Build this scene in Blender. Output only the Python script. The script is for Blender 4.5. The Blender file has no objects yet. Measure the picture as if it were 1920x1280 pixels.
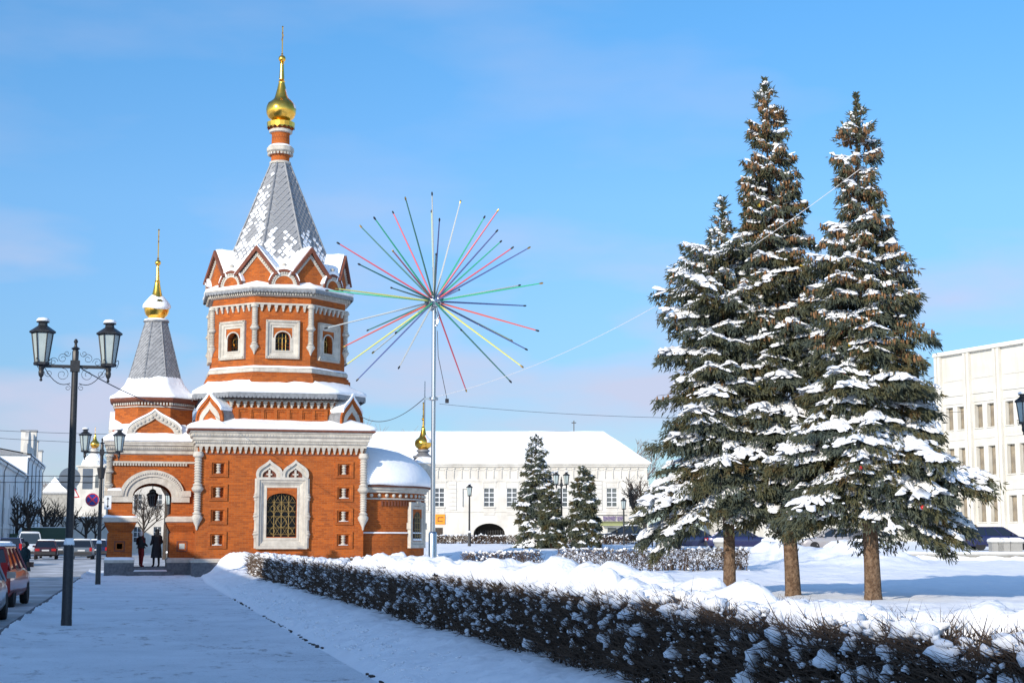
import bpy, math, random
import numpy as np
from mathutils import Matrix, Vector, noise
rad = math.radians
random.seed(7)
RNG = np.random.default_rng(11)
scene = bpy.context.scene
COL = scene.collection

# ------------------------------------------------------------------ camera
cam_data = bpy.data.cameras.new("camera")
cam_data.sensor_width = 36.0
cam_data.lens = 56.25
cam_data.clip_start = 0.1
cam_data.clip_end = 6000
cam = bpy.data.objects.new("camera", cam_data)
COL.objects.link(cam)
YAW = rad(13.197)
cam.location = (0, 0, 1.6)
cam.rotation_euler = (rad(90 + 7.144), 0, -YAW)
scene.camera = cam

# ------------------------------------------------------------------ sun, sky, exposure
SUN_EL = rad(20.0)
SUN_H = Vector((-0.722, -0.692))
S = Vector((SUN_H.x * math.cos(SUN_EL), SUN_H.y * math.cos(SUN_EL), math.sin(SUN_EL)))
sun_data = bpy.data.lights.new("sun", 'SUN')
sun_data.energy = 3.0
sun_data.angle = rad(0.53)
sun_data.color = (1.0, 0.90, 0.76)
sun = bpy.data.objects.new("sun", sun_data)
sun.rotation_euler = (-S).to_track_quat('-Z', 'Y').to_euler()
sun.location = (-40, -40, 60)
COL.objects.link(sun)

world = bpy.data.worlds.new("World")
scene.world = world
world.use_nodes = True
nt = world.node_tree
nt.nodes.clear()
wo = nt.nodes.new("ShaderNodeOutputWorld")
bg = nt.nodes.new("ShaderNodeBackground")
sky = nt.nodes.new("ShaderNodeTexSky")
sky.sky_type = 'NISHITA'
sky.sun_disc = False
sky.sun_elevation = SUN_EL
sky.sun_rotation = math.atan2(SUN_H.x, SUN_H.y)
sky.altitude = 100
sky.air_density = 1.0
sky.dust_density = 0.1
sky.ozone_density = 3.0
bg.inputs["Strength"].default_value = 0.15
# thin clouds, spread over the whole sky by direction
tc = nt.nodes.new("ShaderNodeTexCoord")
mp = nt.nodes.new("ShaderNodeMapping")
mp.inputs["Scale"].default_value = (1.0, 1.0, 3.2)
mp.inputs["Location"].default_value = (2.2, 8.1, 4.4)
nz = nt.nodes.new("ShaderNodeTexNoise")
nz.inputs["Scale"].default_value = 5.2
nz.inputs["Detail"].default_value = 5.0
nz.inputs["Roughness"].default_value = 0.48
cr = nt.nodes.new("ShaderNodeValToRGB")
cr.color_ramp.elements[0].position = 0.46
cr.color_ramp.elements[0].color = (0, 0, 0, 1)
cr.color_ramp.elements[1].position = 0.66
cr.color_ramp.elements[1].color = (0.85, 0.85, 0.85, 1)
mx = nt.nodes.new("ShaderNodeMixRGB")
mx.inputs[2].default_value = (2.5, 2.6, 3.35, 1)
nt.links.new(tc.outputs["Generated"], mp.inputs["Vector"])
nt.links.new(mp.outputs["Vector"], nz.inputs["Vector"])
nt.links.new(nz.outputs["Fac"], cr.inputs["Fac"])
cz = nt.nodes.new("ShaderNodeMapRange"); cz.interpolation_type = 'SMOOTHSTEP'
cz.inputs["From Min"].default_value = 0.10; cz.inputs["From Max"].default_value = 0.24; cz.inputs["To Min"].default_value = 1.0; cz.inputs["To Max"].default_value = 0.22
sepc = nt.nodes.new("ShaderNodeSeparateXYZ"); nt.links.new(tc.outputs["Generated"], sepc.inputs[0]); nt.links.new(sepc.outputs["Z"], cz.inputs["Value"])
cmul = nt.nodes.new("ShaderNodeMixRGB"); cmul.blend_type = 'MULTIPLY'; cmul.inputs[0].default_value = 1.0
nt.links.new(cr.outputs["Color"], cmul.inputs[1]); nt.links.new(cz.outputs["Result"], cmul.inputs[2])
nt.links.new(cmul.outputs[0], mx.inputs[0])
# clear frosty air: less of the yellow band than the model gives near the horizon
sep = nt.nodes.new("ShaderNodeSeparateXYZ")
nt.links.new(tc.outputs["Generated"], sep.inputs[0])
hr = nt.nodes.new("ShaderNodeValToRGB")
hr.color_ramp.elements[0].position = 0.0; hr.color_ramp.elements[0].color = (0.271, 0.327, 0.416, 1)
hr.color_ramp.elements[1].position = 0.5; hr.color_ramp.elements[1].color = (0.305, 0.560, 0.696, 1)
for z_, c_ in ((0.076, (0.285, 0.350, 0.447)), (0.14, (0.327, 0.424, 0.522)), (0.208, (0.363, 0.499, 0.594)), (0.32, (0.312, 0.548, 0.664))):
    xx_ = hr.color_ramp.elements.new(z_); xx_.color = (*c_, 1)
nt.links.new(sep.outputs["Z"], hr.inputs["Fac"])
tint = nt.nodes.new("ShaderNodeMixRGB"); tint.blend_type = 'MULTIPLY'; tint.inputs[0].default_value = 1.0
nt.links.new(sky.outputs["Color"], tint.inputs[1]); nt.links.new(hr.outputs["Color"], tint.inputs[2])
gain = nt.nodes.new("ShaderNodeMixRGB"); gain.blend_type = 'MULTIPLY'; gain.inputs[0].default_value = 1.0; gain.inputs[2].default_value = (1.14, 1.14, 1.14, 1)
sdot = nt.nodes.new("ShaderNodeVectorMath"); sdot.operation = 'DOT_PRODUCT'; sdot.inputs[1].default_value = tuple(S)
nt.links.new(tc.outputs["Generated"], sdot.inputs[0])
smr = nt.nodes.new("ShaderNodeMapRange"); smr.interpolation_type = 'SMOOTHSTEP'
smr.inputs["From Min"].default_value = -0.35; smr.inputs["From Max"].default_value = 0.55
nt.links.new(sdot.outputs["Value"], smr.inputs["Value"])
aur = nt.nodes.new("ShaderNodeMixRGB")          # towards the sun the air stays whiter
nt.links.new(smr.outputs["Result"], aur.inputs[0]); nt.links.new(tint.outputs[0], aur.inputs[1]); nt.links.new(sky.outputs["Color"], aur.inputs[2])
nt.links.new(aur.outputs[0], gain.inputs[1])
nt.links.new(gain.outputs[0], mx.inputs[1])
nt.links.new(mx.outputs[0], bg.inputs["Color"])
nt.links.new(bg.outputs["Background"], wo.inputs["Surface"])

scene.view_settings.view_transform = 'Standard'
scene.view_settings.look = 'None'
scene.view_settings.gamma = 1.0
scene.view_settings.exposure = 0.74
scene.view_settings.use_curve_mapping = False

# ------------------------------------------------------------------ materials
MATS = {}
def new_mat(name):
    m = bpy.data.materials.new(name)
    m.use_nodes = True
    n = m.node_tree.nodes
    b = n["Principled BSDF"]
    MATS[name] = m
    return m, m.node_tree, b

def pm(name, c1, c2=None, scale=3.0, rough=0.7, metal=0.0, bump=0.0, bscale=None, detail=4.0, coord="Object", spec=0.4, lo=0.35, hi=0.65, bdist=0.02):
    m, t, b = new_mat(name)
    b.inputs["Roughness"].default_value = rough
    b.inputs["Metallic"].default_value = metal
    b.inputs["Specular IOR Level"].default_value = spec
    b.inputs["Base Color"].default_value = (*c1, 1)
    if c2 is not None or bump:
        co = t.nodes.new("ShaderNodeTexCoord")
    if c2 is not None:
        nz = t.nodes.new("ShaderNodeTexNoise")
        nz.inputs["Scale"].default_value = scale
        nz.inputs["Detail"].default_value = detail
        r = t.nodes.new("ShaderNodeValToRGB")
        r.color_ramp.elements[0].position = lo; r.color_ramp.elements[0].color = (*c1, 1)
        r.color_ramp.elements[1].position = hi; r.color_ramp.elements[1].color = (*c2, 1)
        t.links.new(co.outputs[coord], nz.inputs["Vector"])
        t.links.new(nz.outputs["Fac"], r.inputs["Fac"])
        t.links.new(r.outputs["Color"], b.inputs["Base Color"])
    if bump:
        nb = t.nodes.new("ShaderNodeTexNoise")
        nb.inputs["Scale"].default_value = bscale or scale * 4
        nb.inputs["Detail"].default_value = 5.0
        bp = t.nodes.new("ShaderNodeBump")
        bp.inputs["Strength"].default_value = bump
        bp.inputs["Distance"].default_value = bdist
        t.links.new(co.outputs[coord], nb.inputs["Vector"])
        t.links.new(nb.outputs["Fac"], bp.inputs["Height"])
        t.links.new(bp.outputs["Normal"], b.inputs["Normal"])
    return m

def brick_mat(name, ca, cb, mortar, bw=0.26, rh=0.085, dirt=(0.16, 0.06, 0.03)):
    m, t, b = new_mat(name)
    b.inputs["Roughness"].default_value = 0.85
    b.inputs["Specular IOR Level"].default_value = 0.2
    uv = t.nodes.new("ShaderNodeUVMap")
    br = t.nodes.new("ShaderNodeTexBrick")
    br.inputs["Color1"].default_value = (*ca, 1)
    br.inputs["Color2"].default_value = (*cb, 1)
    br.inputs["Mortar"].default_value = (*mortar, 1)
    br.inputs["Scale"].default_value = 1.0
    br.inputs["Mortar Size"].default_value = 0.007
    br.inputs["Mortar Smooth"].default_value = 0.3
    br.inputs["Bias"].default_value = 0.0
    br.inputs["Brick Width"].default_value = bw
    br.inputs["Row Height"].default_value = rh
    t.links.new(uv.outputs["UV"], br.inputs["Vector"])
    nz = t.nodes.new("ShaderNodeTexNoise")
    nz.inputs["Scale"].default_value = 1.6
    nz.inputs["Detail"].default_value = 9
    nz.inputs["Roughness"].default_value = 0.72
    t.links.new(uv.outputs["UV"], nz.inputs["Vector"])
    r = t.nodes.new("ShaderNodeValToRGB")
    r.color_ramp.elements[0].position = 0.48; r.color_ramp.elements[0].color = (0, 0, 0, 1)
    r.color_ramp.elements[1].position = 0.78; r.color_ramp.elements[1].color = (0.55, 0.55, 0.55, 1)
    t.links.new(nz.outputs["Fac"], r.inputs["Fac"])
    mixn = t.nodes.new("ShaderNodeMixRGB")
    mixn.inputs[2].default_value = (*dirt, 1)
    t.links.new(r.outputs["Color"], mixn.inputs[0])
    t.links.new(br.outputs["Color"], mixn.inputs[1])
    t.links.new(mixn.outputs[0], b.inputs["Base Color"])
    bp = t.nodes.new("ShaderNodeBump")
    bp.invert = True
    bp.inputs["Strength"].default_value = 0.5
    bp.inputs["Distance"].default_value = 0.012
    t.links.new(br.outputs["Fac"], bp.inputs["Height"])
    t.links.new(bp.outputs["Normal"], b.inputs["Normal"])
    return m

brick_mat("brick", (0.46, 0.110, 0.016), (0.29, 0.064, 0.011), (0.36, 0.14, 0.055))
pm("brick_dark", (0.13, 0.045, 0.028), (0.18, 0.06, 0.034), scale=6, rough=0.85)
pm("stone", (0.56, 0.52, 0.45), (0.45, 0.415, 0.36), scale=4, rough=0.8, bump=0.35, bscale=14, bdist=0.03)
def grime(name, dark, amount, sc=(3.0, 3.0, 0.5), lo=0.45, hi=0.75):
    """rain-washed dirt streaks mixed over a material's colour"""
    t = MATS[name].node_tree; b = t.nodes["Principled BSDF"]
    src = b.inputs["Base Color"].links[0].from_socket
    co = t.nodes.new("ShaderNodeTexCoord"); mp_ = t.nodes.new("ShaderNodeMapping"); mp_.inputs["Scale"].default_value = sc
    n_ = t.nodes.new("ShaderNodeTexNoise"); n_.inputs["Scale"].default_value = 1.0; n_.inputs["Detail"].default_value = 8; n_.inputs["Roughness"].default_value = 0.7
    r_ = t.nodes.new("ShaderNodeValToRGB"); r_.color_ramp.elements[0].position = lo; r_.color_ramp.elements[0].color = (0, 0, 0, 1); r_.color_ramp.elements[1].position = hi; r_.color_ramp.elements[1].color = (amount, amount, amount, 1)
    m_ = t.nodes.new("ShaderNodeMixRGB"); m_.inputs[2].default_value = (*dark, 1)
    t.links.new(co.outputs["Object"], mp_.inputs["Vector"]); t.links.new(mp_.outputs["Vector"], n_.inputs["Vector"]); t.links.new(n_.outputs["Fac"], r_.inputs["Fac"])
    t.links.new(r_.outputs["Color"], m_.inputs[0]); t.links.new(src, m_.inputs[1]); t.links.new(m_.outputs[0], b.inputs["Base Color"])
grime("stone", (0.26, 0.23, 0.19), 0.55)
grime("brick", (0.16, 0.060, 0.025), 0.5, (1.1, 1.1, 0.35))
grime("brick", (0.50, 0.26, 0.12), 0.15, (0.9, 0.9, 0.9), 0.6, 0.85)
pm("granite", (0.16, 0.16, 0.17), (0.10, 0.10, 0.11), scale=9, rough=0.8)
pm("slate", (0.31, 0.315, 0.325), (0.22, 0.225, 0.235), scale=5, rough=0.6)
pm("lead", (0.27, 0.275, 0.285), (0.19, 0.195, 0.205), scale=6, rough=0.5, metal=0.3)
pm("gold", (0.95, 0.55, 0.10), (0.85, 0.44, 0.06), scale=5, rough=0.2, metal=1.0, bump=0.1, bscale=9)
pm("gold_dull", (0.60, 0.36, 0.10), rough=0.35, metal=1.0)
pm("iron", (0.018, 0.019, 0.021), (0.03, 0.03, 0.033), scale=20, rough=0.45, spec=0.4)
pm("lamp_glass", (0.42, 0.48, 0.46), (0.34, 0.40, 0.40), scale=4, rough=0.25)
pm("dark_glass", (0.008, 0.010, 0.012), rough=0.25, spec=0.15)
pm("grille", (0.34, 0.24, 0.09), rough=0.5, metal=0.4)
pm("snow", (0.91, 0.915, 0.925), (0.86, 0.87, 0.89), scale=2.5, rough=0.75, bump=0.35, bscale=7, spec=0.25, bdist=0.05)
pm("snow_fine", (0.86, 0.87, 0.89), rough=0.8, bump=0.5, bscale=22, spec=0.2, scale=5, bdist=0.03)
pm("chrome", (0.50, 0.51, 0.53), rough=0.25, metal=1.0)
pm("tree_bark", (0.105, 0.062, 0.036), (0.21, 0.14, 0.09), scale=11, rough=0.95, bump=1.0, bscale=22, bdist=0.08, lo=0.40, hi=0.62)
pm("bare_bark", (0.035, 0.026, 0.02), (0.06, 0.045, 0.035), scale=9, rough=0.9)
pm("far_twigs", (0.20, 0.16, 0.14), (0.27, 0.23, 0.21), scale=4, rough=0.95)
pm("twig", (0.060, 0.040, 0.027), (0.12, 0.078, 0.050), scale=6, rough=0.9)
pm("filler_leaf", (0.022, 0.018, 0.011), (0.055, 0.036, 0.02), scale=5, rough=0.9)  # near-black filler for the hedges, coloured dark to give shaded depth
pm("cone", (0.24, 0.13, 0.055), (0.16, 0.08, 0.034), scale=12, rough=0.8)
pm("plaster_white", (0.62, 0.595, 0.545), (0.50, 0.475, 0.43), scale=0.7, rough=0.9, bump=0.2, bscale=6)
pm("plaster_cool", (0.86, 0.86, 0.85), (0.79, 0.79, 0.78), scale=0.6, rough=0.9)
pm("plaster_cream", (0.62, 0.60, 0.55), (0.54, 0.52, 0.465), scale=0.5, rough=0.9, bump=0.15, bscale=5)
pm("concrete", (0.34, 0.33, 0.30), (0.26, 0.25, 0.23), scale=1.6, rough=0.9, bump=0.3, bscale=14)
grime("plaster_white", (0.36, 0.33, 0.29), 0.6, (0.9, 0.9, 0.25))
grime("plaster_cream", (0.36, 0.32, 0.25), 0.5, (0.7, 0.7, 0.12))
grime("plaster_cool", (0.45, 0.44, 0.43), 0.5, (0.7, 0.7, 0.2))
pm("window_pane", (0.05, 0.06, 0.07), (0.10, 0.11, 0.12), scale=0.6, rough=0.12, spec=0.6)
pm("curtain_pane", (0.30, 0.25, 0.18), (0.14, 0.12, 0.10), scale=0.8, rough=0.2, spec=0.5)
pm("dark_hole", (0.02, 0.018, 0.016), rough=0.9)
pm("rubber", (0.015, 0.015, 0.016), rough=0.85)
pm("rim_metal", (0.25, 0.25, 0.26), rough=0.4, metal=0.8)
pm("car_glass", (0.010, 0.014, 0.022), rough=0.06, spec=0.7)
pm("tail_light", (0.35, 0.012, 0.015), rough=0.2)
pm("head_light", (0.55, 0.56, 0.58), rough=0.15)
pm("plate_white", (0.55, 0.55, 0.55), rough=0.5)
pm("bumper_dark", (0.03, 0.03, 0.032), rough=0.6)
pm("skin", (0.42, 0.24, 0.17), rough=0.6)
pm("sign_blue", (0.02, 0.03, 0.22), rough=0.4)
pm("sign_red", (0.50, 0.02, 0.03), rough=0.4)
pm("sign_white", (0.70, 0.71, 0.72), rough=0.5)
pm("sign_back", (0.17, 0.20, 0.24), (0.14, 0.165, 0.20), scale=2, rough=0.45, metal=0.4)
pm("sign_black", (0.012, 0.012, 0.012), rough=0.5)
pm("sign_orange", (0.75, 0.24, 0.01), rough=0.5)
pm("sign_purple", (0.09, 0.05, 0.18), rough=0.6)
pm("awning", (0.28, 0.30, 0.13), rough=0.7)
pm("cable", (0.03, 0.03, 0.035), rough=0.6)
pm("cable_white", (0.55, 0.55, 0.56), rough=0.6)
pm("soil", (0.030, 0.026, 0.024), (0.06, 0.05, 0.045), scale=14, rough=1.0)
for nm, c in dict(rod_red=(0.62, 0.10, 0.13), rod_green=(0.05, 0.40, 0.22), rod_yellow=(0.66, 0.64, 0.16), rod_blue=(0.10, 0.13, 0.30), rod_dark=(0.06, 0.17, 0.14),
                  rod_silver=(0.48, 0.50, 0.48), rod_orange=(0.62, 0.12, 0.09), rod_pale=(0.40, 0.50, 0.30), rod_teal=(0.02, 0.20, 0.15)).items():
    pm(nm, c, rough=0.35)
for nm, c in dict(paint_red=(0.28, 0.022, 0.015), paint_silver=(0.30, 0.28, 0.28), paint_navy=(0.012, 0.02, 0.07), paint_grey=(0.14, 0.16, 0.18), paint_white=(0.55, 0.57, 0.6),
                  paint_black=(0.015, 0.016, 0.018), paint_maroon=(0.045, 0.014, 0.018), paint_green=(0.02, 0.06, 0.04), paint_blue=(0.012, 0.015, 0.07)).items():
    m = pm(nm, c, rough=0.3, metal=0.25)
    m.node_tree.nodes["Principled BSDF"].inputs["Coat Weight"].default_value = 0.6

# spruce needles: two greens and a little brown
m, t, b = new_mat("needles")
b.inputs["Roughness"].default_value = 0.75
b.inputs["Specular IOR Level"].default_value = 0.2
co = t.nodes.new("ShaderNodeTexCoord")
n1 = t.nodes.new("ShaderNodeTexNoise"); n1.inputs["Scale"].default_value = 1.3; n1.inputs["Detail"].default_value = 6; n1.inputs["Roughness"].default_value = 0.7
r1 = t.nodes.new("ShaderNodeValToRGB")
e = r1.color_ramp.elements
e[0].position = 0.34; e[0].color = (0.070, 0.094, 0.084, 1)
e[1].position = 0.66; e[1].color = (0.110, 0.068, 0.028, 1)
x = e.new(0.46); x.color = (0.088, 0.104, 0.078, 1)
x = e.new(0.56); x.color = (0.094, 0.094, 0.046, 1)
t.links.new(co.outputs["Object"], n1.inputs["Vector"])
t.links.new(n1.outputs["Fac"], r1.inputs["Fac"])
t.links.new(r1.outputs["Color"], b.inputs["Base Color"])

# trodden path snow: packed snow with grit and dark worn streaks; colour mottle also stands in for relief shading
m, t, b = new_mat("trodden_snow")
b.inputs["Roughness"].default_value = 0.7
b.inputs["Specular IOR Level"].default_value = 0.25
co = t.nodes.new("ShaderNodeTexCoord")
def ramp(t, lo, hi, c0, c1):
    r = t.nodes.new("ShaderNodeValToRGB")
    r.color_ramp.elements[0].position = lo; r.color_ramp.elements[0].color = c0
    r.color_ramp.elements[1].position = hi; r.color_ramp.elements[1].color = c1
    return r
def nnoise(t, vec, sc, det=5, ro=0.6):
    n = t.nodes.new("ShaderNodeTexNoise")
    n.inputs["Scale"].default_value = sc; n.inputs["Detail"].default_value = det; n.inputs["Roughness"].default_value = ro
    t.links.new(vec, n.inputs["Vector"])
    return n
mpn = t.nodes.new("ShaderNodeMapping"); mpn.inputs["Scale"].default_value = (1.0, 0.55, 1.0)
t.links.new(co.outputs["Object"], mpn.inputs["Vector"])
a1 = nnoise(t, co.outputs["Object"], 0.5, 6); ra = ramp(t, 0.38, 0.66, (0.86, 0.90, 0.94, 1), (0.71, 0.75, 0.79, 1))
t.links.new(a1.outputs["Fac"], ra.inputs["Fac"])
a2 = nnoise(t, mpn.outputs["Vector"], 3.0, 9, 0.72); rb = ramp(t, 0.54, 0.66, (0, 0, 0, 1), (0.85, 0.85, 0.85, 1))
t.links.new(a2.outputs["Fac"], rb.inputs["Fac"])
a3 = nnoise(t, mpn.outputs["Vector"], 0.42, 3, 0.5); rc = ramp(t, 0.42, 0.58, (0, 0, 0, 1), (1, 1, 1, 1))
t.links.new(a3.outputs["Fac"], rc.inputs["Fac"])
mul = t.nodes.new("ShaderNodeMath"); mul.operation = 'MULTIPLY'
t.links.new(rb.outputs["Color"], mul.inputs[0]); t.links.new(rc.outputs["Color"], mul.inputs[1])
mxx = t.nodes.new("ShaderNodeMixRGB"); mxx.inputs[2].default_value = (0.18, 0.17, 0.18, 1)
t.links.new(mul.outputs[0], mxx.inputs[0]); t.links.new(ra.outputs["Color"], mxx.inputs[1])
a4 = nnoise(t, co.outputs["Object"], 26, 4, 0.7); rd = ramp(t, 0.56, 0.70, (0, 0, 0, 1), (0.5, 0.5, 0.5, 1))
t.links.new(a4.outputs["Fac"], rd.inputs["Fac"])
mx2 = t.nodes.new("ShaderNodeMixRGB"); mx2.inputs[2].default_value = (0.30, 0.28, 0.27, 1)
t.links.new(rd.outputs["Color"], mx2.inputs[0]); t.links.new(mxx.outputs[0], mx2.inputs[1])
t.links.new(mx2.outputs[0], b.inputs["Base Color"])
a5 = nnoise(t, co.outputs["Object"], 5, 9, 0.75)
bp = t.nodes.new("ShaderNodeBump"); bp.inputs["Strength"].default_value = 0.9; bp.inputs["Distance"].default_value = 0.06
t.links.new(a5.outputs["Fac"], bp.inputs["Height"]); t.links.new(bp.outputs["Normal"], b.inputs["Normal"])

pm("road_slush", (0.32, 0.315, 0.31), (0.66, 0.66, 0.67), scale=0.6, rough=0.7, bump=0.5, bscale=5, detail=8, lo=0.42, hi=0.68)

# ------------------------------------------------------------------ mesh helpers
class MB:
    def __init__(s, M=None):
        s.v = []; s.f = []; s.M = M
    def add(s, vs, fs):
        o = len(s.v)
        if s.M is not None:
            vs = [tuple(s.M @ Vector(p)) for p in vs]
        s.v.extend(vs)
        s.f.extend([tuple(i + o for i in f) for f in fs])
    def box(s, x0, x1, y0, y1, z0, z1):
        s.add([(x0,y0,z0),(x1,y0,z0),(x1,y1,z0),(x0,y1,z0),(x0,y0,z1),(x1,y0,z1),(x1,y1,z1),(x0,y1,z1)],
              [(0,3,2,1),(4,5,6,7),(0,1,5,4),(1,2,6,5),(2,3,7,6),(3,0,4,7)])
    def frustum(s, x0, x1, y0, y1, z0, z1, d):
        """box whose bottom is drawn in by d on x and on the front"""
        s.add([(x0+d,y0+d,z0),(x1-d,y0+d,z0),(x1-d,y1,z0),(x0+d,y1,z0),(x0,y0,z1),(x1,y0,z1),(x1,y1,z1),(x0,y1,z1)],
              [(0,3,2,1),(4,5,6,7),(0,1,5,4),(1,2,6,5),(2,3,7,6),(3,0,4,7)])
    def quad(s, a, b, c, d):
        s.add([a, b, c, d], [(0, 1, 2, 3)])
    def prism(s, pts, y0, y1):
        """polygon in x,z (counter-clockwise seen from -y) from y0 (front) to y1"""
        n = len(pts)
        vs = [(x, y0, z) for x, z in pts] + [(x, y1, z) for x, z in pts]
        fs = [tuple(range(n)), tuple(range(2*n-1, n-1, -1))]
        fs += [(i, i+n, (i+1) % n + n, (i+1) % n) for i in range(n)]
        s.add(vs, fs)
    def band(s, outer, inner, y0, y1):
        """strip between two open polylines in x,z, from y0 (front) to y1"""
        n = len(outer)
        vs = [(x, y0, z) for x, z in outer] + [(x, y0, z) for x, z in inner] + [(x, y1, z) for x, z in outer] + [(x, y1, z) for x, z in inner]
        fs = []
        for i in range(n-1):
            fs += [(i, i+1, n+i+1, n+i), (2*n+i, 3*n+i, 3*n+i+1, 2*n+i+1), (i, 2*n+i, 2*n+i+1, i+1), (n+i, n+i+1, 3*n+i+1, 3*n+i)]
        fs += [(0, n, 3*n, 2*n), (n-1, 3*n-1, 4*n-1, 2*n-1)]
        s.add(vs, fs)
    def loft(s, rings, cap0=True, cap1=True, closed=True):
        n = len(rings[0]); vs = [p for r in rings for p in r]; fs = []
        for k in range(len(rings)-1):
            for i in range(n if closed else n-1):
                j = (i+1) % n
                fs.append((k*n+i, k*n+j, (k+1)*n+j, (k+1)*n+i))
        if cap0: fs.append(tuple(range(n-1, -1, -1)))
        if cap1: fs.append(tuple((len(rings)-1)*n+i for i in range(n)))
        s.add(vs, fs)
    def lathe(s, prof, n=16, cx=0, cy=0, ph=0.0):
        rings = [[(cx+r*math.cos(ph+2*math.pi*i/n), cy+r*math.sin(ph+2*math.pi*i/n), z) for i in range(n)] for r, z in prof]
        s.loft(rings)
    def tube(s, pts, r, n=6):
        pts = [Vector(p) for p in pts]
        rs = r if isinstance(r, (list, tuple)) else [r]*len(pts)
        rings = []
        ref = Vector((0.31, 0.17, 0.94)).normalized()
        for i, p in enumerate(pts):
            d = (pts[min(i+1, len(pts)-1)] - pts[max(i-1, 0)])
            if d.length < 1e-9: d = Vector((0,0,1))
            d.normalize()
            if abs(d.dot(ref)) > 0.97: rf = Vector((1,0,0))
            else: rf = ref
            a = d.cross(rf).normalized(); b_ = d.cross(a)
            rings.append([tuple(p + (a*math.cos(2*math.pi*k/n) + b_*math.sin(2*math.pi*k/n))*rs[i]) for k in range(n)])
        s.loft(rings)
    def build(s, name, mat, parent=None, smooth=None, loc=None, rz=0.0):
        return mesh_obj(name, s.v, s.f, mat, parent, smooth, loc, rz)

def set_uv(me):
    nl = len(me.loops)
    if nl == 0: return
    uvl = me.uv_layers.new(name="UVMap")
    vi = np.empty(nl, np.int32); me.loops.foreach_get("vertex_index", vi)
    co = np.empty(len(me.vertices)*3, np.float32); me.vertices.foreach_get("co", co); co = co.reshape(-1, 3)
    npoly = len(me.polygons)
    tot = np.empty(npoly, np.int32); me.polygons.foreach_get("loop_total", tot)
    nr = np.empty(npoly*3, np.float32); me.polygons.foreach_get("normal", nr); nr = nr.reshape(-1, 3)
    N = np.repeat(nr, tot, axis=0); P = co[vi]
    h = np.hypot(N[:, 0], N[:, 1]); flat = h < 0.35
    hs = np.where(flat, 1, h)
    tx = np.where(flat, 1.0, -N[:, 1]/hs); ty = np.where(flat, 0.0, N[:, 0]/hs)
    u = P[:, 0]*tx + P[:, 1]*ty
    v = np.where(flat, P[:, 1], P[:, 2])
    uvl.data.foreach_set("uv", np.stack([u, v], 1).astype(np.float32).ravel())

def mesh_data(name, v, f, mat, smooth=None, uv=True):
    me = bpy.data.meshes.new(name)
    me.from_pydata([tuple(p) for p in v], [], f)
    me.update()
    if mat: me.materials.append(MATS[mat])
    if smooth is not None:
        me.polygons.foreach_set("use_smooth", [True]*len(me.polygons))
        if smooth < 179: me.set_sharp_from_angle(angle=rad(smooth))
    if uv: set_uv(me)
    return me

def np_mesh(name, V, F, mat, smooth=False):
    """V (n,3) and F (m,3|4) arrays"""
    me = bpy.data.meshes.new(name)
    V = np.ascontiguousarray(V, np.float32); F = np.ascontiguousarray(F, np.int32)
    k = F.shape[1]
    me.vertices.add(len(V)); me.vertices.foreach_set("co", V.ravel())
    me.loops.add(F.size); me.loops.foreach_set("vertex_index", F.ravel())
    me.polygons.add(len(F)); me.polygons.foreach_set("loop_start", np.arange(0, F.size, k, dtype=np.int32))
    me.update(calc_edges=True)
    me.materials.append(MATS[mat])
    if smooth: me.polygons.foreach_set("use_smooth", np.ones(len(F), bool))
    return me

def link(name, me, parent=None, loc=None, rz=0.0):
    o = bpy.data.objects.new(name, me)
    COL.objects.link(o)
    if parent is not None: o.parent = parent
    if loc is not None: o.location = loc
    if rz: o.rotation_euler = (0, 0, rz)
    return o

def mesh_obj(name, v, f, mat, parent=None, smooth=None, loc=None, rz=0.0):
    return link(name, mesh_data(name, v, f, mat, smooth), parent, loc, rz)

def tag(o, label=None, cat=None, group=None, kind=None):
    if label: o["label"] = label
    if cat: o["category"] = cat
    if group: o["group"] = group
    if kind: o["kind"] = kind
    return o

def empty(name, loc, rz=0.0, label=None, cat=None, group=None):
    o = bpy.data.objects.new(name, None)
    COL.objects.link(o)
    o.location = loc; o.rotation_euler = (0, 0, rz)
    o.empty_display_size = 0.2
    return tag(o, label, cat, group)

def kids(o): return [c for c in bpy.data.objects if c.parent == o]
def copy_tree(o, parent=None):
    c = o.copy(); COL.objects.link(c)
    if parent is not None: c.parent = parent
    for ch in list(o.children): copy_tree(ch, c)
    return c

def arc(cx, cz, a, b, n, t0=math.pi, t1=0.0):
    return [(cx + a*math.cos(t0+(t1-t0)*i/n), cz + b*math.sin(t0+(t1-t0)*i/n)) for i in range(n+1)]
def keel(w, h, z0=0.0, cx=0.0, n=9):
    """ogee (keel) arch from left foot over the point to the right foot"""
    def bz(p0, p1, p2, p3, t):
        u = 1-t
        return (u**3*p0[0]+3*u*u*t*p1[0]+3*u*t*t*p2[0]+t**3*p3[0], u**3*p0[1]+3*u*u*t*p1[1]+3*u*t*t*p2[1]+t**3*p3[1])
    hw = w/2
    right = [bz((hw, 0), (hw*1.16, h*0.62), (hw*0.38, h*0.64), (0, h), i/n) for i in range(n+1)]
    left = [(-x, z) for x, z in right[:-1]]
    return [(cx+x, z0+z) for x, z in left + right[::-1]]
def scale_pts(pts, s, cx, cz, sz=None):
    return [(cx+(x-cx)*s, cz+(z-cz)*(sz or s)) for x, z in pts]
def ss(a, b, x):
    t = np.clip((x-a)/(b-a), 0, 1); return t*t*(3-2*t)
def vnoise(x, y, sc, seed=0.0):
    return noise.noise((x*sc+seed, y*sc-seed*0.7, seed*1.3))
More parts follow.
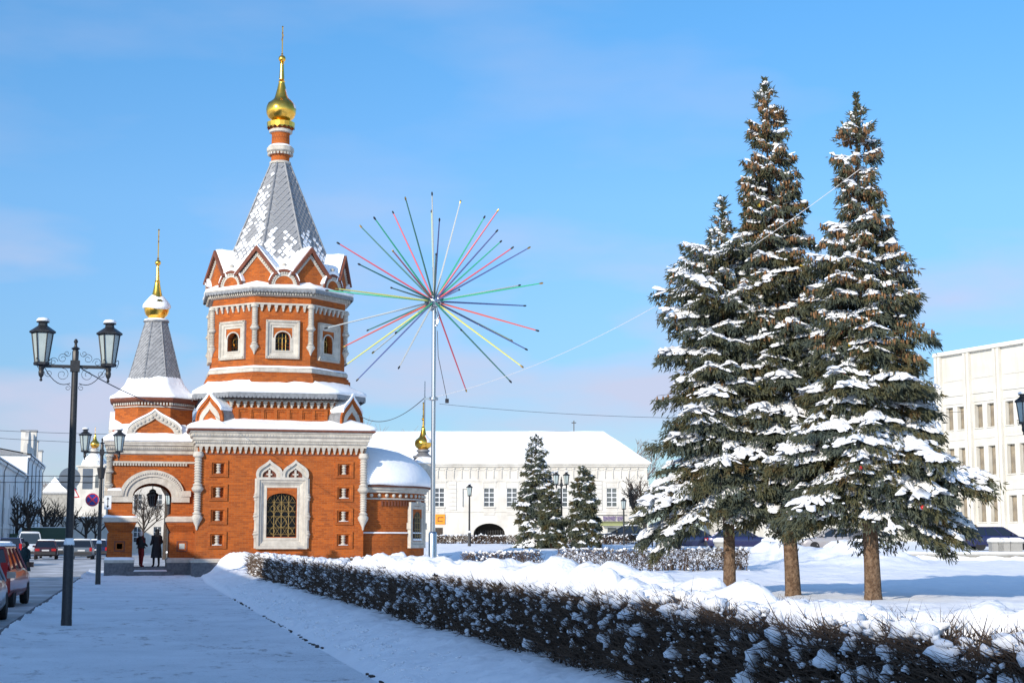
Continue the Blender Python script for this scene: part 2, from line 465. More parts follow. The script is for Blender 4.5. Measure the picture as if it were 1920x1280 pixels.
# ================================================================== setting: ground, path, road
CA, SA = math.cos(YAW), math.sin(YAW)
def ground_h(x, y):
    d = x*SA + y*CA
    lat = x*CA - y*SA
    if x < 2.78:                                   # path
        z = 0.018*vnoise(x, y, 1.3) + 0.022*vnoise(x, y, 2.8, 3) - 0.02*max(0.0, vnoise(x, y, 1.9, 17)-0.25)
        if x < -1.7: z += 0.09*float(ss(-1.8, -2.15, x))*(0.6+0.8*vnoise(x, y, 1.5, 5))
        z += 0.16*float(ss(84.2, 85.2, y))*(1-float(ss(86.2, 87.2, y)))
        # heap by the porch steps
        z += 0.12*float(ss(71.5, 73.6, y))*float(ss(86, 80, y))
    else:
        t = float(ss(2.78, 4.3, x))
        z = 0.27*t + 0.07*float(ss(2.8, 3.0, x))*(1-0.4*t)
        fade = float(ss(2.78, 3.1, x))
        z += fade*(0.07*vnoise(x, y, 1.3, 2) + 0.06*abs(vnoise(x, y, 3.0, 9)) + 0.05*abs(vnoise(x, y, 7, 4)) + 0.02*vnoise(x, y, 15, 6))
        if x > 5.2:
            k = float(ss(5.2, 9, x))
            z += k*(0.10*vnoise(x, y, 0.22, 6) + 0.04*vnoise(x, y, 0.8, 8))
        rise = float(ss(56, 84, d))*float(ss(11, 18, x))
        z += 0.30*rise
        if lat/max(d, 1) > 0.115:
            z += 0.45*float(ss(86.2, 86.6, d))
        else:
            z += 0.45*float(ss(84, 104, d))*float(ss(11, 18, x))
        z += 0.55*float(ss(100, 140, d))*float(ss(11, 18, x))
        # ploughed heaps in front of the terrace wall and in the square
        r = lat/max(d, 1)
        heap = math.exp(-((d-76)/3.8)**2)*float(ss(0.12, 0.16, r))*(1-float(ss(0.225, 0.27, r)))
        z += heap*(0.70 + 0.55*vnoise(x, y, 0.5, 12) + 0.40*vnoise(x, y, 1.1, 13) + 0.25*abs(vnoise(x, y, 2.0, 15)))
        heap = math.exp(-((d-88)/3.0)**2)*math.exp(-((r-0.02)/0.05)**2)
        z += heap*(0.40 + 0.5*vnoise(x, y, 0.4, 22) + 0.22*vnoise(x, y, 1.2, 23))
    # heap against the chapel plinth
    q = ((x-4.75)/1.25)**2 + ((y-71.2)/1.5)**2
    z += 0.78*math.exp(-q*q)*(1+0.2*vnoise(x, y, 1.5, 31))
    q = ((x-3.2)/1.6)**2 + ((y-69.0)/3.0)**2
    z += 0.16*math.exp(-q)
    return z

def grid_obj(name, xs, ys, mat, hf, kind="structure"):
    nx, ny = len(xs), len(ys)
    V = np.array([(x, y, hf(x, y)) for y in ys for x in xs])
    i = np.arange((nx-1)*(ny-1)); a = (i//(nx-1))*nx + i % (nx-1)
    F = np.stack([a, a+1, a+nx+1, a+nx], 1)
    o = link(name, np_mesh(name, V, F, mat, True))
    tag(o, kind=kind)
    return o
def steps(*segs):
    out = []
    for a, b, st in segs:
        n = max(1, int(round((b-a)/st)))
        out += [a+(b-a)*i/n for i in range(n)]
    out.append(segs[-1][1])
    return out
ys_near = steps((8, 30, 0.16), (30, 60, 0.3), (60, 90, 0.5))
path = grid_obj("path", steps((-2.2, 2.78, 0.15)), ys_near, "trodden_snow", ground_h)
ys_f = steps((3, 12, 0.3), (12, 30, 0.09), (30, 60, 0.25), (60, 92, 0.4), (92, 200, 2.0))
field = grid_obj("snow_field", steps((2.78, 4.7, 0.06), (4.7, 5.2, 0.15), (5.2, 24, 0.4), (24, 46, 0.36), (46, 110, 3.0)), ys_f, "snow", ground_h)
def road_h(x, y):
    return -0.10 + 0.42*float(ss(84, 118, y)) + 0.02*vnoise(x, y, 0.8, 40) + 0.03*float(ss(-3.2, -2.2, x))*vnoise(x, y, 2.0, 41)
road = grid_obj("road", steps((-60, -12, 4.0), (-12, -2.2, 0.5)), steps((0, 60, 0.6), (60, 130, 2.0), (130, 400, 9.0)), "road_slush", road_h)
road2 = grid_obj("cross_road", steps((-2.2, 2.78, 1.2)), steps((87, 400, 6.0)), "road_slush", lambda x, y: -0.10 + 0.42*float(ss(84, 118, y)))
kb = MB()
for k in range(120):
    y0 = 8 + k*0.7
    kb.box(-2.32, -2.19, y0, y0+0.69, -0.3, 0.02+0.02*random.random())
tag(kb.build("kerb", "granite"), kind="structure")
g = MB(); g.quad((-3000, -1500, -0.42), (3000, -1500, -0.42), (3000, 4000, -0.42), (-3000, 4000, -0.42))
tag(g.build("ground", "snow"), kind="structure")

# dark line of thawed soil along the path edging
ed = MB()
rr = random.Random(5)
y = 10.0
while y < 47:
    L = rr.uniform(0.04, 0.36); dens = 0.42 + 0.3*vnoise(0, y, 0.5, 8)
    if rr.random() < dens:
        x0 = 2.80 + rr.uniform(-0.025, 0.025); w = rr.uniform(0.008, 0.045); h = ground_h(2.775, y)
        n = 6; pts = []
        for i in range(n): pts.append((x0 + rr.uniform(-0.012, 0.012) + w*0.6, y + L*i/(n-1)))
        for i in range(n-1, -1, -1): pts.append((x0 - rr.uniform(0.2, 1.0)*w, y + L*i/(n-1)))
        m_ = len(pts)
        ed.add([(p[0], p[1], h-0.02) for p in pts] + [(p[0], p[1], h+0.018) for p in pts],
               [tuple(range(m_, 2*m_))[::-1] if False else tuple(range(m_, 2*m_))] + [(i, (i+1) % m_, (i+1) % m_+m_, i+m_) for i in range(m_)])
    y += L + rr.uniform(0.02, 0.22)
tag(ed.build("path_edging", "soil"), kind="structure")

# loose snow crumbs that fell off the bank
ICO = {}
def ico(sub):
    if sub in ICO: return ICO[sub]
    import bmesh
    bm = bmesh.new(); bmesh.ops.create_icosphere(bm, subdivisions=sub, radius=1.0)
    V = np.array([v.co[:] for v in bm.verts]); F = np.array([[v.index for v in f.verts] for f in bm.faces])
    bm.free(); ICO[sub] = (V, F); return ICO[sub]
def blob_variants(sub, k, amp, sc=1.3):
    V, F = ico(sub); out = []
    for i in range(k):
        r = np.array([1 + amp*noise.noise((p[0]*sc+i*7.1, p[1]*sc-i*3.3, p[2]*sc+i)) for p in V])
        out.append(V*r[:, None])
    return out, F
def blobs(C, Sx, R=None, sub=1, amp=0.35, variants=6, seed=0, flat=None):
    """C (n,3) centres, Sx (n,3) radii, R (n,3,3) rotations -> V,F"""
    rg = np.random.default_rng(seed)
    var, F = blob_variants(sub, variants, amp)
    C = np.asarray(C, float); Sx = np.asarray(Sx, float)
    if len(C) == 0: return np.zeros((0, 3)), np.zeros((0, 3), int)
    pick = rg.integers(0, variants, len(C))
    base = np.array(var)[pick]*Sx[:, None, :]
    if R is None:
        a = rg.uniform(0, 2*math.pi, len(C)); c, s_ = np.cos(a), np.sin(a)
        R = np.zeros((len(C), 3, 3)); R[:, 0, 0] = c; R[:, 0, 1] = -s_; R[:, 1, 0] = s_; R[:, 1, 1] = c; R[:, 2, 2] = 1
    P = np.einsum('nij,nkj->nki', R, base) + C[:, None, :]
    nv = base.shape[1]
    FF = (F[None] + (np.arange(len(C))*nv)[:, None, None]).reshape(-1, 3)
    return P.reshape(-1, 3), FF
rg = np.random.default_rng(3)
n = 900
yy = 10 + 45*rg.random(n)**1.4; xx = 2.95 + np.abs(rg.normal(0, 0.45, n))
xx = np.clip(xx, 2.86, 4.4); sz = rg.uniform(0.006, 0.028, n)*(0.5+1.0*rg.random(n))
C_ = np.array([(a, b_, ground_h(a, b_)+c*0.2) for a, b_, c in zip(xx, yy, sz)])
V, F = blobs(C_, np.stack([sz*1.3, sz*1.2, sz*0.8], 1), sub=1, amp=0.5, seed=2)
o = link("snow_crumbs", np_mesh("snow_crumbs", V, F, "snow_fine", True))
tag(o, "small lumps of snow scattered along the bank beside the path", "snow", kind="stuff")
# ================================================================== the chapel
CX, CY = 6.42, 76.85
chapel = empty("chapel", (CX, CY, 0), 0, "orange brick chapel with white carved trim, grey tent roofs and gold onion domes", "chapel")
T8 = math.tan(math.pi/8)
def octring(a, z, h=None, sub=1):
    h = a*T8 if h is None else h
    c = [(-h, -a), (h, -a), (a, -h), (a, h), (h, a), (-h, a), (-a, h), (-a, -h)]
    out = []
    for i in range(8):
        p, q = c[i], c[(i+1) % 8]
        for k in range(sub):
            t = k/sub
            out.append((p[0]+(q[0]-p[0])*t, p[1]+(q[1]-p[1])*t, z))
    return out
def sqring(a, z, b=None, sub=1):
    b = a if b is None else b
    c = [(-a, -b), (a, -b), (a, b), (-a, b)]; out = []
    for i in range(4):
        p, q = c[i], c[(i+1) % 4]
        for k in range(sub):
            t = k/sub; out.append((p[0]+(q[0]-p[0])*t, p[1]+(q[1]-p[1])*t, z))
    return out
def soften(ring, amp, seed, sc=0.9, rad_amp=0.0):
    out = []
    for x, y, z in ring:
        n_ = noise.noise((x*sc+seed, y*sc, z*sc-seed)); m_ = noise.noise((x*sc*3, y*sc*3+seed, z))
        k = 1 + rad_amp*(n_+0.5*m_)
        out.append((x*k, y*k, z + amp*(n_ + 0.35*m_)))
    return out
def off(ring, dx, dy): return [(x+dx, y+dy, z) for x, y, z in ring]
def faceM(theta, extra=None):
    return Matrix.Rotation(theta, 4, 'Z')
def hole_wall(mb, x0, x1, z0, z1, y, hx0, hx1, hz0, spring, rise, n=10, depth=0.25):
    """front wall at plane y with an arched hole and its reveals"""
    cx, a = (hx0+hx1)/2, (hx1-hx0)/2
    mb.quad((x0, y, z0), (hx0, y, z0), (hx0, y, z1), (x0, y, z1))
    mb.quad((hx1, y, z0), (x1, y, z0), (x1, y, z1), (hx1, y, z1))
    if hz0 > z0: mb.quad((hx0, y, z0), (hx1, y, z0), (hx1, y, hz0), (hx0, y, hz0))
    pts = arc(cx, spring, a, rise, n)
    for p, q in zip(pts[:-1], pts[1:]):
        mb.quad((p[0], y, p[1]), (q[0], y, q[1]), (q[0], y, z1), (p[0], y, z1))
        mb.quad((p[0], y, p[1]), (p[0], y+depth, p[1]), (q[0], y+depth, q[1]), (q[0], y, q[1]))
    mb.quad((hx0, y, hz0), (hx0, y+depth, hz0), (hx0, y+depth, spring), (hx0, y, spring))
    mb.quad((hx1, y, spring), (hx1, y+depth, spring), (hx1, y+depth, hz0), (hx1, y, hz0))
    mb.quad((hx0, y, hz0), (hx1, y, hz0), (hx1, y+depth, hz0), (hx0, y+depth, hz0))

# ---------------- main block
A = 3.74
w = MB()
WX = 0.03
def facade(mb, y, openings=True):
    px = [(-3.22, -2.40), (2.43, 3.25)]
    zs = [1.695, 2.765, 3.81, 4.875]
    cols = [(-A, px[0][0]+0.18), (px[0][1]-0.18, -1.3), (1.36, px[1][0]+0.18), (px[1][1]-0.18, A)]
    for a_, b_ in cols: mb.quad((a_, y, 0.86), (b_, y, 0.86), (b_, y, 6.0), (a_, y, 6.0))
    for a_, b_ in px:
        a_, b_ = a_+0.18, b_-0.18
        lo = 0.86
        for zc in zs:
            z0, z1 = zc-0.22, zc+0.22
            mb.quad((a_, y, lo), (b_, y, lo), (b_, y, z0), (a_, y, z0))
            d = 0.2
            mb.quad((a_, y, z0), (b_, y, z0), (b_, y+d, z0), (a_, y+d, z0))
            mb.quad((a_, y, z1), (a_, y+d, z1), (b_, y+d, z1), (b_, y, z1))
            mb.quad((a_, y, z0), (a_, y+d, z0), (a_, y+d, z1), (a_, y, z1))
            mb.quad((b_, y, z1), (b_, y+d, z1), (b_, y+d, z0), (b_, y, z0))
            mb.quad((a_, y+d, z0), (b_, y+d, z0), (b_, y+d, z1), (a_, y+d, z1))
            lo = z1
        mb.quad((a_, y, lo), (b_, y, lo), (b_, y, 6.0), (a_, y, 6.0))
    hole_wall(mb, -1.3, 1.36, 0.86, 6.0, y, WX-0.67, WX+0.67, 1.84, 3.43, 0.37, 12, 0.34)
facade(w, -A-0.11)
for k in (1, 2, 3):
    M = faceM(k*math.pi/2)
    w.M = M; y = -A-0.11 if k == 2 else -A
    w.quad((-A, y, 0.86), (A, y, 0.86), (A, y, 6.0), (-A, y, 6.0)); w.M = None
w.quad((-A, -A-0.11, 0.86), (-A, -A-0.11, 6.0), (-A, -A, 6.0), (-A, -A, 0.86))
w.quad((A, -A, 0.86), (A, -A, 6.0), (A, -A-0.11, 6.0), (A, -A-0.11, 0.86))
main_wall = w.build("main_wall", "brick", chapel)
YF = -A-0.11                                     # facade plane
pl = MB(); pl.loft([sqring(A+0.16, 0.0, A+0.27), sqring(A+0.16, 0.70, A+0.27)])
plinth = pl.build("plinth", "granite", chapel)
pb = MB(); pb.loft([sqring(A+0.20, 0.70, A+0.31), sqring(A+0.20, 0.80, A+0.31), sqring(A+0.06, 0.88, A+0.17)])
pb.build("plinth_cap", "stone", plinth)

# niche panels with balusters
def panel_meshes():
    f = MB()
    hw, hz, t = 0.41, 0.375, 0.10
    for (a_, b_, c, d) in ((-hw, hw, hz-t, hz), (-hw, hw, -hz, -hz+t), (-hw, -hw+t, -hz+t, hz-t), (hw-t, hw, -hz+t, hz-t)):
        f.box(a_, b_, -0.06, 0.03, c, d)
    # sloping inner step
    o_ = [(-hw+t, -hz+t), (hw-t, -hz+t), (hw-t, hz-t), (-hw+t, hz-t)]
    i_ = [(-0.232, -0.222), (0.232, -0.222), (0.232, 0.222), (-0.232, 0.222)]
    f.loft([[(x, -0.045, z) for x, z in o_], [(x, 0.03, z) for x, z in i_]], False, False)
    fm = mesh_data("panel_frame", f.v, f.f, "brick")
    b_ = MB(); b_.lathe([(0.10, -0.215), (0.115, -0.19), (0.10, -0.15), (0.06, -0.11), (0.10, -0.05), (0.105, -0.02), (0.055, 0.015), (0.10, 0.06), (0.105, 0.09), (0.06, 0.14), (0.12, 0.185), (0.12, 0.215)], 10)
    bm_ = mesh_data("baluster", b_.v, b_.f, "stone", 40)
    s_ = MB()
    rn = [[(x, y, z) for x, y, z in [(-0.23, -0.04, 0), (0.23, -0.04, 0), (0.23, 0.10, 0), (-0.23, 0.10, 0)]], [(-0.2, 0.0, 0.025), (0.2, 0.0, 0.025), (0.2, 0.10, 0.03), (-0.2, 0.10, 0.03)]]
    s_.loft(rn); sm = mesh_data("ledge_snow", s_.v, s_.f, "snow", 60)
    return fm, bm_, sm
fm, bm_, sm = panel_meshes()
for xi, xc in enumerate((-2.81, 2.84)):
    for zi, zc in enumerate((1.695, 2.765, 3.81, 4.875)):
        p = link("niche_panel", fm, chapel, (xc, YF, zc))
        link("baluster", bm_, p, (0, 0.10, 0))
        if (xi == 0 and zi == 0) or (xi == 1 and zi < 3): link("ledge_snow", sm, p, (0, 0.0, -0.228))

# big window
ws = MB()
def frame_ring(mb, o_, i_, y0, y1):
    """mitred frame between outer and inner rectangles (x0,x1,z0,z1), front from y0 (outer) to y1 (inner)"""
    O = [(o_[0], o_[2]), (o_[1], o_[2]), (o_[1], o_[3]), (o_[0], o_[3])]
    I = [(i_[0], i_[2]), (i_[1], i_[2]), (i_[1], i_[3]), (i_[0], i_[3])]
    mb.loft([[(x, y0, z) for x, z in O], [(x, y1, z) for x, z in I]], False, False)
x0, x1, z0, z1 = WX-1.15, WX+1.15, 1.30, 4.50
def rect_in(d): return (x0+d, x1-d, z0+d, z1-d)
def rect_loop(mb, rects):
    rr_ = []
    for (a_, b_, c, d), y in rects: rr_.append([(a_, y, c), (b_, y, c), (b_, y, d), (a_, y, d)])
    mb.loft(rr_, False, False)
rect_loop(ws, [(rect_in(0), YF+0.02), (rect_in(0), YF-0.20), (rect_in(0.12), YF-0.20), (rect_in(0.15), YF-0.13), (rect_in(0.22), YF-0.12), (rect_in(0.25), YF-0.08), (rect_in(0.36), YF+0.00), (rect_in(0.40), YF-0.02), ((x0+0.47, x1-0.47, z0+0.50, z1-0.46), YF-0.02), ((x0+0.47, x1-0.47, z0+0.52, z1-0.46), YF+0.10)])
big_window = ws.build("window", "stone", chapel)
lp = MB()
pts = arc(WX, 3.43, 0.665, 0.37, 12)
for p, q in zip(pts[:-1], pts[1:]): lp.quad((p[0], YF-0.012, p[1]), (q[0], YF-0.012, q[1]), (q[0], YF-0.012, 4.045), (p[0], YF-0.012, 4.045))
lp.build("lintel", "brick", big_window)
gp = MB(); gp.quad((WX-0.7, YF+0.30, 1.8), (WX+0.7, YF+0.30, 1.8), (WX+0.7, YF+0.30, 3.9), (WX-0.7, YF+0.30, 3.9))
gp.build("pane", "dark_glass", big_window)
gr = MB()
gy = YF+0.20
def bar(mb, a_, b_, r=0.014, y=None): mb.tube([(a_[0], y or gy, a_[1]), (b_[0], y or gy, b_[1])], r, 4)
def topz(x): return 3.43 + 0.37*math.sqrt(max(0, 1-((x-WX)/0.66)**2))
for k in range(1, 4):
    x = WX-0.66+1.32*k/4
    bar(gr, (x, 1.84), (x, topz(x)-0.01), 0.011)
for z in (1.95, 2.25, 2.75, 2.98, 3.38): bar(gr, (WX-0.66, z), (WX+0.66, z), 0.013)
for k in range(-5, 6):
    for sgn in (1, -1):
        xa, za = WX+k*0.33, 1.86
        seg = []
        for j in range(30):
            x = xa+sgn*j*0.05; z = za+j*0.075
            if abs(x-WX) < 0.65 and z < topz(x)-0.02: seg.append((x, z))
        if len(seg) > 2: bar(gr, seg[0], seg[-1], 0.009)
for (cx_, cz_, r_) in ((WX, 2.5, 0.24), (WX, 3.18, 0.16), (WX-0.4, 3.1, 0.12), (WX+0.4, 3.1, 0.12), (WX-0.4, 2.1, 0.12), (WX+0.4, 2.1, 0.12)):
    gr.tube([(cx_+r_*math.cos(t*math.pi/8), gy-0.012, cz_+r_*math.sin(t*math.pi/8)) for t in range(17)], 0.013, 4)
gr.build("grille", "grille", big_window)
for sx in (-1, 1):
    xc = WX + sx*0.585
    kk = keel(1.17, 0.80, 4.50, xc)
    kb_ = MB(); kb_.band(kk, scale_pts(kk, 0.80, xc, 4.50), YF-0.20, YF+0.02)
    kb_.band(scale_pts(kk, 0.80, xc, 4.50), scale_pts(kk, 0.52, xc, 4.50), YF-0.11, YF+0.02)
    ka = kb_.build("keel_arch", "stone", big_window, 50)
for sx in (-1, 1):
    xc = WX + sx*0.585
    kk = keel(1.17, 0.80, 4.50, xc)
    t_ = MB(); t_.prism(scale_pts(kk, 0.53, xc, 4.50), YF-0.02, YF+0.01); t_.build("tympanum", "brick_dark", big_window)
    d_ = MB(); d_.box(xc-0.045, xc+0.045, YF-0.09, YF-0.02, 4.51, 4.85); d_.box(xc-0.13, xc+0.13, YF-0.085, YF-0.02, 4.60, 4.67); d_.build("tracery", "stone", big_window)
    c_ = MB(); xe = WX+sx*1.155
    prof = [(0.075, 1.33)]
    for zb in (1.95, 2.75, 3.62): prof += [(0.075, zb-0.18), (0.12, zb-0.13), (0.09, zb-0.08), (0.15, zb), (0.09, zb+0.08), (0.12, zb+0.12), (0.075, zb+0.17)]
    prof += [(0.075, 4.45)]
    c_.lathe(prof, 8, xe, YF-0.10); c_.build("colonette", "stone", big_window, 40)

# corner colonettes hung on the facade
def colonette_mesh(z0, z1, R, mat="stone", rings=18, n=12):
    """turned hanging colonette: drop, bulb, ribbed shaft, mid bulb, ribbed shaft, cap"""
    H = z1-z0; P = lambda r, f: (r*R, z0+f*H)
    pr = [P(0.05, 0), P(0.25, 0.02), P(0.35, 0.05), P(0.8, 0.10), P(1.25, 0.145), P(1.3, 0.17), P(0.85, 0.20), P(1.1, 0.215), P(0.7, 0.235)]
    f = 0.25
    while f < 0.47:
        pr += [P(0.66, f), P(0.9, f+0.012), P(0.66, f+0.024)]; f += 0.030
    pr += [P(0.9, 0.485), P(1.35, 0.515), P(1.4, 0.535), P(0.95, 0.565), P(1.15, 0.58), P(0.75, 0.60)]
    f = 0.61
    while f < 0.90:
        pr += [P(0.72, f), P(0.98, f+0.014), P(0.72, f+0.028)]; f += 0.034
    pr += [P(0.85, 0.925), P(1.25, 0.94), P(1.25, 0.97), P(1.1, 0.98), P(1.1, 1.0)]
    mb = MB(); mb.lathe(pr, n); return mb
cm = colonette_mesh(2.12, 5.62, 0.19); cmd = mesh_data("colonette", cm.v, cm.f, "stone", 50)
for sx in (-1, 1):
    link("colonette", cmd, chapel, (sx*(A-0.02), YF-0.02, 0))
    link("colonette", cmd, chapel, (sx*(A-0.02), -YF+0.02, 0))

# cornice
c = MB()
def sq2(a_, z): return sqring(A+a_, z, A+a_+0.11)
c.loft([sq2(0.0, 5.86), sq2(0.10, 5.86), sq2(0.10, 5.98), sq2(0.16, 6.00), sq2(0.16, 6.10), sq2(0.22, 6.14), sq2(0.22, 6.26), sq2(0.30, 6.31), sq2(0.30, 6.44), sq2(0.36, 6.48), sq2(0.36, 6.55)])
cornice = c.build("cornice", "stone", chapel)
bd = MB()
for (a_, z0_, z1_, pitch) in ((0.16, 6.02, 6.09, 0.085), (0.30, 6.335, 6.42, 0.14)):
    for k in range(4):
        bd.M = faceM(k*math.pi/2)
        yy_ = -(A+a_+(0.11 if k % 2 == 0 else 0)); n_ = int(2*(A+a_)/pitch)
        for i in range(n_):
            x = -(A+a_)+pitch*(i+0.5); bd.box(x-pitch*0.28, x+pitch*0.28, yy_-0.03, yy_+0.01, z0_, z1_)
bd.M = None
bd.build("bead_moulding", "stone", cornice)
co_ = MB(); co_.frustum(-0.085, 0.085, -0.14, 0.02, -0.16, 0.0, 0.03); co_.frustum(-0.05, 0.05, -0.09, 0.02, -0.29, -0.161, 0.02)
corb = mesh_data("corbel", co_.v, co_.f, "stone")
for k in range(4):
    M = faceM(k*math.pi/2); nC = 30
    for i in range(nC):
        x = -A+0.12+(2*A-0.24)*i/(nC-1)
        p = M @ Vector((x, -(A+(0.11 if k % 2 == 0 else 0)), 5.86))
        link("corbel", corb, cornice, p, k*math.pi/2)
sc_ = MB(); sc_.loft([sq2(0.02, 5.50), sq2(0.02, 5.55)]); sc_.build("string_course", "brick_dark", chapel)

# roof of the main block
r_ = MB(); r_.loft([sqring(4.19, 6.555, 4.30), sqring(4.21, 6.62, 4.32), sqring(3.2, 7.0)]); roof = r_.build("roof", "brick_dark", chapel)
s_ = MB()
rings = []
for a_, z, am in ((4.17, 6.625, 0.0), (4.24, 6.68, 0.02), (4.22, 6.78, 0.03), (4.06, 6.88, 0.05), (3.75, 6.97, 0.07), (3.35, 7.10, 0.08), (3.0, 7.25, 0.05)):
    rings.append(soften(sqring(a_, z, a_+0.10, 26), am, 4.0, 0.8, 0.006))
s_.loft(rings); s_.build("roof_snow", "snow", roof, 80)

# ---------------- lower drum with panels
DA, DH = 3.28, 2.38
d_ = MB(); d_.loft([octring(DA, 6.7, DH), octring(DA, 8.25, DH)]); drum = d_.build("drum", "brick", chapel)
dp = MB()
for th in range(4):
    dp.M = faceM(th*math.pi/2)
    n_ = 7; x0_, x1_ = -2.02, 2.02; cw = (x1_-x0_)/n_
    dp.box(x0_-0.08, x1_+0.08, -DA-0.09, -DA+0.02, 7.60, 7.68); dp.box(x0_-0.08, x1_+0.08, -DA-0.09, -DA+0.02, 7.10, 7.18)
    for i in range(n_+1):
        x = x0_+cw*i; dp.box(x-0.075, x+0.075, -DA-0.085, -DA+0.02, 7.18, 7.60)
    for i in range(n_):
        x = x0_+cw*(i+0.5)
        dp.box(x-cw/2+0.075, x+cw/2-0.075, -DA-0.04, -DA+0.01, 7.50, 7.60); dp.box(x-cw/2+0.075, x-cw/2+0.15, -DA-0.04, -DA+0.01, 7.18, 7.50)
dp.M = None
dp.build("panel_frames", "brick", drum)
dl = MB(); dl.loft([octring(DA+0.02, 7.98, DH+0.02), octring(DA+0.06, 8.00, DH+0.03), octring(DA+0.06, 8.05, DH+0.03), octring(DA+0.02, 8.07, DH+0.02)]); dl.build("string_course", "stone", drum)
c2 = MB(); c2.lathe([(0.03, -0.30), (0.06, -0.27), (0.05, -0.22), (0.09, -0.16), (0.10, -0.12), (0.07, -0.10), (0.115, -0.04), (0.115, 0.0)], 8)
corb2 = mesh_data("corbel", c2.v, c2.f, "stone", 40)
for k in range(4):
    M = faceM(k*math.pi/2)
    for i in range(16):
        x = -2.28+4.56*i/15; p = M @ Vector((x, -DA-0.07, 7.98)); link("corbel", corb2, drum, p)
# kokoshniks on the four corners of the roof
for k in range(4):
    th = math.pi/4 + k*math.pi/2
    p = Matrix.Rotation(th, 4, 'Z') @ Vector((0, -4.52, 6.86))
    if k in (1, 2): pass
    kk = keel(1.62, 1.42)
    b_ = MB(); b_.prism(kk[::1], 0.0, 1.55)
    ko = b_.build("kokoshnik", "lead", chapel, 60, p, th)
    f_ = MB(); f_.band(kk, scale_pts(kk, 0.88, 0, 0), -0.10, 0.0); f_.band(scale_pts(kk, 0.88, 0, 0), scale_pts(kk, 0.76, 0, 0), -0.05, 0.0)
    f_.build("brick_archivolt", "brick", ko, 50)
    f_ = MB(); f_.band(scale_pts(kk, 0.76, 0, 0), scale_pts(kk, 0.50, 0, 0, 0.52), -0.07, 0.0); f_.build("white_archivolt", "stone", ko, 50)
    f_ = MB(); f_.prism(scale_pts(kk, 0.51, 0, 0, 0.53), -0.02, 0.01); f_.build("tympanum", "brick", ko)
    kt = [q for q in kk if q[1] > 0.62]
    f_ = MB(); f_.band([(x*1.03, z+0.14) for x, z in kt], [(x, z+0.003) for x, z in kt], -0.13, 1.45); f_.build("kokoshnik_snow", "snow", ko, 80)

# ---------------- skirt roof with lace edge
def lace(a_, h, z, depth, pitch, parent, name="lace_valance", mat="lead"):
    mb = MB()
    cs = octring(a_, z, h)
    for i in range(8):
        p, q = Vector(cs[i]), Vector(cs[(i+1) % 8]); L = (q-p).length; d = (q-p)/L; n_ = max(1, int(L/pitch)); st = L/n_
        for k in range(n_):
            c0 = p + d*(st*(k+0.5)); prof = []
            for j in range(7):
                t = math.pi*j/6; prof.append((-st*0.5*math.cos(t), -depth*0.45-depth*0.55*math.sin(t)))
            vs = [tuple(c0 + d*(-st*0.5)), tuple(c0 + d*(st*0.5))] + [tuple(c0 + d*u + Vector((0, 0, w_))) for u, w_ in prof[::-1]]
            m_ = len(vs); nn = Vector((d.y, -d.x, 0))*0.02
            vs2 = [tuple(Vector(v_) + nn) for v_ in vs]
            mb.add(vs+vs2, [tuple(range(m_)), tuple(range(2*m_-1, m_-1, -1))] + [(i_, (i_+1) % m_, (i_+1) % m_+m_, i_+m_) for i_ in range(m_)])
    return mb.build(name, mat, parent)
k_ = MB(); k_.loft([octring(3.3, 8.10, 2.4), octring(3.55, 8.18, 2.42), octring(3.9, 8.24, 2.42), octring(3.97, 8.25, 2.45), octring(3.97, 8.31, 2.45), octring(3.0, 9.1)]); skirt = k_.build("skirt_roof", "lead", chapel)
lace(3.96, 2.44, 8.27, 0.19, 0.17, skirt)
s_ = MB(); rings = []
for a_, h, z, am in ((3.95, 2.42, 8.315, 0.0), (4.01, 2.46, 8.37, 0.02), (3.99, 2.44, 8.47, 0.03), (3.84, 2.30, 8.58, 0.05), (3.62, 2.0, 8.70, 0.08), (3.4, 1.65, 8.86, 0.09), (3.18, 1.36, 9.10, 0.08)):
    rings.append(soften(octring(a_, z, h, 9), am, 9.0, 1.0, 0.006))
s_.loft(rings); s_.build("roof_snow", "snow", skirt, 80)

# ---------------- upper octagon
UA = 3.10; UH = UA*T8
u = MB()
for k in range(8):
    u.M = faceM(k*math.pi/4)
    hole_wall(u, -UH, UH, 8.9, 13.0, -UA, -0.33, 0.33, 10.37, 10.93, 0.29, 10, 0.3)
u.M = None
upper = u.build("octagon_wall", "brick", chapel)
b_ = MB(); b_.loft([octring(3.38, 8.8), octring(3.38, 9.12), octring(3.30, 9.16), octring(3.30, 9.24), octring(3.22, 9.27), octring(3.22, 9.33)]); b_.build("brick_steps", "brick", chapel)
b_ = MB(); b_.loft([octring(3.20, 9.332), octring(3.26, 9.35), octring(3.26, 9.50), octring(3.12, 9.58)]); bb = b_.build("base_band", "stone", chapel)
s_ = MB(); rings = [soften(octring(a_, z, None, 9), am, 2.0, 1.5) for a_, z, am in ((3.10, 9.585, 0.0), (3.22, 9.55, 0.015), (3.2, 9.60, 0.02), (3.09, 9.66, 0.02))]
s_.loft(rings, False, False); s_.build("ledge_snow", "snow", bb, 80)
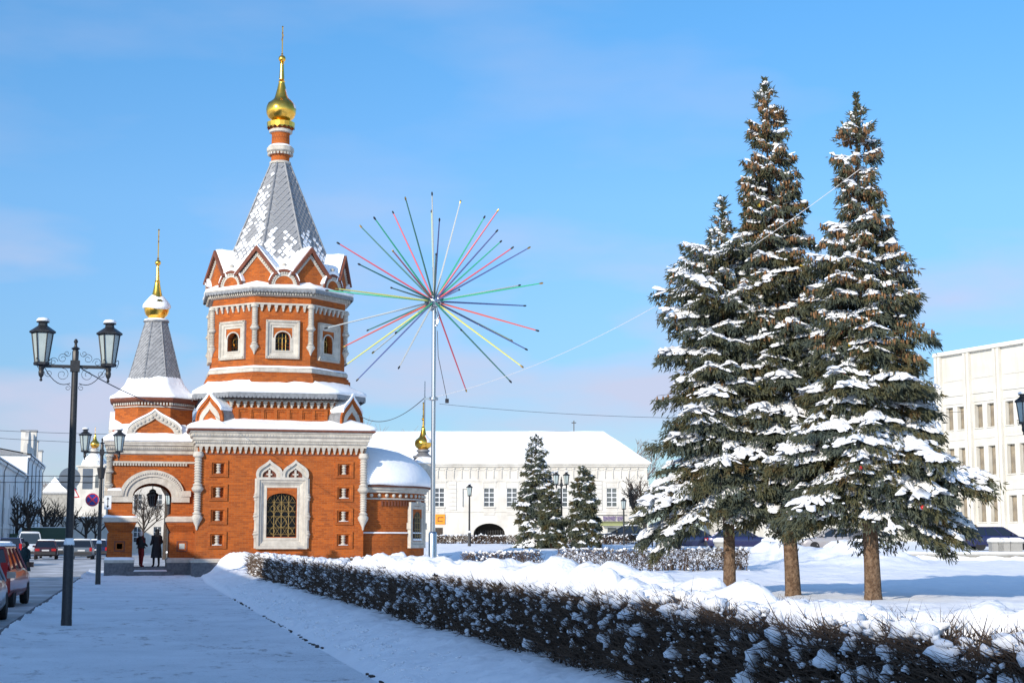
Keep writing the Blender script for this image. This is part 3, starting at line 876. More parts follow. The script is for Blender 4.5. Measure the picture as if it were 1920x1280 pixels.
# windows of the octagon
f_ = MB(); y = -UA
X0, X1, Z0, Z1 = -0.775, 0.775, 9.98, 11.76
def r2(d): return (X0+d, X1-d, Z0+d, Z1-d)
rect_loop(f_, [(r2(0), y+0.02), (r2(0), y-0.14), (r2(0.10), y-0.14), (r2(0.12), y-0.09), (r2(0.22), y-0.07), (r2(0.25), y-0.03), (r2(0.34), y-0.03), (r2(0.34), y+0.02)])
for (a_, b__, c__, d__) in ((-0.44, -0.335, 10.3, 10.95), (0.335, 0.44, 10.3, 10.95)): f_.box(a_, b__, y-0.04, y+0.02, c__, d__)
f_.box(-0.44, 0.44, y-0.05, y+0.02, 10.30, 10.365)
fwin = mesh_data("window", f_.v, f_.f, "stone")
bdn = MB(); n_ = 0
for (xa, xb, za, zb, step) in ((X0+0.05, X1-0.05, Z1-0.05, Z1-0.05, (1, 0)), (X0+0.05, X1-0.05, Z0+0.05, Z0+0.05, (1, 0)), (X0+0.05, X0+0.05, Z0+0.05, Z1-0.05, (0, 1)), (X1-0.05, X1-0.05, Z0+0.05, Z1-0.05, (0, 1))):
    L = max(xb-xa, zb-za); k = int(L/0.085)
    for i in range(k):
        x = xa+step[0]*L*i/(k-1); z = za+step[1]*L*i/(k-1); bdn.box(x-0.025, x+0.025, y-0.165, y-0.13, z-0.025, z+0.025)
beads = mesh_data("bead_moulding", bdn.v, bdn.f, "stone")
ar = MB(); kk = arc(0, 10.93, 0.335, 0.30, 10); ar.band(scale_pts(kk, 1.18, 0, 10.93), kk, y-0.05, y+0.01); arm = mesh_data("arch_trim", ar.v, ar.f, "stone", 50)
pn = MB(); pn.quad((-0.4, y+0.28, 10.3), (0.4, y+0.28, 10.3), (0.4, y+0.28, 11.3), (-0.4, y+0.28, 11.3)); pnm = mesh_data("pane", pn.v, pn.f, "dark_glass")
gg = MB()
for x in (-0.16, 0.0, 0.16): gg.tube([(x, y+0.22, 10.37), (x, y+0.22, 10.93+0.28*math.sqrt(1-(x/0.33)**2))], 0.012, 4)
for z in (10.55, 10.72, 10.95): gg.tube([(-0.33, y+0.22, z), (0.33, y+0.22, z)], 0.012, 4)
gg.tube([(0.2*math.cos(t*math.pi/6), y+0.21, 10.8+0.2*math.sin(t*math.pi/6)) for t in range(13)], 0.012, 4)
ggm = mesh_data("grille", gg.v, gg.f, "gold_dull")
cm2 = colonette_mesh(10.15, 12.5, 0.155); cm2d = mesh_data("colonette", cm2.v, cm2.f, "stone", 50)
for k in range(8):
    th = k*math.pi/4
    wn = link("window", fwin, chapel, (0, 0, 0), th)
    link("bead_moulding", beads, wn); link("arch_trim", arm, wn); link("pane", pnm, wn); link("grille", ggm, wn)
    R = UA/math.cos(math.pi/8)+0.02
    ph = th+math.pi/8
    link("colonette", cm2d, chapel, (R*math.sin(ph), -R*math.cos(ph), 0))
    M = faceM(th)
    for i in range(7):
        x = -0.98+1.96*i/6; p = M @ Vector((x, -UA, 12.46)); link("corbel", corb, upper, p, th)
l_ = MB(); l_.loft([octring(UA+0.01, 12.46), octring(UA+0.14, 12.47), octring(UA+0.14, 12.54), octring(UA+0.03, 12.56)]); l_.build("string_course", "stone", upper)
e_ = MB(); e_.loft([octring(UA+0.0, 12.86), octring(UA+0.12, 12.90), octring(UA+0.12, 13.0), octring(UA+0.22, 13.05), octring(UA+0.22, 13.10), octring(UA+0.33, 13.14), octring(3.46, 13.16), octring(3.46, 13.22), octring(2.6, 13.4)])
eave = e_.build("eave_cornice", "stone", chapel)
lace(3.46, 3.46*T8, 13.19, 0.17, 0.165, eave)
bd = MB()
for k in range(8):
    bd.M = faceM(k*math.pi/4)
    for i in range(22):
        x = -1.25+2.5*i/21; bd.box(x-0.03, x+0.03, -UA-0.25, -UA-0.1, 12.92, 13.03)
bd.M = None; bd.build("dentil_row", "stone", eave)
s_ = MB(); rings = []
for a_, z, am in ((3.44, 13.225, 0.0), (3.50, 13.27, 0.015), (3.47, 13.35, 0.03), (3.30, 13.43, 0.05), (2.95, 13.62, 0.08), (2.7, 14.1, 0.1), (2.5, 14.6, 0.12), (2.22, 15.15, 0.1), (2.06, 15.55, 0.13)):
    rings.append(soften(octring(a_, z, None, 8), am, 14.0, 1.2, 0.01))
s_.loft(rings, True, False); s_.build("ring_snow", "snow", eave, 80)
# pointed gables above the corners and round kokoshniks above the faces
def gable_parts():
    hw, zb, ze, za = 0.98, 13.2, 13.98, 15.16
    y0 = -3.20
    body = [(-hw, zb), (hw, zb), (hw, ze), (0, za), (-hw, ze)]
    b_ = MB(); b_.prism(body, y0, y0+1.5)
    v = MB()                                                    # verge boards
    t = 0.15; s_ = (za-ze)/hw
    o_ = [(-hw-0.10, ze-0.10*s_), (0, za+0.08), (hw+0.10, ze-0.10*s_)]
    i_ = [(-hw+0.06, ze-0.10*s_-0.02), (0, za-0.17), (hw-0.06, ze-0.10*s_-0.02)]
    v.band(o_, i_, y0-0.20, y0+0.02)
    wtr = MB()
    o2 = [(-hw+0.10, ze-0.14), (0, za-0.21), (hw-0.10, ze-0.14)]; i2 = [(-hw+0.24, ze-0.16), (0, za-0.42), (hw-0.24, ze-0.16)]
    wtr.band(o2, i2, y0-0.05, y0+0.01)
    for k in range(10):
        for sg in (-1, 1):
            f = (k+0.5)/10; x = sg*(hw-0.15)*(1-f); z = (ze-0.15)+(za-0.30-(ze-0.15))*f
            wtr.box(x-0.03, x+0.03, y0-0.085, y0-0.05, z-0.03, z+0.03)
    sn = MB(); n_ = 6; rings = []
    for j in range(n_+1):
        yy_ = y0-0.08+1.75*j/n_; ring = []
        prof = [(-hw-0.14, ze-0.13*s_), (-hw-0.13, ze-0.02), (-0.55, ze+(hw-0.55)*s_+0.17), (0, za+0.17), (0.55, ze+(hw-0.55)*s_+0.17), (hw+0.13, ze-0.02), (hw+0.14, ze-0.13*s_), (0, za+0.04)]
        for x, z in prof: ring.append((x, yy_, z+(0.05*noise.noise((x*2, yy_*2, z))) if j else z-0.03))
        rings.append(ring[::-1])
    sn.loft(rings)
    return (mesh_data("gable", b_.v, b_.f, "brick"), mesh_data("verge_board", v.v, v.f, "brick_dark"), mesh_data("white_trim", wtr.v, wtr.f, "stone"), mesh_data("gable_snow", sn.v, sn.f, "snow", 70))
GP = gable_parts()
def round_parts():
    y0 = -3.36; zb = 13.34; r = 0.72
    kk = arc(0, zb, r, r*1.08, 16)
    b_ = MB(); b_.prism(kk[::1], y0+0.03, y0+1.2)
    a1_ = MB(); a1_.band(kk, scale_pts(kk, 0.84, 0, zb), y0-0.06, y0+0.03)
    a2_ = MB(); a2_.band(scale_pts(kk, 0.84, 0, zb), scale_pts(kk, 0.60, 0, zb), y0-0.02, y0+0.03)
    for p in scale_pts(kk, 0.76, 0, zb): a2_.box(p[0]-0.035, p[0]+0.035, y0-0.06, y0-0.015, p[1]-0.03, p[1]+0.05)
    t_ = MB(); t_.prism(scale_pts(kk, 0.61, 0, zb), y0+0.0, y0+0.04)
    sn = MB(); n_ = 5; rings = []
    kt = arc(0, zb, r, r*1.08, 14, math.pi*0.90, math.pi*0.10)
    for j in range(n_+1):
        yy_ = y0-0.05+1.3*j/n_
        outer = [(x*1.05, yy_, zb+(z-zb)*1.05+0.10*math.sin(math.pi*i/14)+0.03*noise.noise((x*3, yy_*2, 1))) for i, (x, z) in enumerate(kt)]
        inner = [(x, yy_, z+0.004) for x, z in kt]
        rings.append(outer + inner[::-1])
    sn.loft(rings)
    fl = MB(); fl.lathe([(0.05, 0), (0.04, 0.12), (0.12, 0.2), (0.10, 0.26), (0.02, 0.3)], 6, 0, y0+0.05); 
    fl.v = [(x, y_, z+zb+r*1.08) for x, y_, z in fl.v]
    return [mesh_data("round_kokoshnik", b_.v, b_.f, "lead", 60), mesh_data("brick_archivolt", a1_.v, a1_.f, "brick_dark", 50), mesh_data("white_archivolt", a2_.v, a2_.f, "stone", 50),
            mesh_data("tympanum", t_.v, t_.f, "brick"), mesh_data("kokoshnik_snow", sn.v, sn.f, "snow", 70), mesh_data("finial", fl.v, fl.f, "stone", 60)]
RP = round_parts()
for k in range(8):
    th = k*math.pi/4
    o = link("gable", GP[0], chapel, None, th+math.pi/8)
    for nm, me in zip(("verge_board", "white_trim", "gable_snow"), GP[1:]): link(nm, me, o)
    o = link("round_kokoshnik", RP[0], chapel, None, th)
    for nm, me in zip(("brick_archivolt", "white_archivolt", "tympanum", "kokoshnik_snow", "finial"), RP[1:]): link(nm, me, o)

# ---------------- tent roof
TA0, TZ0, TA1, TZ1 = 2.34, 14.9, 0.44, 19.85
t_ = MB(); t_.loft([octring(TA0, TZ0), octring(TA1, TZ1)]); tent = t_.build("tent_roof", "slate", chapel)
rb = MB()
for k in range(8):
    ph = k*math.pi/4+math.pi/8; R0, R1 = TA0/math.cos(math.pi/8), TA1/math.cos(math.pi/8)
    rb = MB(); rb.tube([(R0*math.sin(ph), -R0*math.cos(ph), TZ0), (R1*math.sin(ph), -R1*math.cos(ph), TZ1)], 0.055, 6)
    rb.build("rib", "lead", tent, 60)
SL = math.hypot(TZ1-TZ0, TA0-TA1); tilt = math.atan2(TA0-TA1, TZ1-TZ0)
tw, th_, row = 0.29, 0.38, 0.182
def tile_mesh(pad):
    mb = MB(); y = -0.028-pad; hh = th_/2
    pts = [(0, -hh), (tw/2*1.02, -0.02), (tw/2*1.02, 0.02), (0, hh), (-tw/2*1.02, 0.02), (-tw/2*1.02, -0.02)]
    fr = [(x, y-0.02+(z+hh)/th_*0.045, z) for x, z in pts]; bk = [(x, 0.004, z) for x, z in pts]
    n_ = 6
    mb.add(fr+bk, [tuple(range(n_))] + [(i, i+n_, (i+1) % n_+n_, (i+1) % n_) for i in range(n_)])
    return mb
tm = tile_mesh(0); tmd = mesh_data("shingle", tm.v, tm.f, "slate")
sm_ = tile_mesh(0.022); 
rest = MB(); snowp = MB(); cnt = 0
order = [0, 7, 1, 6, 2, 5, 3, 4]          # facets, those facing the square first
rr = random.Random(21)
for k in order:
    th = k*math.pi/4
    F_ = Matrix.Rotation(th, 4, 'Z') @ Matrix.Translation((0, -TA0, TZ0)) @ Matrix.Rotation(-tilt, 4, 'X')
    nrow = int(SL/row)
    for i in range(nrow):
        s = 0.05+i*row; hw = (TA0+(TA1-TA0)*s/SL)*T8
        x = (tw/2 if i % 2 else 0.0) - 12*tw
        while x < hw:
            x += tw
            if abs(x) > hw-tw*0.42: continue
            M = F_ @ Matrix.Translation((x, 0, s))
            if k in (0, 1, 7) and cnt < 300 and s > 0.4:
                o = link("shingle", tmd, tent); o.matrix_local = M; cnt += 1
            else:
                rest.M = M; rest.add(tm.v, tm.f)
            # snow lying on some shingles
            f = s/SL; n_ = noise.noise((x*1.3+k*5, s*1.0, k*3.1)) + 0.4*noise.noise((x*3.1, s*2.6, k*1.7))
            thr = {7: 0.95*f-0.75, 0: 3.4*f-0.38+0.5*(x > 0)*f, 1: 1.5*f-0.25}.get(k, 1.2*f-0.4)
            if k == 0 and x < -hw*0.45: thr -= 0.35*(f < 0.5)
            if n_ + rr.gauss(0, 0.08) > thr:
                q_ = rr.uniform(0.52, 0.82) if n_ < thr+0.45 else rr.uniform(0.72, 1.0)
                snowp.M = M @ Matrix.Translation((rr.uniform(-0.012, 0.012), 0, rr.uniform(-0.01, 0.03))) @ Matrix.Rotation(rr.uniform(-0.12, 0.12), 4, "Y") @ Matrix.Diagonal((q_*rr.uniform(0.9, 1.08), 1.0, q_*rr.uniform(0.9, 1.08), 1)); snowp.add(sm_.v, sm_.f)
rest.M = None; snowp.M = None
o = rest.build("shingles", "slate", tent); tag(o, kind="stuff")
o = snowp.build("shingle_snow", "snow_fine", tent); tag(o, kind="stuff")

# ---------------- neck, crown and dome
def dome_group(cx, cy, z, s, snow_cap=None):
    pass
n1 = MB(); n1.lathe([(0.47, 19.80), (0.52, 19.84), (0.52, 19.93), (0.46, 19.97)], 20); n1.build("neck_ring", "stone", chapel, 40)
n2 = MB(); n2.lathe([(0.44, 19.9), (0.44, 20.2), (0.54, 20.30), (0.54, 20.36), (0.47, 20.7), (0.44, 20.72), (0.43, 21.3), (0.5, 21.42), (0.5, 21.62), (0.56, 21.72)], 20); neck = n2.build("neck", "brick", chapel, 30)
n3 = MB(); n3.lathe([(0.5, 20.36), (0.60, 20.40), (0.66, 20.46), (0.66, 20.62), (0.61, 20.66), (0.47, 20.74)], 20); n3.build("neck_ring", "stone", neck, 40)
n4 = MB()
for i in range(22):
    a_ = 2*math.pi*i/22; n4.M = Matrix.Rotation(a_, 4, 'Z'); n4.box(-0.05, 0.05, -0.62, -0.5, 20.27, 20.37)
n4.M = None; n4.build("dentil_row", "stone", neck)
n5 = MB(); n5.lathe([(0.45, 21.36), (0.56, 21.40), (0.57, 21.50), (0.50, 21.56)], 20); n5.build("neck_ring", "stone", neck, 40)
n6 = MB(); n6.lathe([(0.47, 20.745), (0.60, 20.68), (0.58, 20.72), (0.45, 20.80)], 16); n6.build("ledge_snow", "snow", neck, 80)
def crown(parent, z0, z1, r, n=18):
    mb = MB()
    for i in range(n):
        a0, a1 = 2*math.pi*i/n, 2*math.pi*(i+1)/n; am = (a0+a1)/2
        P = lambda a_, rr_, z: (rr_*math.cos(a_), rr_*math.sin(a_), z)
        mb.add([P(a0, r, z1), P(a1, r, z1), P(a1, r*0.97, z0+0.10), P(am, r*0.98, z0), P(a0, r*0.97, z0+0.10), P(a0, r*0.6, z1+0.02), P(a1, r*0.6, z1+0.02)], [(0, 4, 3, 2, 1), (0, 1, 6, 5)])
    return mb.build("crown_collar", "gold", parent)
crown(neck, 21.58, 21.90, 0.69)
def onion(parent, z0, R, H, loc=(0, 0), twist=False, name="onion_dome", n=28):
    base = [(0.50, 0.0), (0.62, 0.04), (0.86, 0.11), (0.98, 0.20), (1.0, 0.285), (0.96, 0.365), (0.84, 0.43), (0.68, 0.48), (0.53, 0.52), (0.435, 0.58), (0.35, 0.68), (0.27, 0.80), (0.21, 0.90), (0.20, 0.93), (0.235, 0.94), (0.16, 0.955), (0.14, 1.0)]
    mb = MB()
    rings = []
    for r, f in base:
        ring = []
        for i in range(n):
            t = 2*math.pi*i/n; rr_ = r*R
            if twist and 0.42 < f < 0.9: rr_ *= 1+0.05*math.cos(8*t+26*f)
            ring.append((loc[0]+rr_*math.cos(t), loc[1]+rr_*math.sin(t), z0+f*H))
        rings.append(ring)
    mb.loft(rings)
    return mb.build(name, "gold", parent, 60)
on = onion(chapel, 21.93, 0.73, 2.2, (0, 0), True)
sp = MB(); sp.lathe([(0.13, 24.1), (0.085, 24.9), (0.13, 24.92), (0.07, 24.98)], 12)
sp.lathe([(0.02, 24.96)]+[(0.18*math.sin(t*math.pi/8), 25.14-0.18*math.cos(t*math.pi/8)) for t in range(1, 8)]+[(0.02, 25.32)], 14)
sp.build("spire_ball", "gold", on, 50)
def cross(parent, z, H, loc=(0, 0)):
    mb = MB(); x, y = loc; w_ = 0.028
    mb.box(x-w_, x+w_, y-w_, y+w_, z, z+H)
    mb.box(x-w_*0.8, x+w_*0.8, y-0.28*H, y+0.28*H, z+0.62*H, z+0.67*H)
    mb.box(x-w_*0.8, x+w_*0.8, y-0.14*H, y+0.14*H, z+0.80*H, z+0.84*H)
    mb.lathe([(0.02, z+H-0.02), (0.05, z+H+0.03), (0.02, z+H+0.08)], 6, x, y)
    mb.lathe([(0.03, z+0.05), (0.06, z+0.1), (0.03, z+0.15)], 6, x, y)
    return mb.build("cross", "gold_dull", parent)
cross(on, 25.28, 1.45)
sn = MB(); rings = []
for f, r in ((0.285, 1.02), (0.365, 0.985), (0.43, 0.87), (0.48, 0.71), (0.52, 0.565), (0.58, 0.465), (0.68, 0.38), (0.74, 0.34)):
    rings.append([((r*0.72)*math.cos(a_), (r*0.72)*math.sin(a_), 21.95+f*2.2+0.015) for a_ in [(-0.35+1.1*(0.35+f)*(i/6-0.4)) for i in range(7)]])
sn.loft(rings, False, False, False); sn.build("dome_snow", "snow", on, 80)

# ---------------- porch on the left
PX = 0.72-CX                                       # local x of porch axis
PF = -1.95                                         # local y of the porch front
pw = MB()
L0, L1, R0, R1 = -1.16-CX, -0.09-CX, 1.60-CX, 2.66-CX      # pier edges
ax = (L1+R0)/2
def porch_face(mb, half, front=True):
    """arched wall in a face-local frame, plane y=-1.95, thickness 0.55"""
    x0, x1 = -half, half; y = PF
    a_, b_, zc = 0.86, 0.60, 3.66
    n_ = 14; pts = arc(0, zc, a_, b_, n_)
    for yy_, flip in ((y, False), (y+0.62, True)):
        def q(a, b, c, d):
            mb.quad(*( (a, b, c, d) if not flip else (d, c, b, a)))
        q((x0, yy_, 2.9), (-a_, yy_, 2.9), (-a_, yy_, 5.7), (x0, yy_, 5.7)); q((a_, yy_, 2.9), (x1, yy_, 2.9), (x1, yy_, 5.7), (a_, yy_, 5.7))
        for p, r_ in zip(pts[:-1], pts[1:]): q((p[0], yy_, p[1]), (r_[0], yy_, r_[1]), (r_[0], yy_, 5.7), (p[0], yy_, 5.7))
    for p, r_ in zip(pts[:-1], pts[1:]): mb.quad((p[0], y, p[1]), (p[0], y+0.62, p[1]), (r_[0], y+0.62, r_[1]), (r_[0], y, r_[1]))
    for sx in (-1, 1): mb.quad((sx*a_, y, 2.9), (sx*a_, y, 3.66), (sx*a_, y+0.62, 3.66), (sx*a_, y+0.62, 2.9))
HW = 1.92
for th in (0, math.pi/2*3, math.pi):
    pw.M = Matrix.Translation((PX+0.03, 0, 0)) @ faceM(th); porch_face(pw, HW)
pw.M = None
porch = pw.build("porch_wall", "brick", chapel)
ceil = MB(); ceil.box(PX-1.8, PX+1.9, -1.8, 1.8, 5.5, 5.66); ceil.build("ceiling", "plaster_white", porch)
# arch bands
for th in (0, math.pi/2*3, math.pi):
    M = Matrix.Translation((PX+0.03, 0, 0)) @ faceM(th)
    ab = MB(M)
    inn = arc(0, 3.66, 0.86, 0.60, 18); mid = arc(0, 3.66, 1.14, 0.90, 18); out = arc(0, 3.66, 1.44, 1.20, 18)
    ab.band(mid, inn, PF-0.05, PF+0.05); ab.band(out, mid, PF-0.12, PF+0.03)
    ab.box(-HW-0.02, -0.86, PF-0.14, PF+0.66, 3.40, 3.66); ab.box(0.86, HW-0.25, PF-0.14, PF+0.66, 3.40, 3.66)
    ab.box(-HW-0.06, -1.30, PF-0.18, PF+0.3, 3.66, 3.92); ab.box(1.30, HW-0.2, PF-0.18, PF+0.3, 3.66, 3.92)
    bnd = ab.build("arch_band", "stone", porch, 40)
    bl = MB(M)
    for i in range(38):
        t = math.pi*(i+0.5)/38; x, z = 1.30*math.cos(t), 3.66+1.06*math.sin(t)
        bl.box(x-0.035, x+0.035, PF-0.165, PF-0.11, z-0.04, z+0.04)
    bl.build("bead_moulding", "stone", bnd)
    if th == 0:
        sl = MB(M); ring = []
        rings = [[(x, y_, z) for x, y_, z in ((-HW-0.06, PF-0.17, 3.925), (-1.36, PF-0.17, 3.925), (-1.36, PF, 3.95), (-HW-0.06, PF, 3.95))], [(-HW+0.02, PF-0.1, 4.0), (-1.40, PF-0.1, 4.02), (-1.40, PF, 4.06), (-HW+0.02, PF, 4.03)]]
        sl.loft(rings); sl.build("ledge_snow", "snow", bnd, 70)
# piers: plinth, shaft, bulging capital
for (xa, xb, ya) in ((L0, L1, PF), (R0, R1, PF), (L0, L1, 0.9), (R0, R1, 0.9)):
    xc, yc = (xa+xb)/2, ya+0.52; h = (xb-xa)/2
    P_ = lambda d, z: [(xc+x*(h+d)/h, yc+y*(h+d)/h, z) for x, y, _ in sqring(h, 0)]
    sh = MB(); sh.loft([P_(0.02, 0.86), P_(0.02, 1.98), P_(-0.04, 2.05), P_(0.02, 2.15), P_(0.13, 2.35), P_(0.17, 2.48), P_(0.15, 2.80), P_(-0.02, 2.90), P_(-0.06, 3.45)])
    pier = sh.build("pier", "brick", chapel)
    q = MB(); q.loft([P_(0.12, 0.0), P_(0.12, 0.68)]); q.build("pier_plinth", "granite", pier)
    q = MB(); q.loft([P_(0.14, 0.68), P_(0.14, 0.80), P_(0.03, 0.90)]); q.build("plinth_cap", "stone", pier)
    q = MB(); q.loft([P_(0.17, 2.49), P_(0.23, 2.52), P_(0.23, 2.68), P_(0.12, 2.80), P_(0.05, 2.82)]); q.build("capital_band", "stone", pier)
    if ya < 0:
        f = MB(); f.box(xc-0.24, xc+0.24, ya-0.05, ya+0.0, 1.18, 1.24); f.box(xc-0.24, xc+0.24, ya-0.05, ya, 1.60, 1.66); f.box(xc-0.24, xc-0.18, ya-0.05, ya, 1.24, 1.60); f.box(xc+0.18, xc+0.24, ya-0.05, ya, 1.24, 1.60)
        f.build("tile_frame", "brick_dark", pier)
        f = MB(); f.box(xc-0.12, xc+0.12, ya-0.035, ya, 1.30, 1.54); f.build("glazed_tile", "lamp_glass", pier)
    if xa == L0 and ya < 0:
        s_ = MB(); s_.loft([soften([(xc+x*(h+0.2)/h, yc+y*(h+0.2)/h, 2.685) for x, y, _ in sqring(h, 0, None, 6)], 0.0, 1), soften([(xc+x*(h+0.2)/h, yc+y*(h+0.2)/h, 2.76) for x, y, _ in sqring(h, 0, None, 6)], 0.03, 1), soften([(xc+x*(h-0.1)/h, yc+y*(h-0.1)/h, 2.92) for x, y, _ in sqring(h, 0, None, 6)], 0.05, 3)])
        s_.build("ledge_snow", "snow", pier, 80)
        s_ = MB(); s_.loft([[(xc+x*(h+0.13)/h, yc+y*(h+0.13)/h, 0.805) for x, y, _ in sqring(h, 0, None, 5)], soften([(xc+x*(h+0.08)/h, yc+y*(h+0.08)/h, 0.93) for x, y, _ in sqring(h, 0, None, 5)], 0.03, 3)])
        s_.build("ledge_snow", "snow", pier, 80)
# left corner colonette of the porch
pc = colonette_mesh(3.9, 5.55, 0.16); link("colonette", mesh_data("colonette", pc.v, pc.f, "stone", 50), chapel, (L0-0.02, PF-0.02, 0))
# porch string course, dentils, cornice
def pring(d, z): return off(sqring(HW+d, z, 1.95+d), PX+0.03, 0)
sc_ = MB(); sc_.loft([pring(0.0, 5.16), pring(0.05, 5.17), pring(0.05, 5.24), pring(0.0, 5.26)]); dcs = sc_.build("string_course", "stone", porch)
dn = MB(); dn.box(-0.04, 0.04, -0.10, 0.01, -0.11, 0.0); dnm = mesh_data("dentil", dn.v, dn.f, "stone")
for i in range(28):
    x = PX+0.03-HW+0.06+(2*HW-0.5)*i/27; link("dentil", dnm, dcs, (x, PF, 5.16))
for i in range(24):
    link("dentil", dnm, dcs, (PX+0.03-HW, -1.85+3.7*i/23, 5.16), -math.pi/2)
cc = MB(); cc.loft([pring(0.0, 5.55), pring(0.08, 5.60), pring(0.08, 5.72), pring(0.15, 5.78), pring(0.15, 5.92), pring(0.24, 5.98), pring(0.24, 6.06), pring(0.28, 6.08), pring(0.28, 6.13)]); pc_ = cc.build("porch_cornice", "stone", chapel)
bd = MB(pc_.matrix_world)
for i in range(44):
    x = PX+0.03-HW-0.1+(2*HW)*i/43; bd.box(x-0.025, x+0.025, PF-0.19, PF-0.1, 5.80, 5.90)
for i in range(40):
    y_ = -2.0+4.0*i/39; bd.box(PX+0.03-HW-0.19, PX+0.03-HW-0.1, y_-0.025, y_+0.025, 5.80, 5.90)
bd.build("bead_moulding", "stone", pc_)
s_ = MB(); rings = []
def pringn(d, z): return off(sqring(HW+d, z, 1.95+d, 14), PX+0.03, 0)
for d, z, am in ((0.27, 6.135, 0), (0.33, 6.18, 0.02), (0.31, 6.30, 0.03), (0.12, 6.45, 0.07), (-0.25, 6.7, 0.1), (-0.5, 7.0, 0.08)):
    rings.append(soften(pringn(d, z), am, 33.0, 0.9, 0.0))
s_.loft(rings); s_.build("porch_roof_snow", "snow", pc_, 80)
# keel gables on the porch
for th in (0, math.pi*1.5):
    M = Matrix.Translation((PX+0.06, 0, 0)) @ faceM(th)
    kk = keel(2.44, 1.30, 6.28)
    b_ = MB(M); b_.prism(scale_pts(kk, 0.99, 0, 6.28), -1.92, -1.3); ko = b_.build("kokoshnik", "brick", chapel)
    b_ = MB(M); b_.band(kk, scale_pts(kk, 0.72, 0, 6.28), -2.0, -1.88); kw = b_.build("white_archivolt", "stone", ko, 50)
    pts = scale_pts(kk, 0.86, 0, 6.28)
    b_ = MB(M)
    for i in range(2, len(pts)-2): b_.lathe([(0.075, 0), (0.06, 0.05), (0.02, 0.06)], 8); b_.v[-24:] = [tuple(M @ Vector((pts[i][0]+(q_[0]), -2.0-q_[2], pts[i][1]+q_[1]))) for q_ in [(0.075*math.cos(a_), 0.075*math.sin(a_), 0) for a_ in np.arange(8)*math.pi/4] + [(0.06*math.cos(a_), 0.06*math.sin(a_), 0.05) for a_ in np.arange(8)*math.pi/4] + [(0.02*math.cos(a_), 0.02*math.sin(a_), 0.06) for a_ in np.arange(8)*math.pi/4]]
    b_.build("rosettes", "stone", ko)
    b_ = MB(M); kt = kk[2:-2]; b_.band([(x*1.02, z+0.09) for x, z in kt], [(x, z+0.004) for x, z in kt], -2.03, -1.25); b_.build("kokoshnik_snow", "snow", ko, 80)
# porch drum, eave, tent
def poct(a_, z, sub=1): return off(octring(a_, z, None, sub), PX+0.02, 0)
b_ = MB(); b_.loft([poct(1.76, 6.3), poct(1.76, 8.0)]); pd_ = b_.build("porch_drum", "brick", chapel)
b_ = MB(); b_.loft([poct(1.77, 7.74), poct(1.82, 7.75), poct(1.82, 7.79), poct(1.77, 7.80)]); b_.build("string_course", "stone", pd_)
b_ = MB()
for k in range(8):
    b_.M = Matrix.Translation((PX+0.02, 0, 0)) @ faceM(k*math.pi/4)
    for i in range(11):
        x = -0.70+1.40*i/10; b_.box(x-0.035, x+0.035, -1.86, -1.75, 7.85, 7.96)
b_.M = None; b_.build("dentil_row", "stone", pd_)
b_ = MB(); b_.loft([poct(1.78, 7.96), poct(1.90, 8.0), poct(1.96, 8.04), poct(2.0, 8.1), poct(2.0, 8.17), poct(1.2, 8.9)]); pe = b_.build("porch_eave", "brick_dark", chapel)
s_ = MB(); rings = []
for a_, z, am in ((1.98, 8.175, 0), (2.03, 8.21, 0.015), (1.99, 8.30, 0.03), (1.80, 8.42, 0.04), (1.58, 8.62, 0.05), (1.38, 8.85, 0.06), (1.26, 9.10, 0.10), (1.20, 9.22, 0.10)):
    rings.append(soften(poct(a_, z, 8), am, 51.0, 1.6, 0.0))
s_.loft(rings, True, False); s_.build("roof_snow", "snow", pe, 80)
PA0, PZ0, PA1, PZ1 = 1.27, 8.85, 0.49, 11.92
b_ = MB(); b_.loft([poct(PA0, PZ0), poct(PA1, PZ1)]); pt = b_.build("porch_tent_roof", "slate", chapel)
for k in range(8):
    ph = k*math.pi/4+math.pi/8; Ra, Rb = PA0/math.cos(math.pi/8), PA1/math.cos(math.pi/8)
    rb = MB(); rb.tube([(PX+0.02+Ra*math.sin(ph), -Ra*math.cos(ph), PZ0), (PX+0.02+Rb*math.sin(ph), -Rb*math.cos(ph), PZ1)], 0.035, 5); rb.build("rib", "lead", pt, 60)
rest = MB(); SL2 = math.hypot(PZ1-PZ0, PA0-PA1); tl2 = math.atan2(PA0-PA1, PZ1-PZ0)
for k in range(8):
    F_ = Matrix.Translation((PX+0.02, 0, 0)) @ Matrix.Rotation(k*math.pi/4, 4, 'Z') @ Matrix.Translation((0, -PA0, PZ0)) @ Matrix.Rotation(-tl2, 4, 'X')
    for i in range(int(SL2/0.10)):
        s = 0.05+0.10*i; hw = (PA0+(PA1-PA0)*s/SL2)*T8; x = (0.09 if i % 2 else 0)-8*0.18
        while x < hw:
            x += 0.18
            if abs(x) > hw-0.06: continue
            rest.M = F_ @ Matrix.Translation((x, 0, s)) @ Matrix.Diagonal((0.68, 0.8, 0.60, 1)); rest.add(tm.v, tm.f)
rest.M = None; o = rest.build("shingles", "slate", pt); tag(o, kind="stuff")
b_ = MB(); b_.lathe([(0.5, 11.86), (0.60, 11.90), (0.60, 11.97), (0.42, 12.02)], 16, PX+0.02, 0); b_.build("tent_cap", "lead", pt, 40)
b_ = MB(); b_.lathe([(0.58, 11.975), (0.56, 12.03), (0.36, 12.09)], 16, PX+0.02, 0); b_.build("cap_snow", "snow", pt, 60)
on2 = onion(chapel, 12.03, 0.58, 1.95, (PX+0.02, 0), False)
sp = MB(); sp.lathe([(0.10, 13.9), (0.055, 14.6), (0.08, 14.62)], 10, PX+0.02, 0)
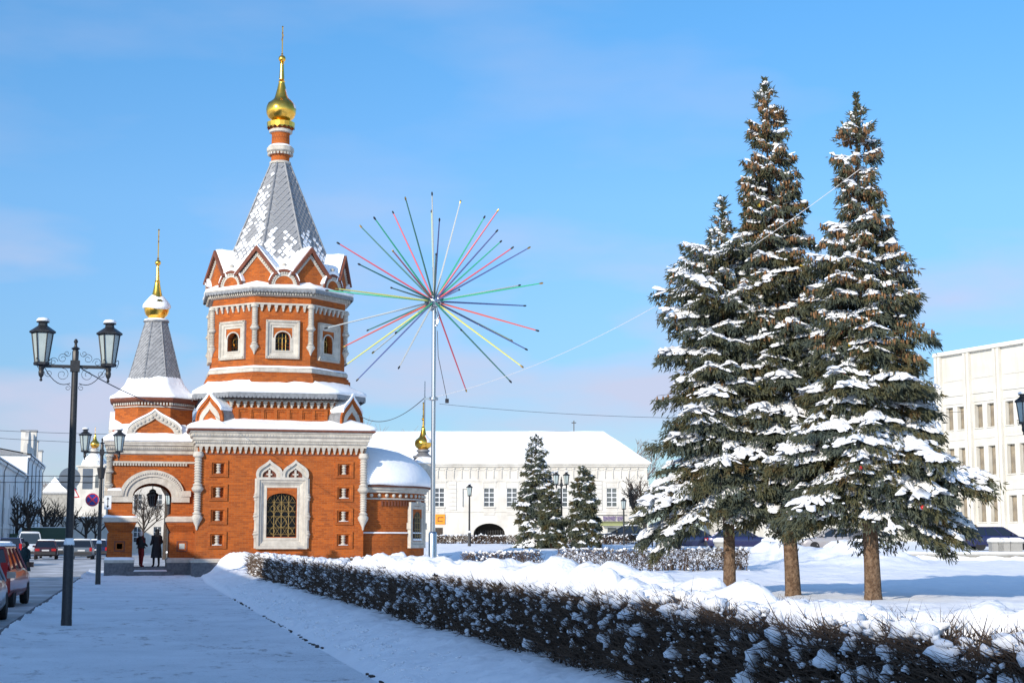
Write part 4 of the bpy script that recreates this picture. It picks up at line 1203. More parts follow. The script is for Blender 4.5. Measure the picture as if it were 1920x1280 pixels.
sp.lathe([(0.02, 14.60)]+[(0.14*math.sin(t*math.pi/8), 14.76-0.14*math.cos(t*math.pi/8)) for t in range(1, 8)]+[(0.02, 14.90)], 12, PX+0.02, 0); sp.build("spire_ball", "gold", on2, 50)
cross(on2, 14.86, 1.45, (PX+0.02, 0))
sn = MB(); rings = []
for f, r, cov in ((0.25, 1.03, 1), (0.28, 1.13, 1), (0.33, 1.12, 1), (0.40, 0.98, 1), (0.47, 0.78, 1), (0.54, 0.58, 1), (0.58, 0.45, 1)):
    rings.append([(PX+0.02+r*0.58*(1+0.03*math.sin(3*a_))*math.cos(a_), r*0.58*math.sin(a_), 12.03+f*1.95+0.05*math.sin(2*a_+1)) for a_ in [2*math.pi*i/20 for i in range(20)]])
sn.loft(rings, True, True); sn.build("dome_snow", "snow", on2, 80)
# porch steps
st = MB(); st.box(L1-0.2, R0+0.2, -2.6, 2.1, 0.0, 0.30); st.box(L1+0.08, R0-0.08, -2.1, 2.05, 0.30, 0.47); st.build("steps", "granite", chapel)
s_ = MB(); s_.loft([[(L1+0.1, -2.5, 0.305), (R0-0.1, -2.5, 0.305), (R0-0.1, -2.11, 0.305), (L1+0.1, -2.11, 0.305)], [(L1+0.15, -2.4, 0.35), (R0-0.15, -2.4, 0.36), (R0-0.15, -2.12, 0.37), (L1+0.15, -2.12, 0.36)]]); s_.build("step_snow", "snow", chapel, 60)

# ---------------- apse on the right
AX, AR = A, 3.44
def half(r, z, n=28, t0=-0.5*math.pi, t1=0.5*math.pi): return [(AX+r*math.cos(t0+(t1-t0)*i/n), r*math.sin(t0+(t1-t0)*i/n), z) for i in range(n+1)]
def half_loft(mb, prof, n=28): mb.loft([half(r, z, n) for r, z in prof], False, False, False)
b_ = MB(); half_loft(b_, [(AR, 0.0), (AR, 4.0)]); aw = b_.build("apse_wall", "brick", chapel, 40)
b_ = MB(); half_loft(b_, [(AR, 3.86), (AR+0.12, 3.88), (AR+0.12, 3.98), (AR+0.22, 4.02), (AR+0.22, 4.12), (AR, 4.12)]); b_.build("apse_cornice", "stone", aw, 40)
b_ = MB(); half_loft(b_, [(AR, 3.55), (AR+0.06, 3.56), (AR+0.06, 3.61), (AR, 3.63)]); b_.build("string_course", "stone", aw, 40)
b_ = MB(); half_loft(b_, [(AR, 2.0), (AR+0.05, 2.01), (AR+0.03, 2.06), (AR, 2.07)]); b_.build("snow_ledge", "snow", aw, 40)
b_ = MB(); half_loft(b_, [(AR, 0.86), (AR+0.1, 0.84), (AR+0.12, 0.75), (AR+0.12, 0.0)]); b_.build("plinth", "granite", aw, 40)
b_ = MB(); b_.lathe([(0.09, 0), (0.085, 0.04), (0.05, 0.07), (0.01, 0.075)], 10); studm = mesh_data("stud", b_.v, b_.f, "stone", 60)
b_ = MB(); b_.box(-0.035, 0.035, -0.05, 0.01, -0.12, 0.12); btm = mesh_data("brick_dentil", b_.v, b_.f, "brick_dark")
for i in range(22):
    a_ = -1.45+i*0.11
    o = link("stud", studm, aw, (AX+AR*math.cos(a_), AR*math.sin(a_), 3.74)); o.rotation_euler = (math.pi/2, 0, a_+math.pi/2)
for i in range(40):
    a_ = -1.30+i*0.05; link("brick_dentil", btm, aw, (AX+AR*math.cos(a_), AR*math.sin(a_), 3.38), a_+math.pi/2)
# apse window
aa = -0.62
Mw = Matrix.Translation((AX, 0, 0)) @ Matrix.Rotation(aa+math.pi/2, 4, 'Z')
b_ = MB(Mw); y = -AR
def r3(d): return (-0.80+d, 0.80-d, 1.33+d, 3.46-d)
rect_loop(b_, [(r3(0), y+0.3), (r3(0), y-0.07), (r3(0.16), y-0.07), (r3(0.18), y-0.03), (r3(0.32), y-0.015), (r3(0.34), y+0.05)])
for sx in (-1, 1): b_.box(sx*0.80-0.07, sx*0.80+0.07, y-0.10, y+0.2, 2.2, 2.5)
b_.box(-0.2, 0.2, y-0.11, y-0.0, 3.40, 3.52)
wn = b_.build("window", "stone", aw)
b_ = MB(Mw)
pts = arc(0, 2.72, 0.36, 0.30, 10)
for p, q in zip(pts[:-1], pts[1:]): b_.quad((p[0], y-0.012, p[1]), (q[0], y-0.012, q[1]), (q[0], y-0.012, 3.14), (p[0], y-0.012, 3.14))
for sx in (-1, 1): b_.quad((sx*0.36, y-0.012, 2.72), (sx*0.47, y-0.012, 2.72), (sx*0.47, y-0.012, 3.14), (sx*0.36, y-0.012, 3.14))
b_.build("lintel", "brick", wn)
b_ = MB(Mw); b_.prism([(-0.37, 1.7), (0.37, 1.7)] + arc(0, 2.72, 0.37, 0.31, 10, 0, math.pi), y-0.006, y+0.02); b_.build("pane", "dark_glass", wn)
b_ = MB(Mw)
for x in (-0.2, 0, 0.2): b_.tube([(x, y-0.03, 1.72), (x, y-0.03, 2.95)], 0.012, 4)
for z in (1.9, 2.2, 2.5, 2.75): b_.tube([(-0.35, y-0.03, z), (0.35, y-0.03, z)], 0.012, 4)
b_.build("grille", "grille", wn)
b_ = MB(Mw); b_.loft([[(-0.45, y-0.05, 1.68), (0.45, y-0.05, 1.68), (0.45, y, 1.69), (-0.45, y, 1.69)], [(-0.42, y-0.03, 1.76), (0.42, y-0.03, 1.77), (0.42, y, 1.78), (-0.42, y, 1.78)]]); b_.build("ledge_snow", "snow", wn, 60)
# apse roof and its snow
b_ = MB(); half_loft(b_, [(AR+0.30, 4.12), (AR+0.34, 4.17), (AR+0.25, 4.2)]); ar_ = b_.build("apse_roof", "brick_dark", chapel, 40)
b_ = MB(); rings = []
for i, (r, z) in enumerate([(3.74, 4.20), (3.83, 4.26), (3.83, 4.42), (3.74, 4.66), (3.56, 4.95), (3.25, 5.28), (2.8, 5.60), (2.2, 5.86), (1.4, 6.08), (0.4, 6.2)]):
    rings.append([(x, y_*1.0, z_+0.05*noise.noise((x*0.8, y_*0.8, 7))) for x, y_, z_ in half(r, z, 30)])
b_.loft(rings, False, False, False); b_.build("roof_snow", "snow", ar_, 80)
# small keel gable with an onion on the far end of the apse
ex = AX+3.42
b_ = MB(); b_.box(ex-0.40, ex+0.36, -0.95, 0.95, 4.2, 5.35); b_.box(ex-0.36, ex+0.32, -0.5, 0.5, 5.35, 5.68); eg = b_.build("end_gable", "stone", chapel)
b_ = MB(); b_.loft([soften(off(sqring(0.41, 5.355, 1.0, 8), ex-0.02, 0), 0, 1), soften(off(sqring(0.45, 5.44, 1.04, 8), ex-0.02, 0), 0.03, 1), soften(off(sqring(0.3, 5.66, 0.8, 8), ex-0.02, 0), 0.05, 1)]); b_.build("gable_snow", "snow", eg, 80)
b_ = MB(); b_.lathe([(0.50, 5.66), (0.52, 5.74), (0.34, 5.80), (0.24, 5.92), (0.33, 5.98), (0.33, 6.04), (0.2, 6.10)], 14, ex, 0); b_.build("pedestal", "lead", eg, 40)
on3 = onion(chapel, 6.06, 0.42, 1.15, (ex, 0), False)
sp = MB(); sp.lathe([(0.045, 7.18), (0.03, 7.5), (0.01, 7.5)], 8, ex, 0); sp.lathe([(0.01, 7.46)]+[(0.085*math.sin(t*math.pi/6), 7.55-0.085*math.cos(t*math.pi/6)) for t in range(1, 6)]+[(0.01, 7.64)], 10, ex, 0); sp.build("spire_ball", "gold", on3, 50)
cross(on3, 7.6, 0.7, (ex, 0))
sn = MB(); rings = []
for f, r in ((0.28, 1.02), (0.365, 1.0), (0.43, 0.88), (0.48, 0.73), (0.54, 0.56), (0.60, 0.45)):
    rings.append([(ex+r*0.42*math.cos(a_), r*0.42*math.sin(a_), 6.06+f*1.15+0.01) for a_ in [-1.3+2.6*i/10 for i in range(11)]])
sn.loft(rings, False, False, False); sn.build("dome_snow", "snow", on3, 80)

# lantern hanging in the porch arch (a thing of its own)
hl = empty("hanging_lantern", (0.78, 76.0, 0), 0, "black lantern hanging inside the arch of the brick porch", "lantern")
b_ = MB(); b_.tube([(0, 0, 3.95), (0, 0, 5.48)], 0.018, 6); b_.build("hanging_rod", "iron", hl)
b_ = MB(); b_.lathe([(0.03, 3.22), (0.16, 3.24), (0.17, 3.30), (0.25, 3.72), (0.28, 3.74), (0.28, 3.79), (0.16, 3.88), (0.15, 3.97), (0.05, 4.04)], 6); b_.build("lantern_body", "iron", hl)
b_ = MB()
for i in range(6):
    b_.M = Matrix.Rotation(i*math.pi/3+math.pi/6, 4, 'Z'); b_.add([(-0.055, -0.156, 3.33), (0.055, -0.156, 3.33), (0.09, -0.217, 3.69), (-0.09, -0.217, 3.69)], [(0, 1, 2, 3)])
b_.M = None; b_.build("glass", "dark_glass", hl)

for o_ in bpy.data.objects:
    if o_.name.split(".")[0] in ("bead_moulding", "dentil_row", "rosettes", "lace_valance", "panel_frames"): o_["kind"] = "stuff"
# ================================================================== hedges
pm("bauble_red", (0.45, 0.02, 0.02), rough=0.25); pm("bauble_yellow", (0.6, 0.42, 0.03), rough=0.25)
def cones3(P, D, L, r0, r1=0.25):
    """tapered three-sided twigs: base points P, unit directions D, lengths L, radii r0"""
    n_ = len(P)
    ref = np.where(np.abs(D[:, 2:3]) > 0.9, np.array([[1., 0, 0]]), np.array([[0, 0, 1.]]))
    a = np.cross(D, ref); a /= np.linalg.norm(a, axis=1)[:, None]; b = np.cross(D, a)
    V = np.zeros((n_, 4, 3))
    for k in range(3):
        t = 2*math.pi*k/3; V[:, k] = P + (a*math.cos(t)+b*math.sin(t))*r0[:, None]
    V[:, 3] = P + D*L[:, None]
    F = np.array([[0, 1, 3], [1, 2, 3], [2, 0, 3]])
    FF = (F[None] + (np.arange(n_)*4)[:, None, None]).reshape(-1, 3)
    return V.reshape(-1, 3), FF
def kites(P, D, L, W, rg, n_cross=1):
    """flat kite leaves from P along D"""
    out = []; n_ = len(P)
    r = rg.normal(size=(n_, 3)); s_ = np.cross(D, r); s_ /= np.linalg.norm(s_, axis=1)[:, None]+1e-9
    Vs = []
    for c_ in range(n_cross):
        sd = s_ if c_ == 0 else np.cross(D, s_)
        V = np.zeros((n_, 4, 3))
        V[:, 0] = P; V[:, 1] = P + D*(L*0.45)[:, None] + sd*(W/2)[:, None]; V[:, 2] = P + D*L[:, None]; V[:, 3] = P + D*(L*0.45)[:, None] - sd*(W/2)[:, None]
        Vs.append(V.reshape(-1, 3))
    V = np.concatenate(Vs); F = np.arange(len(V)).reshape(-1, 4)
    return V, F
def unit(D): return D/np.linalg.norm(D, axis=1)[:, None]

def hedge(name, origin, rz, width, segs, h, label, group, seed, pillows=(), snow_top=30, snow_front=9, ragged=0.10, leafy=1.0, zfun=None):
    """local u (length, +y) and v (width, +x); segs: (u0,u1,twigs per m,twig radius,leaf size)"""
    rg = np.random.default_rng(seed)
    root = empty(name, origin, rz, label, "hedge", group)
    VV, FF, LV, LF, o1, o2 = [], [], [], [], 0, 0
    dens_hi = segs[0][2] > 1000
    zf = np.vectorize(zfun) if zfun else (lambda v, u: np.zeros_like(u))
    for (u0, u1, dens, tr, ls) in segs:
        n_ = int((u1-u0)*dens)
        u = rg.uniform(u0, u1, n_); v = rg.uniform(0, 1, n_)
        edge = rg.random(n_) < 0.45; v = np.where(edge, v**3*0.5*np.where(rg.random(n_) < 0.75, 1, 0) + np.where(rg.random(n_) < 0.3, 1-v**3*0.3, v*0.12), v)
        z = h*rg.random(n_)**0.75*0.92
        top = h*(1+ragged*np.array([vnoise(0, a, 1.4, seed) for a in u]))
        D = rg.normal(size=(n_, 3))*np.array([0.6, 0.7, 0.45]) + np.array([0, 0, 0.55]); D[:, 0] += (v-0.5)*0.9
        D = unit(D); L = rg.uniform(0.10, 0.36, n_)*(1+0.4*(dens < 900))
        L = np.minimum(L, np.maximum(0.06, (top+rg.exponential(0.05, n_)-z)/np.maximum(D[:, 2], 0.25)))
        P = np.stack([v*width, u, z + zf(v*width, u)], 1)
        V, F = cones3(P, D, L, tr*rg.uniform(0.6, 1.5, n_)); VV.append(V); FF.append(F+o1); o1 += len(V)
        # main stems
        ns = int((u1-u0)*14); us = rg.uniform(u0, u1, ns); vs = rg.uniform(0.1, 0.9, ns)
        D = unit(rg.normal(size=(ns, 3))*np.array([0.25, 0.3, 0.1])+np.array([0, 0, 1.0]))
        V, F = cones3(np.stack([vs*width, us, zf(vs*width, us)-0.05], 1), D, rg.uniform(0.8, 1.05, ns)*(h+0.05), np.full(ns, max(tr*2.2, 0.010))); VV.append(V); FF.append(F+o1); o1 += len(V)
        nl = int((u1-u0)*dens*0.55*leafy)  # leaf-shaped dark filler added inside, closing gaps like a shaded hedge core
        if nl:
            u = rg.uniform(u0, u1, nl); v = rg.uniform(0.06, 0.94, nl); z = h*rg.uniform(0.03, 0.93, nl)
            D = unit(rg.normal(size=(nl, 3)))
            V, F = kites(np.stack([v*width, u, z+zf(v*width, u)], 1), D, ls*rg.uniform(0.7, 1.5, nl), ls*rg.uniform(0.5, 0.9, nl), rg); LV.append(V); LF.append(F+o2); o2 += len(V)
    link("twigs", np_mesh("twigs", np.concatenate(VV), np.concatenate(FF), "twig"), root)
    if LV: link("filler_leaves", np_mesh("filler_leaves", np.concatenate(LV), np.concatenate(LF), "filler_leaf"), root)
    # snow: lumps on top, clots caught in the sides, big pillows
    U0, U1 = segs[0][0], segs[-1][1]; Cs, Ss = [], []
    n_ = int((U1-U0)*snow_top); u = rg.uniform(U0, U1, n_); v = rg.uniform(-0.02, 1.02, n_)
    keep = np.array([vnoise(a*1.0, b_*3, 0.9, seed+2) for a, b_ in zip(u, v)]) > -0.18
    u, v = u[keep], v[keep]; r = rg.uniform(0.02, 0.085, len(u))
    z = h*(0.90+0.12*rg.random(len(u)))+zf(v*width, u); Cs.append(np.stack([v*width, u, z], 1)); Ss.append(np.stack([r*1.1, r*1.25, r*0.8], 1))
    n_ = int((U1-U0)*h*snow_front*3); u = rg.uniform(U0, U1, n_); v = np.where(rg.random(n_) < 0.85, rg.uniform(-0.05, 0.06, n_), rg.uniform(0, 1, n_))
    keep = np.array([vnoise(a, b_, 1.7, seed+5) for a, b_ in zip(u, u*0.3)]) > -0.25; u, v = u[keep], v[keep]
    z = h*rg.beta(2.0, 1.1, len(u)); r = np.minimum(rg.exponential(0.020, len(u))+0.009, 0.062)
    Cs.append(np.stack([v*width, u, z+zf(v*width, u)], 1)); Ss.append(np.stack([r*0.9, r*1.1, r*0.9], 1))
    if dens_hi:                                   # fine dusting caught on the twigs of the face
        n_ = 4200; u = U0+(U1-U0)*rg.random(n_)**1.9; v = rg.uniform(-0.07, 0.05, n_); keep = np.array([vnoise(a, b_*3, 2.6, seed+9) for a, b_ in zip(u, v*4)]) > -0.02; u, v = u[keep], v[keep]
        z = h*rg.beta(1.6, 1.0, len(u)); r = (0.003+rg.exponential(0.005, len(u))).clip(0, 0.022)*(0.7+u/25)
        VD, FD = blobs(np.stack([v*width, u, z+zf(v*width, u)], 1), np.stack([r*1.3, r*1.3, r*0.9], 1), sub=1, amp=0.4, seed=seed+3)
    V1, F1 = blobs(np.concatenate(Cs), np.concatenate(Ss), sub=2 if dens_hi else 1, amp=0.8, variants=12, seed=seed)
    if dens_hi: V1, F1 = np.concatenate([V1, VD]), np.concatenate([F1, FD+len(V1)])
    Cs, Ss = [], []
    if pillows:                                    # one uneven cap of merged mounds along the top
        us = np.concatenate([np.arange(U0, 34, 0.055), np.arange(34, U1, 0.12)]); vs = np.linspace(0.0, 1.0, 17)
        UU, VV_ = np.meshgrid(us, vs, indexing='ij'); T = np.full(UU.shape, -0.17)
        for (pu, pv, r, hz_) in pillows:
            a_, b_ = np.searchsorted(us, [pu-r*1.3, pu+r*1.3])
            if b_ <= a_: continue
            q_ = (UU[a_:b_]-pu)**2/(r*1.15)**2 + ((VV_[a_:b_]-pv)*width)**2/r**2
            dome = np.where(q_ < 1, -0.07+(hz_+0.02)*np.sqrt(np.maximum(0, 1-q_))*1.0, -0.17)
            T[a_:b_] = np.maximum(T[a_:b_], dome)
        NS = np.array([[0.025*noise.noise((a*4, b_*4, 3.0))+0.03*noise.noise((a*1.7, b_*2, 7.0)) for b_ in vs] for a in us])
        ed_ = np.clip((1-np.abs(2*VV_-1))/0.22, 0, 1); ed_ = np.sqrt(1-(1-ed_)**2)
        T = -0.17 + (T+0.17)*(0.35+0.65*ed_) + NS*ed_
        for _ in range(2):
            Tp = np.pad(T, 1, mode='edge'); T = 0.4*T + 0.15*(Tp[:-2, 1:-1]+Tp[2:, 1:-1]+Tp[1:-1, :-2]+Tp[1:-1, 2:])
        ZZ = h+zf(np.clip(VV_*width, 0, width), UU)+T
        nv_ = len(vs); idx = np.arange(len(us)*nv_).reshape(len(us), nv_); a_ = idx[:-1, :-1].ravel()
        V2 = np.stack([VV_.ravel()*width, UU.ravel(), ZZ.ravel()], 1); F2 = np.concatenate([np.stack([a_, a_+1, a_+nv_+1], 1), np.stack([a_, a_+nv_+1, a_+nv_], 1)])
        V1, F1 = np.concatenate([V1, V2]), np.concatenate([F1, F2+len(V1)])
    tag(link("snow_cover", np_mesh("snow_cover", V1, F1, "snow_fine", True), root), kind="stuff")
    for c_ in root.children: c_["kind"] = "stuff"
    return root
rg = np.random.default_rng(77)
HX = 4.35
pil = []
u = 5.0
while u < 63:
    deep = max(float(ss(13.8, 15.5, u))*(1-float(ss(31, 36, u))), 0.12)
    for k in range(3):
        if rg.random() < 0.45+0.5*deep:
            pil.append((u+rg.uniform(-0.25, 0.25), rg.uniform(0.02, 0.98), rg.uniform(0.14, 0.26)+deep*rg.uniform(0.02, 0.20), rg.uniform(0.08, 0.15)+deep*rg.uniform(0.02, 0.20)))
    u += rg.uniform(0.22, 0.40)
for u_, r_ in ((8.85, 0.22), (11.2, 0.16), (12.7, 0.26), (13.7, 0.28)): pil.append((u_, 0.72, r_*1.15, r_*0.75))
hedge("hedge", (HX, 0, 0), 0, 0.90, [(5, 9.5, 3600, 0.0046, 0.030), (9.5, 15, 2900, 0.0050, 0.034), (15, 24, 1900, 0.006, 0.045), (24, 40, 700, 0.009, 0.075), (40, 63, 420, 0.013, 0.10)], 0.80,
      "long clipped bare hedge running beside the path, heaped with snow pillows", None, 5, pil, 30, 16, 0.10, 1.0, lambda v, u: ground_h(min(HX+v, 5.4), u)-0.03)
def mid_hedge(name, p, q, h, width, label, seed, tw=330, tr=0.012):
    L = math.hypot(q[0]-p[0], q[1]-p[1]); rz = math.atan2(q[1]-p[1], q[0]-p[0])-math.pi/2
    c_, s_ = math.cos(rz), math.sin(rz)
    zf = lambda v, u: ground_h(p[0]+v*c_-u*s_, p[1]+v*s_+u*c_)-0.03
    return hedge(name, (p[0], p[1], 0), rz, width, [(0, L, tw, tr, 0.09)], h, label, "low shrub hedges in the square", seed, (), 26, 14, 0.2, 0.25, zf)
mid_hedge("hedge", (17.2, 67.9), (13.9, 68.7), 0.80, 0.9, "low bare shrub row right of the tall silver pole, left of the snow gap", 61)
mid_hedge("hedge", (24.5, 62.0), (16.9, 63.8), 0.95, 1.0, "bare brown shrub row just left of the three spruce trunks", 62)
mid_hedge("hedge", (13.4, 70.2), (9.2, 70.2), 0.62, 0.8, "low snowy shrub row along the foot of the rounded brick apse", 63)
mid_hedge("hedge", (31.0, 121.5), (22.8, 123.2), 0.70, 1.2, "distant low hedge left of the two small spruces, before the arched gateway", 64, 200, 0.02)
mid_hedge("hedge", (39.0, 119.0), (31.6, 121.0), 0.75, 1.2, "distant low hedge right of the two small spruces, before the long white building", 65, 200, 0.02)

# ================================================================== spruces
TIPS = {}
def spruce(name, label, base, H, lean, zlow, prof, seed, tufts=34000, tl=(0.09, 0.21), tw=(0.018, 0.04), whorl=0.36, snow=1.0, cones=0, tr=0.19, group="tall snowy spruces", sun_side=None, low_drop=0.5, rough=0.3, boughs=()):
    rg = np.random.default_rng(seed)
    root = empty(name, base, 0, label, "tree", group)
    ax_ = lambda z: np.array([lean[0]*(z/H), lean[1]*(z/H), 0])
    mb = MB(); zs = [0, 0.25, 0.8, 1.6, 2.6, H*0.4, H*0.6, H*0.8, H*0.93, H]
    rs = [tr*1.28, tr*1.08, tr, tr*0.93, tr*0.85, tr*0.62, tr*0.42, tr*0.22, tr*0.12, 0.015]
    mb.tube([(ax_(z)[0]+0.03*math.sin(z*0.9+seed), ax_(z)[1], z-0.1) for z in zs], rs, 10); mb.build("trunk", "tree_bark", root, 80)
    fr = np.array([p[0] for p in prof]); rr_ = np.array([p[1] for p in prof])
    br = []
    z = zlow
    while z < H-0.25:
        f = (H-z)/H; R = np.interp(f, fr, rr_)
        tier = rg.uniform(1-rough, 1+rough*0.45)
        nb = int(np.clip(3.5+R*3.4, 4, 11))
        a0 = rg.uniform(0, 2*math.pi)
        for k in range(nb):
            br.append((z+rg.normal(0, 0.09), a0+2*math.pi*k/nb+rg.uniform(-0.35, 0.35), R*tier*rg.uniform(0.62, 1.12), f))
        if f > 0.25:
            for k in range(nb//2): br.append((z+rg.uniform(0.1, 0.3), rg.uniform(0, 2*math.pi), R*rg.uniform(0.45, 0.85), f))
        z += whorl*(0.7+0.6*rg.random())*(0.75+0.4*min(1, f*2.2))
    br = [b+(None,) for b in br] + [(b[1], b[0], b[2], (H-b[1])/H, (b[3], b[4])) for b in boughs]
    A_ = sum(b[2]**1.5 for b in br)
    PP, DD, LL, WW = [], [], [], []
    SC, SS, SV, SF, SO = [], [], [], [], [0]
    CP = []; tips = []
    limb = MB()
    for (z0, az, L, f, sp_) in br:
        out = np.array([math.cos(az), math.sin(az), 0]); sd = np.array([-math.sin(az), math.cos(az), 0])
        e = np.interp(f, [0, 0.1, 0.35, 0.7, 1.0], [0.60, 0.30, 0.02, -0.18, -0.34]) + rg.normal(0, 0.09)
        dr = np.interp(f, [0, 0.3, 0.7, 1.0], [0.05, 0.18, 0.26, 0.26+0.30*low_drop])*rg.uniform(0.6, 1.4); tu = 0.14
        bend = rg.normal(0, 0.12)
        if sp_: e, dr = sp_
        def spine(s): return L*(e*s - dr*s**2 + tu*s**4)
        def lat(s): return L*bend*s**2
        c0 = ax_(z0) + np.array([0, 0, z0])
        # foliage gathers in sprays (branchlets), with gaps between
        nsp = max(5, int(5+L*9))
        ss_ = np.concatenate([[1.0, 0.93], 0.14+0.80*rg.random(nsp)**0.75]); sg = np.concatenate([[0, 0], np.sign(rg.uniform(-1, 1, nsp))])
        bl = (0.50*L*np.minimum(1, (1.05-ss_)*1.5)**0.7*np.minimum(1, ss_*2.0+0.2)+0.06)*rg.uniform(0.55, 1.15, nsp+2)
        n_ = max(20, int(tufts*L**1.5/A_))
        pk = rg.choice(nsp+2, n_, p=bl/bl.sum()); t = rg.random(n_)**0.8
        s = ss_[pk]; d_out = 0.55*t*bl[pk]; d_sd = sg[pk]*t*bl[pk]*0.85
        hang = (0.32*t*bl[pk]) + rg.exponential(0.045, n_) + rg.random(n_)*np.interp(f, [0, 0.35, 1], [0.0, 0.05, 0.17])
        P = c0 + out*(L*s+d_out)[:, None]*0.95 + sd*(lat(s)+d_sd+rg.normal(0, 0.022, n_))[:, None]; P[:, 2] = c0[2]+spine(s)-hang
        D = out*rg.uniform(0.1, 0.8, n_)[:, None] + sd*(np.where(sg[pk] == 0, rg.uniform(-0.5, 0.5, n_), sg[pk]*rg.uniform(0.0, 0.7, n_)))[:, None]; D[:, 2] = -rg.uniform(0.1, 1.25, n_) + 1.0*(f < 0.10)
        D += rg.normal(0, 0.25, (n_, 3))
        PP.append(P); DD.append(unit(D)); LL.append(rg.uniform(*tl, n_)); WW.append(rg.uniform(*tw, n_))
        ps = [tuple(c0+out*L*t_*0.98+sd*lat(t_)+np.array([0, 0, spine(t_)])) for t_ in (0, 0.35, 0.7, 0.95)]
        limb.tube(ps, [0.012+0.020*L/2, 0.009+0.012*L/2, 0.008, 0.004], 4)
        tips.append((tuple(c0+out*L*0.95+sd*lat(0.95)+np.array([0, 0, spine(0.95)-0.2])), az, f))
        # snow resting on the upper side of the sprays
        load = snow*max(0.0, 0.78 + 1.8*noise.noise((math.cos(az)*1.1+seed, math.sin(az)*1.1, z0*0.55)))
        if sun_side is not None: load *= 0.8+0.4*max(0, out[0]*sun_side[0]+out[1]*sun_side[1])
        if f < 0.45: load = 0.25+load*1.4
        if load > 0.12:
            def strip(pts, w_, sd_):
                m_ = len(pts); pts = np.array(pts); hh = w_*0.60
                rows_ = []
                for a_, b_ in ((-1, -0.12), (-0.72, 0.62), (0, 1.0), (0.72, 0.62), (1, -0.12)):
                    rows_.append(pts + sd_*(a_*w_)[:, None] + np.array([0, 0, 1.0])*(b_*hh)[:, None])
                V_ = np.stack(rows_, 1); V_ = V_ + rg.normal(0, 0.18, V_.shape)*w_[:, None, None]
                i_ = np.arange(m_-1)[:, None]*5+np.arange(4)[None]; i_ = i_.ravel()
                SV.append(V_.reshape(-1, 3)); SF.append(np.stack([i_, i_+5, i_+6, i_+1], 1)+SO[0]); SO[0] += m_*5
            m_ = max(4, int(L*9)); t = np.linspace(rg.uniform(0.15, 0.45), rg.uniform(0.92, 1.02), m_)
            w_ = min(1.0, 0.25+load)*(0.062+0.070*L)*np.clip(0.60+1.0*np.array([noise.noise((q_*L*3.0, z0*3, az*3)) for q_ in t]), 0.06, 1.2); w_[0] *= 0.3; w_[-1] *= 0.4
            strip([c0+out*L*q_*0.98+sd*lat(q_)+np.array([0, 0, spine(q_)+0.02]) for q_ in t], w_, sd)
            for k in range(2, nsp+2):
                if rg.random() > 0.30+0.6*min(1, load): continue
                m_ = max(3, int(bl[k]*11)); t = np.linspace(0, rg.uniform(0.6, 0.95), m_)
                dv = out*0.52+sd*sg[k]*0.85; pd_ = unit(np.cross(dv, [0, 0, 1.0])[None])[0]
                w_ = min(1.0, 0.45+0.6*load)*(0.045+0.07*bl[k])*rg.uniform(0.45, 1.2, m_); w_[-1] *= 0.3
                strip([c0+out*L*ss_[k]*0.95+sd*lat(ss_[k])+dv*q_*bl[k]+np.array([0, 0, spine(ss_[k])-0.32*q_*bl[k]+0.01]) for q_ in t], w_, pd_)
        ns = int(rg.poisson(max(0.05, load)*(1.0+5*L*min(1, L/1.0))))
        if ns:
            k_ = rg.choice(nsp+2, ns, p=bl/bl.sum()); t = rg.random(ns)**1.2
            s = ss_[k_]; zz = spine(s)-0.30*t*bl[k_]
            P = c0 + out*(L*s+0.5*t*bl[k_])[:, None]*0.95 + sd*(lat(s)+sg[k_]*t*bl[k_]*0.8)[:, None]; P[:, 2] = c0[2]+zz+0.01
            r = (0.018+rg.exponential(0.018, ns)).clip(0, 0.07)
            for k in range(ns): SC.append(P[k]); SS.append((r[k]*1.4, r[k]*1.1, r[k]*0.7))
        if cones and f < 0.5 and L > 0.2:
            nc = rg.poisson(cones*(0.3+L)*(1.2 if f > 0.05 else 0.4)*(1 if f < 0.34 else 0.5))
            for k in range(nc):
                s_ = rg.uniform(0.35, 1.0); qq = rg.normal(0, 0.3)*0.35*L
                CP.append(c0+out*L*s_+sd*(qq+lat(s_))+np.array([0, 0, spine(s_)-rg.uniform(0.05, 0.16)]))
    # tuft clothing the leader
    n_ = 300; zt = H-rg.random(n_)**1.2*1.7; a_ = rg.uniform(0, 2*math.pi, n_)
    P = np.stack([lean[0]*zt/H, lean[1]*zt/H, zt], 1); D = np.stack([np.cos(a_), np.sin(a_), rg.uniform(0.1, 1.2, n_)], 1)
    PP.append(P); DD.append(unit(D)); LL.append(rg.uniform(0.07, 0.17, n_)); WW.append(rg.uniform(0.03, 0.05, n_))
    V, F = kites(np.concatenate(PP), np.concatenate(DD), np.concatenate(LL), np.concatenate(WW), rg, 2)
    crown_ = link("crown", np_mesh("crown", V, F, "needles"), root)
    tag(limb.build("limbs", "bare_bark", root), kind="stuff")
    if SC:
        V, F = blobs(np.array(SC), np.array(SS), None, sub=1, amp=0.6, variants=14, seed=seed)
        if SV:
            SF_ = np.concatenate(SF); F = np.concatenate([F, SF_[:, [0, 1, 2]]+len(V), SF_[:, [0, 2, 3]]+len(V)]); V = np.concatenate([V]+SV)
        o_ = link("snow_cover", np_mesh("snow_cover", V, F, "snow_fine", True), root); tag(o_, kind="stuff")
    if CP:
        CP = np.array(CP); k = len(CP); r = rg.uniform(0.020, 0.030, k)
        V, F = blobs(CP, np.stack([r, r, r*2.7], 1), sub=1, amp=0.1, seed=seed)
        o_ = link("cones", np_mesh("cones", V, F, "cone", True), root); tag(o_, kind="stuff")
    TIPS[root.name] = [(tuple(np.array(base)+np.array(p)), az, f) for p, az, f in tips]
    return root
SUNH = (-0.72, -0.69)
